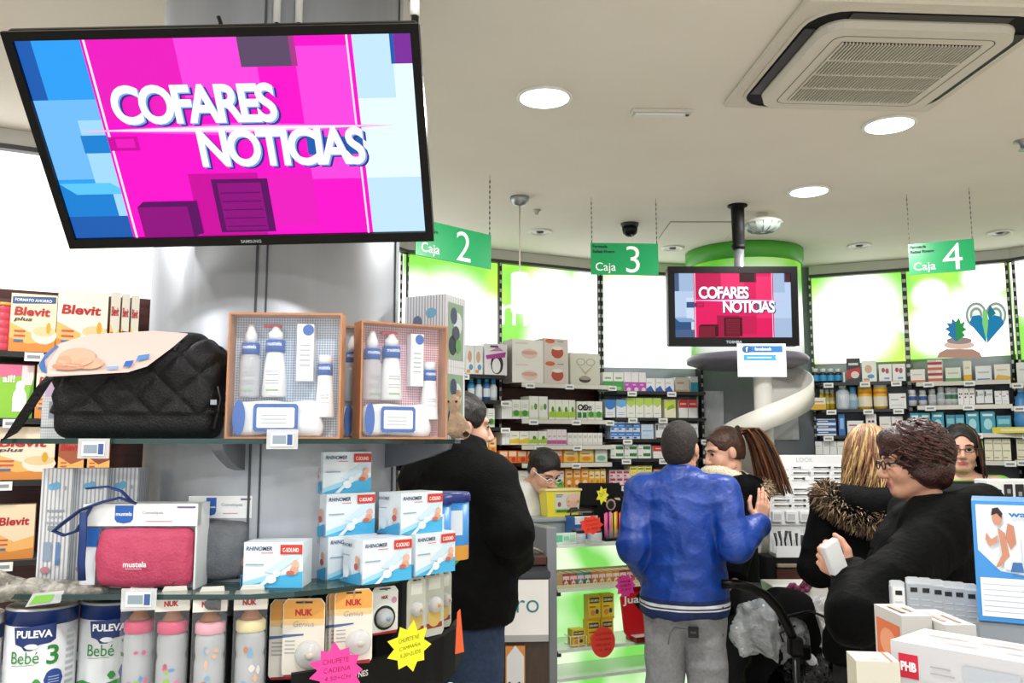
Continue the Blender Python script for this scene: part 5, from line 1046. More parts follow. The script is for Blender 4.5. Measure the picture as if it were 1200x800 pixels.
row('E', 3, 955, 998, 517, 5, 'plain', 'plain white packet'); row('E', 3, 1000, 1058, 517, 5, 'blue_low', 'white packet with blue foot')
# bay F
row('F', 0, 1066, 1084, 433, 1, 'peach_low', 'white packet with peach foot'); row('F', 0, 1086, 1104, 422, 1, 'red_band', 'white packet with red bands', stack=2); row('F', 0, 1107, 1126, 431, 1, 'green_low', 'white packet with green foot'); row('F', 0, 1128, 1138, 423, 1, 'yellow_tall', 'tall packet with yellow foot'); row('F', 0, 1142, 1162, 429, 1, 'blue_low', 'white packet with blue foot'); row('F', 0, 1164, 1184, 427, 1, 'amber_low', 'white packet with amber wedge')
for i, px in enumerate((1069, 1081, 1092, 1102, 1111, 1118)): pot('F', 1, px, (457, 457, 456, 453, 454, 454)[i], 5, [(1, 0), (1, .6), (.7, .72)], '#dfe3e6', [(.35, .6, ['#2f5ca8', '#2f5ca8', '#c4ccd2', '#b4c0c8', '#3f7a5a', '#3f7a5a'][i])], (.75, '#eceef0'), 'white lotion bottle, %s of six' % ORD[i], 'lotion_bottle')
row('F', 1, 1122, 1142, 455, 3, 'pill', 'white packet with dark dots'); row('F', 1, 1143, 1163, 457, 2, 'white_black', 'white packet with dark foot'); row('F', 1, 1165, 1182, 458, 2, 'white_dash', 'white packet with small print')
row('F', 2, 1066, 1090, 484, 2, 'teal', 'teal carton', dep=.09); row('F', 2, 1091, 1106, 483, 1, 'teal', 'teal carton left of the pharmacist'); row('F', 2, 1108, 1130, 486, 2, 'teal_flat', 'flat teal packet'); row('F', 2, 1131, 1147, 482, 1, 'teal', 'large teal carton, left one'); row('F', 2, 1148, 1166, 482, 1, 'teal', 'large teal carton, right one'); row('F', 2, 1167, 1185, 487, 1, 'teal_flat', 'flat teal packet at the end')
row('F', 3, 1066, 1130, 518, 5, 'plain', 'plain white packet'); row('F', 3, 1136, 1152, 516, 2, 'grass', 'grass green packet'); row('F', 3, 1153, 1184, 514, 3, 'cream_lines', 'cream packet with olive lines')
row('G', 0, 1190, 1230, 425, 2, 'plain', 'plain white carton'); row('G', 3, 1190, 1230, 514, 2, 'cream_lines', 'cream packet')
B = BAYS['G']; s_, z = B.hit(1196, 490, .28)
pot('G', 2, 1196, 452, 9, [(1, 0), (1.1, .3), (.8, .7), (.4, .86)], '#3f86c4', [(.15, .5, '#a9cde8')], (.45, '#9fc4e0'), 'blue spray bottle', off=.2)
t = B.at(B.hit(1182, 503, .3)[0], .3, B.shelf[2] - .012); b = MB(); b.box(-.13, .16, -.02, .02, .0, .035, '#e8d84a/.4'); b.flat([(-.08, .01), (.1, .01), (.1, .025), (-.08, .025)], (0, -.02, 0), X, Z3, -Y, .0006, '#efe9b4'); b.build('shelf_strip', None, B.at(B.hit(1190, 503, .3)[0], .285, B.shelf[2] + .0003), B.rz, 'long pale yellow strip box under the blue bottle', 'box')
# far left bay: cereal cartons
B = BAYS['L']
def cereal(px0, px1, ytop, si, base, label, words, sub='', dep=.09, off=.235, bowl=True, head=True, side=None):
    a, zt = B.hit(px0, ytop, off); c, _ = B.hit(px1, ytop, off); w = c - a; h = zt - B.shelf[si]
    pr = [('p', [(0, 0), (1, 0), (1, .42), (.5, .32), (0, .5)], '#efb668'), ('p', [(0, 0), (1, 0), (1, .2), (.4, .14), (0, .24)], '#d98a3c')]
    if bowl: pr += [('e', .75, .3, .28, .16, '#efe4d0'), ('e', .75, .36, .25, .09, '#e3c898'), ('e', .84, .42, .05, .1, '#d9a22c')]
    if head: pr += [('p', [(.03, .82), (.97, .86), (.97, .97), (.03, .94)], '#37588c'), ('t', 'FORMATO AHORRO', .08, .865, .05, '#eef2f6', {'w': w * .8})]
    pr += [('t', words, .08, .62, .15, '#b5202a', {'w': w * .78, 'bold': .03, 'shear': .1})]
    if sub: pr += [('t', sub, .08, .51, .09, '#3a3436', {'w': w * .4, 'shear': .2})]
    pr += [('r', .1, .34, .34, .37, '#c8584a'), ('r', .1, .26, .34, .29, '#c8584a'), ('r', .1, .17, .3, .21, '#4a6fa8')]
    pack('cereal_carton', w, dep, h, base, pr, B.at((a + c) / 2, off, B.shelf[si] + .0005), B.rz, label, 'box', 'baby cereal cartons at the far left')
cereal(14, 68, 343, 0, '#f3e2c0/.4', 'baby cereal carton with blue banner on the top left shelf', 'Blevit', 'plus')
cereal(69, 128, 339, 0, '#f5ecd8/.4', 'baby cereal carton without banner beside the black bag', 'Blevit', '', head=False)
for i, (x0, x1) in enumerate(((131, 142), (144, 153), (155, 164))): cereal(x0, x1, 342 + i * 2, 0, '#d8d3c4/.4', 'narrow pale cereal carton, %s of three on top left shelf' % ORD[i], 'Blevit', '', bowl=False, head=False)
t = thing('pink_tin', 'ribbed pink tin at the left picture edge', 'tin', B.at(B.hit(2, 400, .2)[0], .2, B.shelf[0] + .0005), 0); b = MB(); P_ = []
for k in range(6): P_ += [(.034, .028 * k), (.036, .028 * k + .006), (.036, .028 * k + .022), (.034, .028 * k + .027)]
b.lathe(P_, '#c93f52/.4', 20); b.build('tin_body', t); b = MB(); b.lathe([(.037, .166), (.037, .178)], '#d8a44a/.4', 20); b.build('lid', t)
cereal(44, 84, 427, 1, '#f2e6d2/.4', 'baby cereal carton tucked behind the pale grey carton', 'Blevit', 'bio', head=False)
a = B.hit(-12, 430, .235)[0]; c, zt = B.hit(41, 428, .235); w = c - a; h = zt - B.shelf[1]
pack('bottle_carton', w, .09, h, '#8ac43c/.4', [('p', [(0, .75), (1, .8), (1, 1), (0, 1)], '#d86a8c'), ('r', .72, .62, .98, .98, '#e8d4d4'), ('e', .7, .36, .16, .22, '#eef0e6'), ('e', .7, .6, .1, .1, '#f4efe0'), ('r', .55, .12, .86, .3, '#f0f2ea'), ('p', [(.85, .0), (1, 0), (1, .8), (.92, .5)], '#5a9a2c'), ('t', 'ail!', .3, .66, .14, '#f4f6e8', {'bold': .03})], B.at((a + c) / 2, .235, B.shelf[1] + .0005), B.rz, 'lime green and pink carton printed with a baby bottle', 'box')
cereal(-6, 66, 500, 2, '#f1dfc6/.4', 'baby cereal carton lettered five cereals, below the grey carton', 'Blevit', 'plus', head=False); b = MB()
cereal(-4, 42, 592, 3, '#eed9b8/.4', 'baby cereal carton on the lowest left shelf', 'Blevit', '', bowl=False, head=False)
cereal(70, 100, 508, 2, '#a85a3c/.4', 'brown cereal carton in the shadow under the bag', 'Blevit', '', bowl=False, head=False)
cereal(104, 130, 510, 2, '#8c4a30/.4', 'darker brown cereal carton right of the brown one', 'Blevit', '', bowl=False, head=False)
# ================================================================ checkout counters
# counter three with lit display niche
A = Vector((hx(641, 4.3, 640), 4.3, 0)); C = Vector((hx(800, 4.62, 640), 4.62, 0)); cu = (C - A).normalized(); crz = math.atan2(cu.y, cu.x); CL = 1.15
cn = Vector((cu.y, -cu.x, 0))
t = thing('display_counter', 'checkout counter with green lit display niche behind blue jacket man', 'counter', A, crz)
TOP = W(650, 617, 4.35).z; NT = W(650, 640, 4.3).z
b = MB(); b.box(0, .055, -.0, .5, 0, TOP, '#8d9196/.4', .004); b.build('post', t)
b = MB(); b.box(CL - .055, CL, 0, .5, 0, TOP, '#8d9196/.4', .004); b.build('post', t)
b = MB(); b.box(.055, CL - .055, .3, .5, .0, TOP, 'grey_laminate'); b.build('cabinet', t)
b = MB(); b.box(-.3, CL + .1, .28, .62, TOP, TOP + .02, '#9a9fa5/.3', .004); b.build('worktop', t)
m, N, L, Bp = newmat('lit_green'); tc = N.new('ShaderNodeTexCoord'); nz = N.new('ShaderNodeTexNoise'); nz.inputs['Scale'].default_value = 3.5; nz.inputs['Detail'].default_value = 1; L.new(tc.outputs['Object'], nz.inputs['Vector'])
cr = N.new('ShaderNodeValToRGB'); cr.color_ramp.elements[0].position = .38; cr.color_ramp.elements[0].color = lin('#7ad05a'); cr.color_ramp.elements[1].position = .6; cr.color_ramp.elements[1].color = lin('#e6fad2'); L.new(nz.outputs['Fac'], cr.inputs[0]); L.new(cr.outputs[0], Bp.inputs['Emission Color']); Bp.inputs['Emission Strength'].default_value = 1.0; Bp.inputs['Base Color'].default_value = (.05, .1, .05, 1)
b = MB(); b.box(.058, CL - .058, .27, .298, .05, NT + .02, 'lit_green'); b.build('light_panel', t)
SZ = [NT, W(655, 693, 4.28).z, W(655, 765, 4.28).z, .45]
for z in SZ:
    b = MB(); b.box(.058, CL - .058, .0, .268, z - .008, z, 'cloudy_plastic'); b.box(.058, CL - .058, -.003, 0, z - .012, z + .004, '#dfe6dc/.3'); b.build('glass_shelf', t)
for z in SZ[1:3]:
    b = MB(); b.box(.056, .075, .0, .26, z - .03, z - .009, '#2c2e2e/.4'); b.build('bracket', t)
def on_counter(px, py, off, z):
    r = W(px, py, 1.0); q = A - cn * off; tt = q.dot(cn) / Vector((r.x, r.y, 0)).dot(cn); return Vector((r.x * tt, r.y * tt, z))
tw = .031
cand = ['#a8484a', '#b8504c', '#5a8ca8', '#3f7a5c', '#c8743c', '#d08a4a', '#d89a3c', '#c8803c', '#a83a34', '#b04a3c', '#c86a3c', '#8c5a34']
for i, c in enumerate(cand):
    P = A + cu * (.115 + i * .041) - cn * .02 + Vector((0, 0, SZ[1] + .0005))
    b = MB(); w, d_, h = .037, .1, .07; b.box(-w / 2, w / 2, 0, d_, 0, h, c); printing(b, w, d_, h, [('p', [(0, .55), (.3, .65), (.5, .5), (.7, .65), (1, .55), (1, .85), (0, .85)], '#e3cfc4'), ('e', .5, .34, .3, .18, '#e8d8c8'), ('p', [(.3, .34), (.5, .22), (.75, .46), (.5, .32)], '#3a2420'), ('T', 'r', .1, .1, .9, .9, '#c9c08c')])
    b.build('sweet_tin', None, P, crz, '%s sweet packet, %s of twelve in the row on upper glass shelf' % (['red', 'red', 'blue', 'green', 'orange', 'orange', 'amber', 'orange', 'dark red', 'red', 'orange', 'brown'][i], ORD[i]), 'sweets', 'row of sweet packets in the lit counter')
b = MB(); b.box(0, .035, -.0, .1, 0, .072, '#b9986a/.5'); b.box(0, .52, -.004, -.001, 0, .018, '#d9d4a4/.5'); b.box(0, .52, .101, .104, 0, .078, '#c8c088/.5'); b.build('sweet_tray', None, A + cu * .055 + cu * .005 - cn * .02 + Vector((0, 0, SZ[1] + .0003)), crz, 'cream card tray holding the sweet packets', 'tray')
for i, (px, k) in enumerate(((678, 0), (696, 0), (712, 0), (697, 1), (713, 1))):
    P = on_counter(px, 750, .03, SZ[2] + .0005 + k * .1225); b = MB(); w, d_, h = .07, .05, (.085 if i == 0 else .122); b.box(-w / 2, w / 2, 0, d_, 0, h, '#e2c436/.4')
    printing(b, w, d_, h, [('r', .1, .68, .9, .9, '#4a4a34'), ('t', 'CERUMEN', .14, .74, .09, '#ece6c4', {'w': w * .7}), ('r', .1, .5, .6, .56, '#a8742c'), ('e', .35, .3, .18, .12, '#d8884a'), ('e', .7, .34, .14, .1, '#23506a'), ('r', 0, 0, 1, .1, '#c8a42c')])
    b.build('ear_drop_carton', None, P, crz, 'yellow ear drop carton, %s' % ['small one in the wire holder', 'lower left of the stack', 'lower right of the stack', 'upper left of the stack', 'upper right of the stack'][i], 'box', 'yellow cartons in the lit counter')
P = on_counter(678, 750, .02, SZ[2]); b = MB()
for z in (.012, .055): b.tube([(-.045, .0, z), (.045, .0, z)], .002, '#eef0ea/.3', 6); b.tube([(-.045, 0, z), (-.045, .065, z)], .002, '#eef0ea/.3', 6)
for x in (-.045, .0, .045): b.tube([(x, 0, .002), (x, 0, .055)], .002, '#eef0ea/.3', 6)
b.build('wire_holder', None, P, crz, 'white wire holder around the small yellow carton', 'holder')
# red pastille sign
P = on_counter(748, 745, -.02, 0); t = thing('pastille_display', 'red cardboard pastille display with black diamond in lit counter', 'display', on_counter(750, 745, .02, SZ[2] + .0005), crz)
zt = W(745, 689, 4.45).z - SZ[2]; b = MB(); b.prism([(-.09, .05), (-.055, .005), (.13, .005), (.16, .05), (.15, zt * .8), (.1, zt), (-.06, zt), (-.11, zt * .8)], 0, .012, '#c81a22/.4', 'y'); b.build('board', t)
b = MB(); cz = zt * .72; b.flat([(-.02 + .045 * 0, cz - .07), (.05, cz), (-.02, cz + .07), (-.09, cz)], (.045, 0, 0), X, Z3, -Y, .001, '#141416'); b.text('Juanola', Vector((-.1, 0, cz - .02)), X, Z3, -Y, .002, '#f2efe8', h=.05, w=.225, bold=.02); b.build('logo', t)
b = MB(); b.box(-.05, .14, -.045, .06, 0, .03, '#7a1a1c/.4', .004); b.box(-.055, .145, -.05, .065, .03, .034, '#e8d8d0/.4'); b.build('tray', t)
def neon(px, py, d, r, col, lines_, ink, label, sx=1, sy=1, n=10, seed=2, disc=False, rz=None):
    t = burst(px, py, d, r, r * .72, n, col, lines_, ink, label, crz if rz is None else rz, sx, sy, seed, 'price disc' if disc else 'price star', .05)
    return t
neon(733, 686, 4.30, .062, '#e8449c/.5', ['PACK', 'SABOR', '2,60'], '#6a1450', 'neon pink price star above the red pastille display', seed=8)
t = thing('price_disc', 'round neon red price disc before the yellow cartons', 'price disc', on_counter(707, 757, -.0045, W(707, 757, 4.33).z), crz, 'neon handwritten price stars'); b = MB(); b.prism(ell_pts(0, 0, .068, .075, 26), -.001, .001, '#f0473a/.5', 'y'); b.build('card', t); b = MB()
for i, l in enumerate(('GOTITAS', 'VITAMINAS', 'CERUMENES', '13,95')): b.text(l, Vector((0, 0, .034 - i * .026)), X, Z3, -Y, .0018, '#8c1a16', h=.012, w=.09, bold=-.01, shear=.2, align='c')
b.build('handwriting', t)
burst(693, 615, 4.33, .062, .046, 9, '#f0452f/.5', ['OFERTA', 'TODO', '3,95'], '#8c1a12', 'neon red price star on the counter top', crz, 1.15, .85, 9)
burst(706, 580, 4.5, .05, .03, 7, '#eee63a/.5', ['2x1'], '#5a5410', 'neon yellow price star on the dark sweet stand', crz, .8, 1, 12, roll=.6)
# yellow tub with a baby's face
P = on_counter(656, 613, .38, TOP + .0205); t = thing('formula_tub', 'yellow tub with baby portrait label on the counter', 'tub', P, crz - .1)
b = MB(); w, h, d_ = .2, .135, .12
V = [(-w * .44, -d_ * .44, 0), (w * .44, -d_ * .44, 0), (w * .44, d_ * .44, 0), (-w * .44, d_ * .44, 0), (-w / 2, -d_ / 2, h), (w / 2, -d_ / 2, h), (w / 2, d_ / 2, h), (-w / 2, d_ / 2, h)]
b.add(V, [(3, 2, 1, 0), (4, 5, 6, 7), (0, 1, 5, 4), (1, 2, 6, 5), (2, 3, 7, 6), (3, 0, 4, 7)], '#e8d83a/.4'); o = b.build('tub', t)
b = MB(); b.box(-w * .54, w * .54, -d_ * .56, d_ * .56, h, h + .014, '#e8dc9a/.4', .004); b.build('lid', t)
b = MB()
def tf(P_, k, m): b.add([(x * w, -d_ * .44 - (d_ * .06) * z - .0008 - .0005 * k, z * h) for x, z in P_], [tuple(range(len(P_)))], m)
tf([(-.24, .14), (.44, .14), (.48, .93), (-.25, .93)], 1, '#cfd2cc'); tf([(-.24, .14), (.44, .14), (.44, .3), (-.24, .3)], 2, '#9fc45a'); tf(ell_pts(.25, .6, .19, .27), 3, '#e0b49c'); tf(ell_pts(.3, .74, .17, .14), 4, '#e8c0a8'); tf(ell_pts(.42, .58, .035, .06), 5, '#c88a74'); tf(ell_pts(.14, .58, .015, .02), 6, '#2a1c18'); tf(ell_pts(.13, .42, .03, .02), 7, '#b8605a'); tf([(.08, .14), (.44, .2), (.4, .36), (.2, .34)], 5, '#3a3430')
tf([(-.22, .84), (-.02, .84), (-.02, .87), (-.22, .87)], 3, '#3a3c3a'); tf([(-.22, .77), (-.05, .77), (-.05, .8), (-.22, .8)], 3, '#5a5c5a'); tf(ell_pts(-.12, .48, .05, .1), 3, '#8c5a4a'); tf([(-.2, .18), (.2, .18), (.2, .26), (-.2, .26)], 4, '#3f6a2c'); b.build('label_print', o)
# small jars under the red star
for i, px in enumerate((678, 697)):
    t = thing('small_jar', 'clear jar with dark lid below the red star, %s' % ('left one' if i == 0 else 'right one'), 'jar', on_counter(px, 640, .08, NT + .0005), crz, 'clear jars on the counter'); b = MB(); b.lathe([(.036, 0), (.038, .004), (.038, .05)], 'cloudy_plastic', 18); b.build('jar', t); b = MB(); b.lathe([(.039, .05), (.039, .064), (.035, .067)], '#23262c/.3', 18); b.build('lid', t)
t = thing('blue_bin', 'white and blue cleaning box behind the red star', 'box', on_counter(685, 605, .2, NT + .0005), crz); b = MB(); b.box(-.07, .09, 0, .1, 0, .12, '#2f5c9a/.4', .006); b.box(-.06, .09, -.001, .1, .075, .12, '#e4e8ec/.4', .004); b.build('box', t); b = MB(); b.tube([(-.06, .05, .12), (-.05, .05, .15), (.07, .05, .15), (.08, .05, .12)], .004, '#3a3d42/.4', 6); b.build('handle', t)
pack('notice_card', .12, .006, .055, '#d9efe0/.4', [('r', .06, .2, .35, .8, '#6ac49a'), ('r', .4, .3, .65, .7, '#8fd0b0'), ('r', .7, .2, .95, .8, '#b8dcc4')], on_counter(663, 632, .05, NT + .0005), crz, 'pale green card standing on the counter shelf', 'card')
# neon sweet sticks with black stand
t = thing('sweet_stand', 'black counter stand holding neon sweet tubes', 'stand', on_counter(722, 632, .1, NT + .0005), crz); b = MB(); b.box(-.085, .085, -.04, .05, 0, .014, 'matt_black', .003); b.text('SWEETS', Vector((0, -.04, .003)), X, Z3, -Y, .001, '#a8a8a8', h=.007, align='c')[0:0] if False else None; b.build('base', t)
b = MB(); b.prism([(-.07, .0), (.07, 0), (.08, .2), (.05, .235), (.03, .215), (.0, .24), (-.03, .215), (-.06, .235), (-.08, .2)], .05, .056, 'matt_black', 'y'); b.flat(ell_pts(0, .18, .03, .03), (0, .05, 0), X, Z3, -Y, .001, '#b49a8c'); b.flat(ell_pts(0, .178, .02, .022), (0, .05, 0), X, Z3, -Y, .0016, '#1c1a1c'); b.flat([(-.06, .2), (-.03, .205), (-.02, .215), (-.055, .215)], (0, .05, 0), X, Z3, -Y, .001, '#c8bcae'); b.flat([(.06, .2), (.03, .205), (.02, .215), (.055, .215)], (0, .05, 0), X, Z3, -Y, .001, '#c8bcae'); b.build('header_card', t)
b = MB(); b.box(-.078, .078, -.036, -.034, .014, .06, 'clear_plastic'); b.build('clear_front', t)
for i, c in enumerate(['#e86aa8', '#e05a9c', '#e878b0', '#d8c83a', '#e8d84a', '#f0603a', '#f0704a', '#e85030', '#f08050', '#f07a3a']):
    b = MB(); x = -.066 + i * .0148; b.lathe([(.0065, .001), (.0065, .125 + (i * 7 % 3) * .004)], c + '/.4', 10, (x, -.005 + (i % 2) * .012, .0142)); b.build('sweet_tube', None, t.location, crz, '%s sweet tube, %s from left in the black stand' % (['pink', 'pink', 'pink', 'yellow', 'yellow', 'orange', 'orange', 'red orange', 'orange', 'orange'][i], ORD[i]), 'sweets', 'neon sweet tubes in the black stand')
# monitor back
P = W(703, 612, 4.75); t = thing('monitor', 'black computer monitor seen from behind on the counter', 'monitor', (P.x, 4.78, TOP + .0205), .05); zt = W(703, 566, 4.76).z - TOP - .02
b = MB(); b.box(-.115, .115, -.02, .015, .05, zt, 'matt_black', .006); b.build('screen_housing', t); b = MB(); b.box(-.03, .03, .0, .03, .012, .1, 'matt_black'); b.build('stand', t); b = MB(); b.box(-.09, .09, -.06, .02, .0, .012, 'matt_black', .003); b.build('foot', t)
# left counter with the white lettered panel
A2 = Vector((hx(540, 3.95, 700), 3.95, 0)); t = thing('side_counter', 'dark counter with white lettered panel behind black jacket man', 'counter', (A2.x, 4.08, 0), .06)
zt = W(615, 672, 4.1).z; b = MB(); b.box(-.5, .405, 0, .5, .0, zt - .02, 'brown_veneer'); b.build('body', t); b = MB(); b.box(-.5, .41, -.02, .5, zt - .02, zt + .012, '#2f3338/.3', .004); b.build('worktop', t)
z0 = W(615, 745, 4.06).z; b = MB(); b.box(-.3, .40, -.016, -.001, z0, zt - .025, '#e9e6e2/.4'); b.box(-.3, .40, -.018, -.001, z0 - .03, z0, '#a3a3a0/.4'); o = b.build('front_panel', t)
b = MB(); b.text('Rivero', Vector((.355, -.016, z0 + .1)), X, Z3, -Y, .001, '#2f7f86', h=.085, bold=-.005, align='r'); b.build('lettering', o)
b = MB(); b.box(.2, .29, -.02, -.001, .05, z0 - .05, '#c8843c/.4'); b.flat([(.205, .4), (.285, .4), (.285, .62), (.245, .67), (.205, .62)], (0, -.02, 0), X, Z3, -Y, .001, '#d8d8d8'); b.text('16', Vector((.245, -.02, .45)), X, Z3, -Y, .002, '#2a2a2a', h=.06, align='c'); b.build('poster', t)
b = MB(); b.box(-.06, .08, -.05, .05, 0, .05, '#4a2a1e/.5', .008); b.tube([(-.02, 0, .05), (.02, 0, .08), (.06, .0, .06)], .008, '#8c8478/.3', 6); b.build('desk_clutter', None, (A2.x + .32, 4.3, zt + .0125), .1, 'brown box with grey hose on the dark counter', 'box')
# ================================================================ people
noisy('skin', '#d3a088', '#dcab94', 9, .5, .05, 120); noisy('skin_warm', '#cf977c', '#d8a48a', 9, .5, .05, 120); noisy('lips', '#b0625a', '#b96a62', 12, .4)
noisy('hair_black', '#0e0b0a', '#1c1613', 60, .45, .4, 220, 0, (1, 1, .3)); noisy('hair_short', '#17110e', '#2c231e', 90, .6, .6, 320); noisy('hair_brown', '#2c1710', '#4f2c1c', 40, .4, .4, 220, 0, (1, 1, .25)); noisy('hair_brown_light', '#6a402a', '#8a5a3c', 40, .4, .3, 200)
noisy('hair_auburn', '#24100b', '#45201a', 40, .42, .5, 160); noisy('hair_auburn_light', '#3e1c14', '#52281c', 40, .5); noisy('hair_blonde', '#a8824e', '#cfae78', 40, .45, .3, 200); noisy('hair_ash', '#6e5233', '#8c6a44', 40, .5, .3, 200)
noisy('nylon_black', '#030304', '#060708', 20, .75, .35, 70, spec=.08); noisy('wool_black', '#030304', '#060708', 30, .75, .4, 160, spec=.12); noisy('nylon_blue', '#0a3488', '#0e3f9a', 16, .42, .3, 60); noisy('rib_navy', '#0b2350', '#102c60', 40, .7, .3, 160)
noisy('sweat_grey', '#8f9196', '#a0a2a6', 70, .85, .35, 240); noisy('denim', '#1a2b44', '#24395a', 60, .8, .4, 260); noisy('denim_blue', '#1f4a74', '#2a5a88', 60, .8, .4, 260); noisy('dark_cloth', '#101114', '#17181c', 40, .8, .3, 160)
noisy('cream_knit', '#d3c8ae', '#e6dcc6', 60, .85, .9, 150); noisy('fur', '#4c3a28', '#7a614a', 50, .8); noisy('fur_light', '#a38a6c', '#c4ad90', 50, .8); noisy('fur_dark', '#241a12', '#3a2b1e', 50, .8); noisy('tunic_green', '#69b52a', '#7cc83a', 20, .6, .2, 80); noisy('tunic_white', '#e4e6e4', '#ecedec', 20, .6, .2, 80); noisy('shoe', '#131214', '#1d1c1e', 30, .5)
def rotm(yaw, pitch, roll=0): return (Matrix.Rotation(yaw, 3, 'Z') @ Matrix.Rotation(pitch, 3, 'X') @ Matrix.Rotation(roll, 3, 'Y'))
class Person:
    """local axes: the person looks along +y, right hand at +x, feet at z = 0; sizes for 1.70 m times k"""
    def __init__(s, label, x, y, rz, H, yaw=0, pitch=0, roll=0, head=(0, 0, 0), lean=0., skin='skin', h=.0055, arms=None, female=False, bulk=1.0, hk=1.0):
        s.k = k = H / 1.7; s.hk = hk; s.loc = Vector((x, y, 0)); s.rz = rz; s.f = female; s.h = h; s.skin = skin; s.lean = lean; s.bulk = bulk
        s.R = Matrix.Rotation(rz, 3, 'Z'); s.Ri = s.R.transposed()
        s.HR = rotm(yaw, pitch, roll); s.HC = s.P(0, .015, 1.578) + Vector(head); s.label = label
        s.sh = {}; s.el = {}; s.wr = {}; s.hand = {}
        for sd, sx in (('L', -1), ('R', 1)):
            s.sh[sd] = s.P(sx * (.165 if female else .185), -.01, 1.385)
            a = (arms or {}).get(sd)
            if a: s.el[sd] = s.toL(a[0]); s.wr[sd] = s.toL(a[1]); s.hand[sd] = a[2] if len(a) > 2 else None
            else: s.el[sd] = s.P(sx * .235, -.03, 1.11); s.wr[sd] = s.P(sx * .235, .06, .87); s.hand[sd] = None
        s.build()
    def P(s, x, y, z):                                   # lean bends the trunk forward above the hips
        v = Vector((x, y, z)) * s.k
        if z > .9: v.y += (z - .9) * s.k * math.sin(s.lean); v.z -= (z - .9) * s.k * (1 - math.cos(s.lean))
        return v
    def toL(s, w): return s.Ri @ (Vector(w) - s.loc)
    def dirL(s, w): return (s.Ri @ Vector(w)).normalized()
    def Hd(s, x, y, z): return s.HC + s.HR @ (Vector((x, y, z)) * (s.k * s.hk))
    def grid(s, pad, z0=0, z1=None, h=None):
        pts = list(s.sh.values()) + list(s.el.values()) + list(s.wr.values()) + [s.HC, s.P(0, 0, 1), s.P(.2, .12, .9), s.P(-.2, -.14, .9)]
        lo = [min(p[i] for p in pts) - pad for i in range(3)]; hi = [max(p[i] for p in pts) + pad for i in range(3)]
        lo[2] = min(z0, lo[2]) if z0 <= 0 else z0; hi[2] = z1 if z1 else hi[2]
        return Sdf(lo, hi, h or s.h)
    def build(s):
        k = s.k; S = s.grid(.2, -.01, s.HC.z + .17); P = s.P; sx_ = .9 if s.f else 1
        S.ell(P(0, 0, .93), (.15 * k, .1 * k, .11 * k), .03); S.ell(P(0, .005, 1.07), (.135 * k * sx_, .09 * k, .16 * k), .04); S.ell(P(0, 0, 1.26), (.16 * k * sx_, .1 * k, .18 * k), .05)
        for sx in (-1, 1):
            S.cone(P(sx * .05, -.01, 1.41), P(sx * .16 * sx_, -.01, 1.39), .05 * k, .05 * k, .04)
            S.cone(P(sx * .085, 0, .9), P(sx * .09, .015, .48), .078 * k, .05 * k, .03); S.cone(P(sx * .09, .015, .48), P(sx * .09, -.02, .09), .048 * k, .032 * k, .02); S.cone(P(sx * .09, -.03, .035), P(sx * .1, .14, .03), .035 * k, .028 * k, .02)
        for sd in 'LR':
            S.cone(s.sh[sd], s.el[sd], .047 * k, .037 * k, .03); S.cone(s.el[sd], s.wr[sd], .036 * k, .025 * k, .015)
            s.fingers(S, sd)
        S.cone(P(0, -.02, 1.39), s.Hd(0, -.025, -.06), .055 * k, (.05 if s.f else .056) * k, .03)
        R = [list(r) for r in s.HR]; k = k * s.hk
        def E(c, r, kk=.012, op='u'): S.ell(s.Hd(*c), [q * k for q in r], kk * k, op, R)
        def C(a, b_, ra, rb, kk=.008, op='u'): S.cone(s.Hd(*a), s.Hd(*b_), ra * k, rb * k, kk * k, op)
        E((0, -.014, .035), (.074, .094, .083)); E((0, .022, -.02), (.062, .068, .085), .02); E((0, .05, -.088), (.034, .03, .024), .03)
        for q in (-1, 1):
            C((q * .05, .0, -.07), (q * .02, .055, -.095), .018, .016, .02); E((q * .036, .058, -.03), (.026, .022, .026), .02); C((q * .046, .07, .03), (q * .012, .083, .027), .011, .011, .012)
            E((q * .031, .096, .006), (.016, .014, .011), .012, 's'); E((q * .076, -.008, -.004), (.01, .02, .031), .006); C((q * .01, .098, -.036), (q * .012, .094, -.036), .007, .007, .006)
        C((0, .084, .018), (0, .108, -.028), .008, .0115, .01); C((0, .09, -.034), (0, .104, -.034), .009, .009, .006)
        C((-.018, .08, -.059), (.018, .08, -.059), .008, .008, .004); C((0, .084, -.058), (0, .084, -.058), .0085, .0085, .004); C((-.015, .08, -.07), (.015, .08, -.07), .0075, .0075, .004); C((-.03, .092, -.0645), (.03, .092, -.0645), .0028, .0028, .002, 's')
        lp = [s.Hd(0, .082, -.0645)]
        def fm(c):
            q = (c - np.array(s.Hd(0, .085, -.0645))) @ np.array(s.HR) / k
            return ((np.abs(q[:, 0]) < .022) & (np.abs(q[:, 2]) < .0125 - .3 * np.abs(q[:, 0])) & (q[:, 1] > -.012)).astype(int)
        s.body = sdf_obj('person', S, [s.skin, 'lips'], None, None, 1, s.loc, s.rz, s.label, 'person', 'people in the shop', fm)
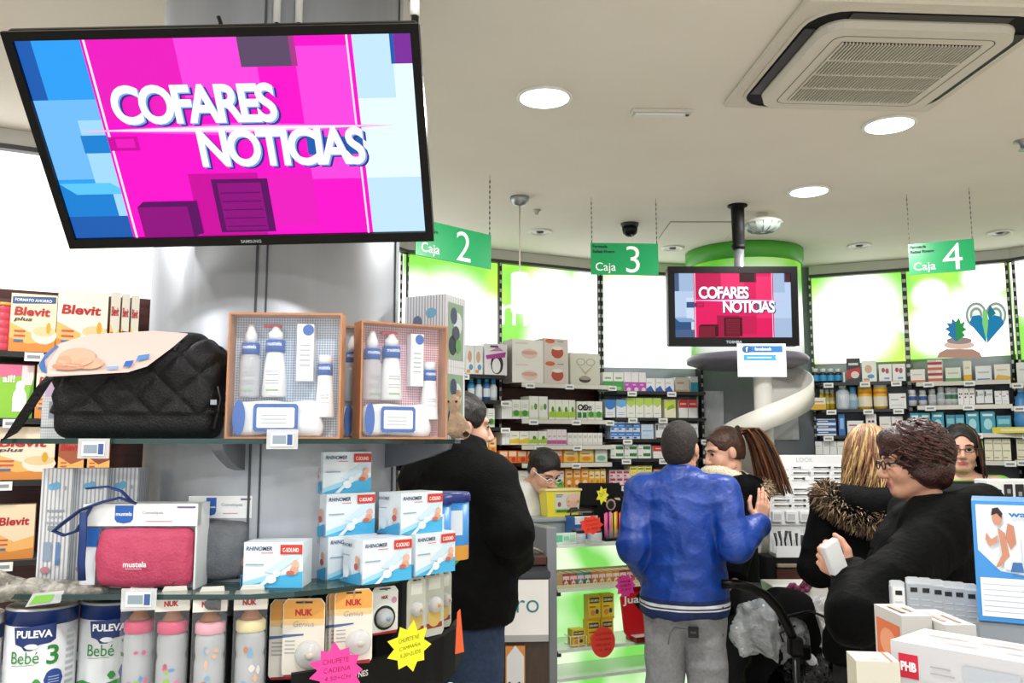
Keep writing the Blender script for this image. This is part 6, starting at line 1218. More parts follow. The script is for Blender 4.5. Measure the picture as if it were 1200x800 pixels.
        for q in (-1, 1):
            b = MB(); c = s.Hd(q * .031, .0745, .0055); r = .0112 * k; fw = s.HR @ Vector((q * .06, 1, -.05)).normalized(); u = fw.cross(Vector((0, 0, 1))).normalized(); v = u.cross(fw)
            for i0, i1, m in ((0, 3, '#140d0a/.1'), (3, 6, '#3a2518/.15'), (6, 16, '#c4b8b0/.2')):
                V = []; F = []
                for i in range(i0, i1 + 1):
                    a = math.pi * i / 22
                    for j in range(14): t_ = 2 * math.pi * j / 14; V.append(c + fw * (r * math.cos(a)) + (u * math.cos(t_) + v * math.sin(t_)) * (r * math.sin(a)))
                for i in range(i1 - i0):
                    for j in range(14): F.append((i * 14 + j, i * 14 + (j + 1) % 14, i * 14 + 14 + (j + 1) % 14, i * 14 + 14 + j))
                b.add(V, F, m, True)
            b.build('eye', s.body)
            b = MB(); b.tube([s.Hd(q * .05, .0775, .024), s.Hd(q * .035, .0895, .031), s.Hd(q * .014, .094, .027)], [.002 * k, .0035 * k, .003 * k], getattr(s, 'brow', 'hair_black'), 6); b.build('eyebrow', s.body)
            b = MB(); b.tube([s.Hd(q * .045, .0775, .007), s.Hd(q * .033, .0865, .0115), s.Hd(q * .019, .0855, .0075)], .0026 * k, 'hair_black', 5); b.build('eyelashes', s.body)
    def fingers(s, S, sd):
        k = s.k; hd = s.hand[sd]; w = s.wr[sd]; el = s.el[sd]; q = -1 if sd == 'L' else 1
        if hd: d = s.dirL(hd[0]); n = s.dirL(hd[1]); curl = hd[2]
        else: d = (w - el).normalized(); n = Vector((-q, .15, 0)); curl = .45
        n = (n - d * n.dot(d)).normalized(); a = d.cross(n) * (1 if sd == 'R' else -1)     # a points to the thumb's side
        kn = []
        for i, off in enumerate((.027, .009, -.009, -.026)):
            p = w + d * (.088 - .004 * abs(i - 1)) * k + a * off * k; kn.append(p); S.cone(w + a * off * .7 * k + d * .012 * k, p, .0135 * k, .0115 * k, .008)
        for i, (p, L) in enumerate(zip(kn, (.07, .078, .073, .058))):
            c = curl[i] if hasattr(curl, '__len__') else curl; ang = 0; e = p; sp = (.1, .03, -.04, -.12)[i]
            for j, (fr, r0, r1) in enumerate(((.45, .0095, .0088), (.3, .0088, .0082), (.25, .0082, .007))):
                ang += c * (.9, 1.1, .7)[j]; dr = (d + a * sp).normalized() * math.cos(ang) + n * math.sin(ang); f = e + dr * (L * fr * k); S.cone(e, f, r0 * k, r1 * k, .003); e = f
        tb = w + d * .025 * k + a * .026 * k; tc = hd[3] if hd and len(hd) > 3 else .5
        t1 = tb + (d * .6 + a * .75 + n * .35 * tc).normalized() * .042 * k; t2 = t1 + (d * .85 + a * .3 + n * .6 * tc).normalized() * .032 * k; t3 = t2 + (d * .9 - a * .1 + n * .7 * tc).normalized() * .026 * k
        S.cone(w + d * .015 * k + a * .012 * k, tb, .016 * k, .015 * k, .01); S.cone(tb, t1, .0145 * k, .0115 * k, .008); S.cone(t1, t2, .0112 * k, .0098 * k, .003); S.cone(t2, t3, .0098 * k, .008 * k, .003)
    # ---- clothing
    def coat(s, m, hem, name='coat', ch=(.2, .145), wa=(.19, .15), hp=(.2, .16), sl=(.08, .068, .052), collar=.085, ctop=1.46, fold=.006, puff=0, extra=None, h=None, cuff=.035, seed=1, zband=None):
        k = s.k; P = s.P; bk = s.bulk; S = s.grid(.2, hem * k - .05 if hem < .84 else .72 * k, s.HC.z + .1, h or .0075)
        S.ell(P(0, 0, 1.25), (ch[0] * bk * k, ch[1] * bk * k, .2 * k), .05); S.ell(P(0, 0, 1.05), (wa[0] * bk * k, wa[1] * bk * k, .22 * k), .08)
        z = hem + .1
        S.ell(P(0, 0, max(hem + .02, .8)), (hp[0] * bk * k, hp[1] * bk * k, .24 * k), .06)
        if hem < .8: S.ell(P(0, 0, hem), (hp[0] * bk * k * 1.04, hp[1] * bk * k * 1.05, .3 * k), .06)
        for sd, sx in (('L', -1), ('R', 1)): S.cone(P(sx * .05, -.01, 1.405), P(sx * .15, -.01, 1.385), .075 * k, .075 * k, .05)
        S.cut(P(0, 0, hem), (0, 0, -1), .012)
        for sd in 'LR':
            e, w, sh = s.el[sd], s.wr[sd], s.sh[sd]; d = (w - e).normalized()
            S.cone(sh, e, sl[0] * k, sl[1] * k, .035); S.cone(e, w + d * cuff * 0, sl[1] * k, sl[2] * k, .02)
            S.cut(w + d * .012 * k, d, .006, np.minimum(w, w + d * .1) - .08, np.maximum(w, w + d * .1) + .08)
        S.cone(P(0, -.02, 1.4), P(0, -.005, ctop), collar * k, (collar - .006) * k, .025); S.cut(P(0, 0, ctop + .012), (0, .25, 1), .01)
        if extra: extra(S, s)
        def disp(V):
            r = 1 - 2 * np.abs(vnoise(V, 7, seed, (1, 1, 1.5))); r2 = 1 - 2 * np.abs(vnoise(V, 15, seed + 5, (1, 1, .7)))
            o = fold * (r * .9 + r2 * .5)
            if puff: o = o + puff * (np.abs(np.sin(V[:, 2] * math.pi / .055)) ** .5 - .6)
            return o
        fm = None; ms = m
        if zband:
            ms = [m] + [c for _, _, c in zband]
            def fm(c):
                o = np.zeros(len(c)); ok = (np.abs(c[:, 0]) < .2 * bk * k + .03)
                for i, (a, b_, _) in enumerate(zband): o[(c[:, 2] > a * k) & (c[:, 2] < b_ * k) & ok] = i + 1
                return o
        return sdf_obj(name, S, ms, s.body, disp, 1, fmat=fm)
    def trousers(s, m, top=1.0, r=(.1, .075, .06), fold=.005, name='trousers', seat=.0, seed=2):
        k = s.k; P = s.P; S = Sdf((-.27, -.27, .03), (.27, .27, top * k + .03), .009)
        S.ell(P(0, -.005 - seat * .3, .93), (.165 * k, (.115 + seat) * k, .13 * k), .03)
        for sx in (-1, 1):
            S.ell(P(sx * .07, -.045 - seat, .88), (.08 * k, .085 * k, .1 * k), .04); S.cone(P(sx * .085, 0, .9), P(sx * .095, .01, .48), r[0] * k, r[1] * k, .02); S.cone(P(sx * .095, .01, .48), P(sx * .095, -.02, .1), r[1] * k, r[2] * k, .02)
        S.cut(P(0, 0, top), (0, 0, 1), .0); S.cut(P(0, 0, .07), (0, 0, -1))
        o = sdf_obj(name, S, m, s.body, lambda V: fold * ((1 - 2 * np.abs(vnoise(V, 8, seed, (1, 1, 1.3)))) + .4 * vnoise(V, 20, seed)), 1)
        for sx in (-1, 1):
            T = Sdf((sx * .095 * k - .08, -.16, -.005), (sx * .1 * k + .08, .22, .14), .006); T.cone(P(sx * .095, -.035, .045), P(sx * .105, .14, .035), .045 * k, .042 * k, .03); T.cone(P(sx * .095, -.02, .11), P(sx * .095, -.02, .05), .048 * k, .045 * k, .03); T.cut((0, 0, .0), (0, 0, -1))
            sdf_obj('shoe', T, 'shoe', s.body)
        return o
    # ---- hair
    def hair_cap(s, m, r=(.082, .103, .09), front=.06, low=-.05, disp=.003, sc=60, name='hair', more=None, h=.004, ears=True, face=(.07, .085, .1), facec=(0, .1, -.055)):
        k = s.k * s.hk; c = s.HC; S = Sdf(c - Vector((.19, .19, .3)) * k, c + Vector((.19, .19, .2)) * k, h); R = [list(q) for q in s.HR]
        def E(c_, r_, kk=.012, op='u'): S.ell(s.Hd(*c_), [q * k for q in r_], kk * k, op, R)
        E((0, -.016, .042), r); E((0, -.045, -.01), (r[0] * .88, r[1] * .62, .075), .03)
        if more: more(S, E, s)
        E(facec, face, .008, 's'); n = s.HR @ Vector((0, 1, -.0)); S.cut(s.Hd(0, front, .0), s.HR @ Vector((0, 1, -.45)), .008)
        S.cut(s.Hd(0, -.08, low), s.HR @ Vector((0, .25, -1)), .008)
        if ears:
            for q in (-1, 1): E((q * .085, .0, -.012), (.03, .025, .036), .004, 's')
        return sdf_obj(name, S, m, s.body, lambda V: disp * vnoise(V, sc, 3), 1)
    def strands(s, paths, mats, r=.004, name='hair_strands', seed=1):
        b = MB(); rr = random.Random(seed)
        for p in paths: n = len(p); b.tube(p, [r * rr.uniform(.7, 1.2) * (1 - .75 * (i / (n - 1)) ** 3) for i in range(n)], rr.choice(mats), 4)
        o = b.build(name, s.body); o['kind'] = 'stuff'; return o
    def specs(s, m, lens='clear_plastic'):
        b = MB()
        for q in (-1, 1):
            b.tube([s.Hd(q * .033 + .021 * math.cos(a), .103, .004 + .0145 * math.sin(a)) for a in [2 * math.pi * i / 16 for i in range(17)]], .0024 * s.k, m, 6)
            b.tube([s.Hd(q * .054, .102, .009), s.Hd(q * .073, .07, .01), s.Hd(q * .082, .0, .01), s.Hd(q * .08, -.02, .0)], .0024 * s.k, m, 6)
        b.tube([s.Hd(-.012, .104, .006), s.Hd(0, .107, .009), s.Hd(.012, .104, .006)], .002 * s.k, m, 6); return b.build('glasses', s.body)
def fur_band(pn, path, rad, n, length, mats, name='fur_trim', seed=1):
    b = MB(); rr = random.Random(seed); L = len(path) - 1
    for i in range(n):
        t = rr.uniform(0, L - 1e-4); j = int(t); p = Vector(path[j]).lerp(Vector(path[j + 1]), t - j); tg = (Vector(path[j + 1]) - Vector(path[j])).normalized()
        d = Vector((rr.gauss(0, 1), rr.gauss(0, 1), rr.gauss(0, 1))); d = (d - tg * d.dot(tg) * .6).normalized()
        q0 = p + d * rad * .5; q1 = p + d * (rad + length * .5) + tg * rr.uniform(-.01, .01); q2 = p + d * (rad + length) + Vector((rr.uniform(-.01, .01), rr.uniform(-.01, .01), -.012))
        b.tube([q0, q1, q2], [.0042, .003, .0004], rr.choice(mats), 3, caps=False)
    o = b.build(name, pn.body); o['kind'] = 'stuff'
    b = MB(); b.tube(path, rad * .85, mats[0], 10); b.build('fur_roll', pn.body); return o
# 1 man in the long black coat
M1 = Person('man in black coat and dark jeans, seen from behind beside shelves', W(538, 600, 3.2).x, 3.22, -.8, 1.78, yaw=-.45, pitch=-.06, bulk=1.12,
            arms={'R': (W(598, 622, 3.0), W(606, 655, 3.2)), 'L': (W(520, 650, 3.45), W(560, 690, 3.6))})
M1.coat('wool_black', .92, ch=(.215, .15), wa=(.21, .16), hp=(.172, .15), sl=(.086, .072, .056), collar=.1, ctop=1.53, fold=.006, cuff=.03, extra=lambda S, s: [S.cone(s.P(sx * .04, -.03, 1.45), s.P(sx * .15, -.02, 1.4), .08 * s.k, .085 * s.k, .06) for sx in (-1, 1)])
M1.trousers('denim', 1.0); M1.hair_cap('hair_black', (.083, .104, .092), .05, -.06, .004, 40)
# 2 man in the blue jacket
M2 = Person('man in blue jacket and grey sweatpants raising his right hand', .765, 3.9, -.3, 1.69, yaw=-.25, pitch=0, bulk=1.0, skin='skin_warm', h=.005,
            arms={'R': (W(862, 640, 3.74), W(889, 614, 3.86), (Vector((.3, .1, .93)), Vector((-.35, .93, 0)), (.12, .15, .25, .4), .25)), 'L': (W(742, 640, 3.86), W(770, 690, 4.08))})
M2.coat('nylon_blue', .852, 'jacket', ch=(.185, .14), wa=(.182, .15), hp=(.192, .163), sl=(.07, .064, .052), collar=.082, ctop=1.475, fold=.009, seed=4, h=.0065,
        zband=[(.8, .885, 'rib_navy'), (.885, .893, '#e6e8ec'), (.893, .903, 'rib_navy'), (.903, .911, '#e6e8ec'), (.911, .93, 'rib_navy')])
M2.trousers('sweat_grey', .9, (.095, .08, .066), .007, 'sweatpants', .0); M2.hair_cap('hair_short', (.079, .1, .09), .045, -.075, .0015, 90)
k = M2.k; b = MB(); q = M2.P(.05, -.134, .80); b.box(q.x - .022, q.x + .022, q.y - .004, q.y + .006, q.z - .022, q.z + .022, '#15171a/.6'); b.flat([(q.x - .012, q.z - .004), (q.x + .012, q.z - .004), (q.x + .012, q.z + .004), (q.x - .012, q.z + .004)], (0, q.y - .004, 0), X, Z3, -Y, .0006, '#4a4c50'); b.build('patch', M2.body)
b = MB(); b.tube([M2.P(-.03, -.132, .815), M2.P(.02, -.135, .812), M2.P(.075, -.128, .815)], .0022, '#74767a/.8', 5); b.tube([M2.P(-.03, -.132, .815), M2.P(-.05, -.128, .79), M2.P(-.06, -.12, .74)], .0022, '#74767a/.8', 5); b.build('pocket_seam', M2.body)
b = MB(); b.tube([M2.P(.15, -.06, .83), M2.P(.16, -.045, .78), M2.P(.155, -.045, .73)], [.003, .011, .003], '#0e0f12/.8', 6, flat=.5); b.build('pocket_slit', M2.body)
# 3 woman with the ponytail
F1 = Person('woman with long ponytail and cream scarf looking down', W(853, 530, 4.3).x, 4.32, 1.75, 1.67, yaw=.05, pitch=-.22, female=True, bulk=.9, h=.0045,
            arms={'L': (W(866, 640, 4.12), W(862, 676, 4.02), (Vector((-.6, .2, -.5)), Vector((.1, .6, -.6)), .9)), 'R': (W(850, 630, 4.55), W(820, 660, 4.6))})
F1.coat('nylon_black', .8, ch=(.19, .14), wa=(.175, .14), hp=(.195, .16), sl=(.075, .064, .05), collar=.08, ctop=1.45, fold=.006, seed=7, extra=lambda S, s: (S.ell(s.P(0, -.12, 1.36), (.14 * s.k, .08 * s.k, .1 * s.k), .04)))
F1.trousers('dark_cloth', .95); F1.hair_cap('hair_brown', (.079, .1, .091), .045, -.055, .002, 60, face=(.068, .085, .115), facec=(0, .1, -.035))
rr = random.Random(5); paths = []
for i in range(210):
    a = rr.uniform(0, 6.28); r = rr.uniform(.0, .024); p0 = F1.Hd(r * math.cos(a), -.095, .085 + r * math.sin(a)); sw = rr.gauss(0, .5)
    pts = [p0]; base = [F1.Hd(0, -.125, .115), F1.Hd(0, -.16, .1)]
    dn = Vector((0, -1, 0)); w0 = rr.gauss(0, .022); w1 = rr.gauss(0, .04); d0 = rr.gauss(0, .01); d1 = rr.gauss(0, .028)
    for t in (.18, .35, .5, .65, .8, .9, 1.0):
        c = F1.HC + Vector((w0 + w1 * t, -.11 - .13 * t * 1.2 + d0 + d1 * t, .125 - .34 * t ** 1.5 + .04 * math.sin(t * 3))) * F1.k; c.x += .03 * t * math.sin(a); c.y += .02 * math.cos(a) * (1 - t * .3); pts.append(c)
    paths.append(pts)
F1.strands(paths, ['hair_brown', 'hair_brown', 'hair_brown_light', 'hair_brown_light', 'hair_brown_light'], .006, 'ponytail', 5)
b = MB(); c0 = F1.Hd(0, -.1, .088); b.tube([c0 + Vector((.024 * math.cos(a), .0, .024 * math.sin(a))) for a in [6.283 * i / 12 for i in range(13)]], .007, 'hair_black', 6); b.build('hair_tie', F1.body)
S = Sdf(F1.P(0, 0, 1.45) - Vector((.2, .2, .14)), F1.P(0, 0, 1.45) + Vector((.2, .25, .12)), .005)
for j in range(16):
    a0, a1 = 6.283 * j / 16, 6.283 * (j + 1) / 16; f = lambda a: F1.P(.088 * math.cos(a), .015 + .095 * math.sin(a), 1.445 + .012 * math.sin(a) - .015 * math.sin(2 * a)); S.cone(f(a0), f(a1), .04 * F1.k, .04 * F1.k, .02)
S.ell(F1.P(0, .11, 1.37), (.055, .035, .08), .03)
sdf_obj('scarf', S, 'cream_knit', F1.body, lambda V: .004 * np.sin(V[:, 2] * 420) * np.sin((V[:, 0] + V[:, 1]) * 300) + .006 * vnoise(V, 16, 2), 1)
fur_band(F1, [F1.P(.02, -.2, 1.43), F1.P(-.06, -.19, 1.41), F1.P(-.11, -.14, 1.39), F1.P(-.14, -.07, 1.38)], .018, 700, .028, ['fur_light', 'fur_light', 'fur'], seed=3)
b = MB(); b.tube([F1.P(-.02, .13, 1.38), F1.P(-.05, .135, 1.33), F1.P(-.09, .13, 1.3)], .003, '#c9ccd0/.3', 6); b.build('zip', F1.body)
# 4 blonde woman in the fur hooded coat
F2 = Person('blonde woman in black coat with brown fur hood, back turned', W(1020, 560, 3.55).x, 3.55, -.15, 1.655, yaw=-.1, pitch=-.12, female=True, bulk=.98, arms={sd: ((W(1020, 560, 3.55).x + q_ * .24, 3.53, 1.09), (W(1020, 560, 3.55).x + q_ * .13, 3.74, 1.07)) for sd, q_ in (('L', -1), ('R', 1))})
def hood2(S, s):
    for j in range(10):
        a0, a1 = math.pi * (.0 + j / 10), math.pi * ((j + 1) / 10); f = lambda a: s.P(.15 * math.cos(a), -.06 - .12 * math.sin(a), 1.4 - .02 * math.sin(a)); S.cone(f(a0), f(a1), .06 * s.k, .06 * s.k, .04)
F2.coat('nylon_black', .75, ch=(.2, .15), wa=(.185, .155), hp=(.2, .165), sl=(.082, .07, .054), collar=.085, ctop=1.45, fold=.008, seed=11, extra=hood2); F2.trousers('dark_cloth', .9)
hp = [F2.P(.2 * math.cos(a), -.055 - .15 * math.sin(a), 1.4 + .035 * math.cos(2 * a) - .03 * math.sin(a)) for a in [math.pi * (.0 + 1.0 * j / 14) for j in range(15)]]
fur_band(F2, hp, .034, 2600, .042, ['fur', 'fur', 'fur_dark', 'fur_light'], seed=8)
F2.hair_cap('hair_ash', (.084, .104, .094), .06, -.09, .005, 30, ears=False)
rr = random.Random(9); paths = []
for i in range(190):
    a = rr.uniform(-2.7, 2.7); q = -math.pi / 2 + a * .62; p0 = (.02 * math.cos(q), -.02 + .03 * math.sin(q), .13); cx, cy = math.cos(q), math.sin(q); ph = rr.uniform(0, 6.28); am = rr.uniform(.012, .022); fr = rr.uniform(9, 13); pts = []
    Lh = rr.uniform(.2, .3)
    for t in [j / 11 for j in range(12)]:
        if t < .4: th = t / .4 * 1.45; x, y, z = (.086 * math.sin(th) * cx, -.016 + .106 * math.sin(th) * cy, .042 + .096 * math.cos(th))
        else: u = (t - .4) / .6; x, y, z = (.088 + .03 * u) * cx, -.016 + (.108 + .025 * u) * cy, .052 - Lh * u
        x += am * t * math.sin(fr * t + ph); y += am * t * math.cos(fr * t + ph); pts.append(F2.Hd(x, y, z))
    paths.append(pts)
F2.strands(paths, ['hair_blonde', 'hair_blonde', 'hair_ash', 'hair_ash', 'hair_brown_light'], .0055, 'wavy_hair', 9)
# 5 auburn woman in the black padded jacket, nearest
F3 = Person('auburn haired woman with glasses in black padded jacket, nearest camera', W(1083, 560, 2.6).x, 2.6, 1.32, 1.645, yaw=.12, pitch=-.1, head=(0, .005, .01), female=True, bulk=1.08, hk=.9, h=.0042, skin='skin_warm', lean=.02,
            arms={'L': (W(1003, 722, 2.24), W(1001, 676, 2.41), (Vector((-.55, .25, .35)), Vector((.35, .8, .35)), (.75, .8, .85, .9), .8)), 'R': (W(1030, 690, 2.95), W(1010, 680, 2.8))})
def hood3(S, s):
    S.ell(s.P(0, -.15, 1.4), (.15 * s.k, .09 * s.k, .085 * s.k), .05)
    for j in range(10):
        a0, a1 = math.pi * (-.1 + 1.2 * j / 10), math.pi * (-.1 + 1.2 * (j + 1) / 10); f = lambda a: s.P(.135 * math.cos(a), -.02 - .15 * math.sin(a), 1.44 + .02 * math.sin(a)); S.cone(f(a0), f(a1), .052 * s.k, .052 * s.k, .03)
F3.coat('nylon_black', .97, 'padded_jacket', ch=(.195, .15), wa=(.2, .165), hp=(.205, .175), sl=(.08, .07, .052), collar=.088, ctop=1.45, fold=.008, puff=.0, extra=hood3, seed=15, h=.0062); F3.trousers('denim_blue', 1.02)
def fluff(S, E, s):
    E((0, -.025, .055), (.092, .104, .088), .03); E((0, -.07, -.02), (.08, .055, .08), .04); E((.0, .055, .09), (.07, .045, .036), .03); E((-.07, -.02, -.01), (.026, .05, .065), .03); E((.07, -.02, -.01), (.026, .05, .065), .03)
F3.hair_cap('hair_auburn', (.088, .108, .096), .1, -.1, .012, 24, more=fluff, ears=False, face=(.068, .075, .1), facec=(0, .105, -.055), h=.0036)
rr = random.Random(21); paths = []
for i in range(420):
    q = rr.uniform(0, 6.283); z0 = rr.uniform(-.2, 1); cx, cy = math.cos(q), math.sin(q)
    if cy > .62 and z0 < .7: continue
    th0 = math.acos(max(-.3, min(1, z0))); pts = []; tw = rr.uniform(-.9, .9); ph = rr.uniform(0, 6)
    for j in range(7):
        th = th0 + .12 * j; qq = q + tw * .09 * j + .22 * math.sin(j * 1.5 + ph); R_ = (1.05 + .05 * math.cos(j * 1.5 + ph)) * (1 + .12 * max(0, th - 1.2))
        pts.append(F3.Hd(.093 * R_ * math.sin(th) * math.cos(qq), -.024 + .108 * R_ * math.sin(th) * math.sin(qq), .048 + .098 * R_ * math.cos(th)))
    paths.append(pts)
F3.strands(paths, ['hair_auburn'] * 5 + ['hair_auburn_light'], .0048, 'curly_hair', 21); F3.specs('#101014/.3')
# 6 pharmacist bending over the till
P1 = Person('pharmacist with dark tied hair and white glasses bending over till', W(622, 548, 5.02).x - .13, 4.97, -2.35, 1.64, yaw=-.15, pitch=-.55, head=(0, .06, -.05), female=True, lean=.32, skin='skin')
P1.coat('tunic_white', .8, 'tunic', ch=(.185, .135), wa=(.17, .135), hp=(.18, .15), sl=(.07, .06, .05), collar=.07, ctop=1.45, fold=.005); P1.trousers('dark_cloth', .9)
P1.hair_cap('hair_black', (.081, .103, .093), .05, -.05, .003, 40, more=lambda S, E, s: E((0, -.115, .03), (.04, .04, .04), .02)); P1.specs('#e9e6e2/.3')
# 7 pharmacist in green at the right
P2 = Person('pharmacist with long dark hair, glasses and lime green tunic', W(1126, 515, 4.5).x, 4.5, 2.62, 1.68, yaw=.1, pitch=-.03, female=True, h=.0045)
P2.coat('tunic_green', .8, 'tunic', ch=(.165, .125), wa=(.155, .125), hp=(.17, .14), sl=(.06, .055, .05), collar=.062, ctop=1.42, fold=.005, seed=9); P2.trousers('dark_cloth', .9)
P2.hair_cap('hair_black', (.084, .105, .093), .055, -.08, .003, 40, ears=False, face=(.064, .085, .118), facec=(0, .1, -.035))
rr = random.Random(31); paths = []
for i in range(170):
    q = rr.uniform(math.radians(152), math.radians(388)); cx, cy = math.cos(q), math.sin(q); ph = rr.uniform(0, 6.28); Lh = rr.uniform(.2, .3); pts = []
    for t in [j / 9 for j in range(10)]:
        if t < .4: th = t / .4 * 1.5; x, y, z = (.086 * math.sin(th) * cx, -.016 + .107 * math.sin(th) * cy, .042 + .095 * math.cos(th))
        else: u = (t - .4) / .6; x, y, z = (.088 + .025 * u) * cx, -.016 + (.108 + .01 * u) * cy, .05 - Lh * u
        pts.append(P2.Hd(x + .008 * t * math.sin(8 * t + ph), y + .008 * t * math.cos(8 * t + ph), z))
    paths.append(pts)
P2.strands(paths, ['hair_black', 'hair_black', 'hair_brown'], .006, 'long_hair', 31); P2.specs('#3a3030/.3')
# ================================================================ LOOK stand, stroller, right hand counter and boxes
d = 4.78; A = W(903, 650, d); C = W(996, 533, d); w, h = C.x - A.x, C.z - A.z
t = thing('cosmetics_stand', 'white cosmetics stand headed LOOK with rows of black brushes', 'display stand', (A.x + w / 2, d, A.z))
b = MB(); b.box(-w / 2, w / 2, 0, .03, 0, h, '#e9ebee/.35', .004); b.build('backboard', t)
b = MB(); b.text('LOOK', Vector((-w * .05, 0, h * .93)), X, Z3, -Y, .001, '#b4b8be', h=h * .045, w=w * .2, bold=-.005, align='c'); b.build('header_lettering', t)
rr = random.Random(4)
for r in range(8):
    v = .87 - r * .055
    for c in range(4):
        if r in (3,) and c == 1: continue
        b = MB(); u0 = -w * .46 + c * w * .245; L_ = w * rr.choice((.06, .1, .15, .17)); z = h * v
        b.box(u0, u0 + w * .21, -.004, -.0005, z - .008, z + .014, '#f2f3f5/.3'); b.tube([(u0 + .01, -.007, z + .003), (u0 + .01 + L_, -.007, z + .003)], [.0035, .0022], '#1c1d20/.4', 6); b.box(u0 + .012 + L_, u0 + .012 + L_ + w * .03, -.009, -.004, z - .003, z + .008, rr.choice(['#1a1a1c', '#1a1a1c', '#8c8f94']) + '/.4'); b.build('brush_card', t)
b = MB(); b.box(-w / 2, w / 2, -.012, -.0005, h * .3, h * .315, '#d2d5d9/.3'); b.box(-w / 2, w / 2, -.1, -.0005, .0, .02, '#cfd2d6/.3'); b.box(-w / 2, w / 2, -.104, -.1, .0, .06, '#dfe2e6/.3'); b.build('tray', t)
for i in range(6):
    b = MB(); x = -w * .42 + i * w * .165; b.box(x - .028, x + .028, -.03, -.001, h * .33, h * .44, '#e3e5e8/.3', .004); b.box(x - .02, x + .02, -.031, -.03, h * .35, h * .41, '#b9bdc3/.3'); b.build('compact_case', t)
for i in range(16):
    b = MB(); x = -w * .47 + i * w * .0625; hh = rr.uniform(.1, .15); b.tube([(x, -.06, .021), (x + rr.uniform(-.006, .006), -.05, hh * .6), (x + rr.uniform(-.008, .008), -.045, hh)], [.004, .005, .009], '#161619/.4', 6); b.build('makeup_brush', t)
# drawer cabinet beneath
t = thing('drawer_cabinet', 'black drawer cabinet with bronze handles under the LOOK stand', 'cabinet', (A.x + w / 2, d - .09, 0)); zt = A.z - .002
b = MB(); b.box(-w / 2 - .05, w / 2 + .5, 0, .2, 0, zt, 'matt_black'); b.build('body', t)
for z in (zt - .03, zt - .17): 
    b = MB(); b.box(-w / 2, -w / 2 + .2, -.03, -.001, z - .02, z, '#8a8072/.3', .004); b.build('handle_rail', t)
b = MB(); b.box(-w / 2, -w / 2 + .2, -.012, -.001, zt - .165, zt - .055, 'maroon_veneer'); b.build('drawer_front', t)
# white plinth with flowers
P = W(940, 688, 4.25); t = thing('white_plinth', 'white plinth box with purple flowers on its top', 'plinth', (P.x, 4.3, 0)); b = MB(); b.box(-.13, .15, 0, .2, 0, P.z, '#d9d6d2/.5', .004); b.build('box', t)
for i, (x, z) in enumerate(((-.035, .0), (.03, .012), (-.005, -.012))):
    S = Sdf((x - .05, -.06, P.z - .06), (x + .05, .04, P.z + .05), .004)
    for j in range(6): S.ell((x + .018 * math.cos(j), -.015 + .006 * math.sin(j * 2), P.z - .012 + z + .018 * math.sin(j)), (.014, .01, .014), .004)
    sdf_obj('flower', S, '#6a2448/.6', t)
# stroller
t = thing('stroller', 'black pushchair with curved handle behind the grey sweatpants', 'stroller', (1.2, 3.95, 0))
o = Vector((1.2, 3.95, 0)); q = lambda px, py, dd: W(px, py, dd) - o
b = MB(); b.tube([q(846, 684, 3.75), q(862, 684, 3.75), q(880, 688, 3.75), q(897, 697, 3.75), q(912, 713, 3.76), q(923, 733, 3.77), q(931, 752, 3.78)], .02, 'black_plastic', 10); b.build('handle', t)
b = MB(); b.box(-.03, .03, -.028, .028, -.04, .04, 'black_plastic', .01); b.build('hinge', t, q(932, 757, 3.78)); b = MB(); b.box(-.02, .02, -.02, .02, -.03, .03, 'black_plastic', .008); b.build('hinge', t, q(944, 764, 3.82))
f0 = q(932, 757, 3.78)
for a_, c_ in ((f0, Vector((f0.x - .01, -.2, .12))), (q(944, 764, 3.82), Vector((.3, .25, .12))), (q(848, 700, 3.95), Vector((-.3, .2, .12)))):
    b = MB(); b.tube([a_, c_], .016, '#1b1b1e/.3', 8); b.build('frame_tube', t)
b = MB(); b.tube([q(918, 752, 3.79), q(914, 742, 3.79), q(932, 733, 3.8)], .005, 'black_plastic', 6); b.tube([q(920, 722, 3.8), q(950, 716, 3.85), q(975, 726, 3.9)], .006, 'black_plastic', 6); b.build('strap', t)
b = MB(); b.tube([q(948, 770, 3.83), q(965, 790, 3.9), q(985, 815, 4.0)], .022, '#cfd2d6/.35', 8); b.build('grey_tube', t)
S = Sdf((-.36, -.1, .3), (.34, .5, 1.0), .01); S.ell((.03, .0, .75), (.16, .11, .2), .04); S.ell((.08, .0, .55), (.24, .14, .14), .05); S.ell((.12, -.02, .48), (.22, .13, .1), .04)
sdf_obj('seat', S, 'nylon_black', t, lambda V: .012 * (1 - 2 * np.abs(vnoise(V, 8, 3))))
for x, y in ((-.3, .2), (.3, .25), (-.12, -.2), (.12, -.2)):
    b = MB(); V = []; n = 20; F = []
    for i in range(n):
        a = 2 * math.pi * i / n
        for r, xx in ((.1, -.018), (.12, 0), (.1, .018), (.06, .018), (.06, -.018)): V.append((xx, r * math.cos(a), r * math.sin(a)))
    for i in range(n):
        for j in range(5): F.append((i * 5 + j, i * 5 + (j + 1) % 5, ((i + 1) % n) * 5 + (j + 1) % 5, ((i + 1) % n) * 5 + j))
    b.add(V, F, 'matt_black', True); b.lathe([(.058, -.01), (.058, .01)], '#44464a/.4', 16); k0 = len(b.V) - 32
    for i in range(k0, len(b.V)): x_, y_, z_ = b.V[i]; b.V[i] = (z_, x_, y_)
    b.build('wheel', t, (x, y, .12))
b = MB(); b.box(-.3, .3, -.2, .25, .2, .22, '#1a1a1c/.5'); b.build('basket', t)
noisy('film_wrap', '#c4cacf', '#eef1f3', 30, .06, .25, 30); MATS['film_wrap'].node_tree.nodes['Principled BSDF'].inputs['Alpha'].default_value = .42
noisy('film_dark', '#0c0d0f', '#26292c', 30, .12, .8, 60)
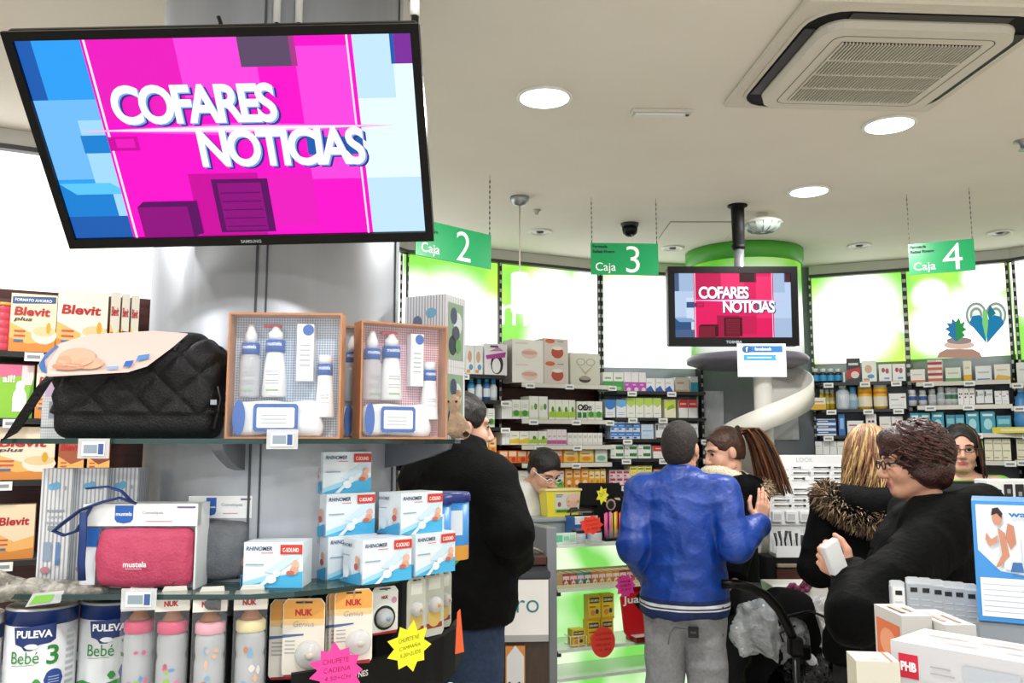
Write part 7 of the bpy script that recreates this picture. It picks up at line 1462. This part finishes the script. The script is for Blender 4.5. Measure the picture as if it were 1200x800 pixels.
def plastic_bag(pts, label, m, seed, dd):
    P0 = W(*pts[0][:2], dd); S = Sdf(P0 - Vector((.24, .16, .22)), P0 + Vector((.28, .2, .22)), .012)
    for px, py, rx, rz_ in pts: p = W(px, py, dd); S.ell(p, (rx, .09, rz_), .05)
    S.D += 0
    def dsp(V): return .03 * (1 - 3 * np.abs(vnoise(V, 7, seed, (1, 1, .6)))) + .016 * (1 - 3 * np.abs(vnoise(V, 19, seed + 2)))
    oo = sdf_obj('plastic_bag', S, m, None, dsp, 1, label=label, cat='bag', group='plastic bags on the pushchair')
    oo.data.polygons.foreach_set('use_smooth', np.zeros(len(oo.data.polygons), bool)); return oo
plastic_bag([(893, 735, .1, .09), (876, 742, .06, .05), (912, 728, .07, .09), (905, 752, .1, .05)], 'crumpled clear bag hanging inside the curved pushchair handle', 'film_wrap', 3, 3.93)
plastic_bag([(952, 725, .09, .08), (968, 738, .06, .08), (940, 740, .06, .05), (955, 755, .09, .06)], 'crumpled clear bag on the right side of the pushchair', 'film_wrap', 6, 3.98)
plastic_bag([(945, 785, .1, .07), (962, 792, .08, .07)], 'crumpled dark bag low on the right of the pushchair', 'film_dark', 9, 3.93)
# counter in front of the green pharmacist
t = thing('right_counter', 'dark grey counter before the pharmacist in green', 'counter', (2.62, 4.0, 0)); b = MB(); b.box(-.55, .75, 0, .28, 0, 1.08, 'dark_laminate'); b.build('body', t); b = MB(); b.box(-.57, .77, -.03, .29, 1.08, 1.11, '#26282b/.35', .004); b.build('worktop', t); b = MB(); b.box(-.57, .77, .24, .28, 1.11, 1.41, '#1e2023/.5', .004); b.build('rear_screen', t)
P = W(1195, 588, 3.98); t = thing('eyewear_display', 'white box display with small black frames on right counter', 'display', (P.x, 4.0, 1.1105)); zt = W(1195, 562, 3.98).z - 1.1105
b = MB(); b.box(-.13, .18, 0, .12, 0, zt, '#e3e4e4/.4', .004); b.build('box', t)
for i in range(5):
    b = MB(); x = -.09 + i * .052; zz = zt - .075 + (i % 2) * .012; b.box(x - .02, x + .02, -.006, -.0005, zz - .015, zz + .03 + .012 * (i % 3), '#17181a/.4', .003); b.box(x - .008, x + .008, -.0065, -.006, zz, zz + .02, '#8c9096'); b.build('black_case', t)
# ---------------------------------------------------------------- nearest boxes at the lower right
t = thing('display_table', 'white display table carrying the boxes at lower right', 'table', (0, 0, 0)); ZT = 1.2
b = MB(); b.prism([(.36, .7), (.38, 1.12), (.55, 1.3), (.66, 1.53), (1.35, 1.53), (1.35, .7)], ZT - .03, ZT, '#d0d2d4/.4'); b.build('table_top', t)
for x, y in ((.45, .78), (1.28, .78), (.72, 1.46), (1.28, 1.46)): b = MB(); b.lathe([(.025, 0), (.025, ZT - .03)], 'steel', 12); b.build('leg', t, (x, y, 0))
def corner(px, dd): return Vector((W(px, 700, dd).x, dd, 0))
def by_corner(c, w, rz): return c + Vector((math.cos(rz), math.sin(rz), 0)) * (w / 2)
hA = W(1043, 722, 1.22).z - ZT
pr = [('L', 'r', .08, .55, .92, .9, '#d8744a'), ('L', 'e', .5, .72, .3, .12, '#e8a07a'), ('L', 'r', .08, .1, .92, .42, '#dc8a50'), ('L', 'r', 0, .46, 1, .5, '#dcdcd4'), ('L', 'r', .86, .3, 1, .48, '#6ab04a'), ('T', 'r', .2, .2, .4, .8, '#d89a8c'), ('T', 'r', .6, .3, .75, .7, '#dcae9c')]
pack('dental_carton', .042, .09, hA, '#c9c7c3/.45', pr, (.561, 1.22, ZT + .0005), 0, 'tall white carton with orange pictures on its side', 'box')
pack('dental_carton', .042, .11, hA - .006, '#c6c5c2/.45', [('r', 0, 0, 1, .8, '#2f5ca8'), ('T', 'r', .2, .2, .35, .8, '#d89a8c'), ('T', 'r', .6, .1, .7, .6, '#c88a7c')], (.606, 1.19, ZT + .0005), 0, 'white and blue carton wedged right of the orange picture one', 'box')
cB = Vector((.478, 1.115, 0)); hB = W(1041, 752, 1.105).z - ZT; wB = .24
pr = [('r', .04, .72, .14, .91, '#c8203c'), ('t', 'PHB', .05, .775, .075, '#f4eef0', {'w': wB * .08, 'bold': .05}), ('r', .2, .84, .3, .85, '#a4a8ac'), ('r', .2, .79, .32, .8, '#a4a8ac'), ('r', .36, .5, .62, .9, '#b4bac2'), ('e', .4, .6, .02, .03, '#7d8690'), ('e', .45, .6, .02, .03, '#7d8690'), ('e', .5, .6, .02, .03, '#7d8690'), ('r', .64, .5, .7, .9, '#8fb8c8'), ('e', .82, .68, .09, .16, '#d8bfb8'), ('e', .82, .66, .035, .06, '#a06a64'),
      ('T', 'r', .08, .6, .3, .66, '#d8a89c'), ('T', 'r', .35, .6, .55, .66, '#d8a89c'), ('T', 'r', .2, .3, .4, .36, '#d8b4ac'), ('T', 'r', .5, .3, .75, .36, '#d8b4ac'), ('T', 'r', .62, .65, .85, .7, '#d8b4ac')]
pack('toothbrush_carton', wB, .1, hB, '#c6c6ca/.45', pr, by_corner(cB, wB, -.85) + Vector((0, 0, ZT + .0005)), -.85, 'large white carton with red square logo, nearest at lower right', 'box')
cC = Vector((.416, 1.07, 0)); hC = W(990, 772, 1.08).z - ZT
pack('pale_carton', .05, .05, hC, '#cdc9b6/.45', [('T', 'r', .8, 0, .86, 1, '#a86a4a'), ('T', 'r', .3, .2, .6, .26, '#c8b48c'), ('L', 'r', .1, .3, .9, .34, '#c8c0a0')], by_corner(cC, .05, -.15) + Vector((-.0, -.0, ZT + .0005)), -.15, 'small pale carton at the bottom, left of the large one', 'box')
t2 = thing('rack', 'grey tray holding the row of toothbrush packs', 'tray', (.62, 1.385, ZT + .0005), -.12); b = MB(); b.box(-.0, .36, -.03, .05, 0, .012, '#9ca2a8/.4'); b.box(0, .36, .046, .05, .012, .03, '#9ca2a8/.4'); b.build('base', t2)
for i, (px, y0, tilt) in enumerate(((1054, 680, .12), (1073, 676, 0), (1087, 677, 0), (1101, 679, 0), (1113, 681, 0), (1126, 682, 0), (1140, 684, 0))):
    dd = 1.4 - .006 * i; P = W(px, 745, dd); zt = W(px, y0, dd).z; z0 = ZT + .0135; hh = zt - z0
    tb = thing('toothbrush_pack', 'clear toothbrush pack with white header, %s from left' % ORD[i] if i else 'white toothbrush pack tilted at the left end of row', 'toothbrush pack', (P.x, dd, z0), -.35 + (.1 if i == 0 else 0), 'row of toothbrush packs')
    wq = .021; b = MB(); b.box(-wq / 2, wq / 2, -.012, .012, 0, hh - .006, 'cloudy_plastic', .003); b.prism([(-wq / 2, hh - .008), (wq / 2, hh - .008), (wq / 2, hh - .002), (wq / 2 - .004, hh), (-wq / 2 + .004, hh), (-wq / 2, hh - .002)], -.006, .006, 'cloudy_plastic', 'y'); b.build('case', tb)
    b = MB(); b.box(-wq / 2 + .002, wq / 2 - .002, -.0135, -.0122, hh * .62, hh * .95, '#e6e8ea/.4' if i == 0 else '#aab0b7/.4'); b.box(-.005, .005, -.0142, -.0136, hh * .88, hh * .92, '#17181a'); 
    for v in (.66, .71, .76, .81): b.box(-wq / 2 + .004, wq / 2 - .005, -.0141, -.0136, hh * v, hh * v + .0018, '#c3c8ce')
    b.build('header_card', tb)
    b = MB(); b.box(-.006, .006, -.0142, -.0124, .02, hh * .48, ['#8fc0b4', '#e8983c', '#e89a40', '#e08c34', '#e8983c', '#d8dce0', '#e89238'][i] + '/.35', .002); b.build('toothbrush', tb)
wW = .13; RW = -.5; P = corner(1145, 1.3); zb = W(1147, 727, 1.3).z; zt = W(1145, 587, 1.3).z; hW = zt - zb
b = MB(); b.box(-wW / 2, wW / 2, .0, .14, 0, zb - ZT, '#8d949b/.4', .003); b.build('plinth', None, by_corner(P, wW, RW) + Vector((0, .004, ZT + .0005)), RW, 'grey plinth block under the blue edged carton', 'plinth')
pr = [('r', 0, 0, 1, 1, '#3f8fd4'), ('r', .04, .36, 1, .97, '#e3e9f0'), ('p', [(.0, .3), (1, .3), (1, .42), (.6, .38), (.25, .42), (.0, .62)], '#3f8fd4'), ('r', .045, .04, 1, .36, '#e9ecf1')]
pr += [('r', .07, .08 + i * .045, .93, .084 + i * .045, '#a3acb8') for i in range(6)]
fig = [('p', [(.42, .44), (.4, .78), (.48, .84), (.56, .82), (.66, .7), (.66, .42)], '#dfe3e8'), ('e', .36, .86, .07, .06, '#c88f74'), ('p', [(.28, .88), (.3, .94), (.38, .95), (.44, .9), (.42, .86), (.36, .9)], '#2a1c18'), ('p', [(.36, .78), (.45, .74), (.5, .55), (.36, .46), (.3, .45), (.4, .56)], '#c4886c'), ('p', [(.2, .74), (.26, .68), (.36, .72), (.34, .66), (.24, .62), (.18, .68)], '#c98f74'), ('p', [(.5, .82), (.58, .8), (.6, .66), (.52, .6), (.46, .7)], '#bf8266'), ('p', [(.5, .42), (.68, .42), (.66, .5), (.54, .5)], '#3a6ea8')]
mp = lambda u: (u - .18) * .72 + .12
pr += [('p', [(mp(u), v) for u, v in f_[1]], f_[2]) if f_[0] == 'p' else ('e', mp(f_[1]), f_[2], f_[3] * .72, f_[4], f_[5]) for f_ in fig] + [('t', 'waterpik', .36, .86, .06, '#2f74b4', {'w': wW * .55, 'bold': .03})]
pack('flosser_carton', wW, .13, hW, '#3a84c8/.4', pr, by_corner(P, wW, RW) + Vector((0, 0, zb + .001)), RW, 'blue and white carton showing a man in tank top', 'box')
# box in the hand of the nearest woman
P = W(977, 652, 2.345); b = MB(); w, d_, h = .052, .022, .088; b.box(-w / 2, w / 2, -d_ / 2, d_ / 2, -h / 2, h / 2, '#eceef1/.4', .003)
hb = b.build('hand_held_box', None, P, 0, 'small plain white box held in the nearest woman\'s hand', 'box', rot=(.1, -.45, .35))
# plush toy at the end of the top shelf
S = Sdf((-.06, -.05, 0), (.06, .05, .14), .004); S.ell((0, 0, .035), (.035, .03, .036), .02); S.ell((0, -.005, .085), (.028, .026, .028), .012)
for q_ in (-1, 1): S.ell((q_ * .022, 0, .112), (.01, .007, .012), .006); S.cone((q_ * .02, -.015, .05), (q_ * .036, -.03, .03), .012, .011, .01); S.cone((q_ * .018, -.02, .015), (q_ * .03, -.04, .013), .013, .012, .01)
S.cut((0, 0, .001), (0, 0, -1)); noisy('plush', '#a58a72', '#bda48a', 60, .9, .6, 200)
tt = sdf_obj('plush_toy', S, 'plush', None, lambda V: .002 * vnoise(V, 90, 1), 1, Vector((-.155, 2.12, ZA)), .3, 'beige plush toy at the right end of top shelf', 'toy')
for q_ in (-1, 1): b = MB(); b.lathe([(.001, -.003), (.003, -.002), (.003, .002), (.001, .003)], '#120e0c/.2', 8); b.build('eye', tt, (q_ * .01, -.03, .092))
row('A', 3, 467, 500, 540, 3, 'white_yellow', 'yellow and white packet'); row('A', 4, 467, 540, 552, 5, 'yellow_low', 'yellow footed packet')
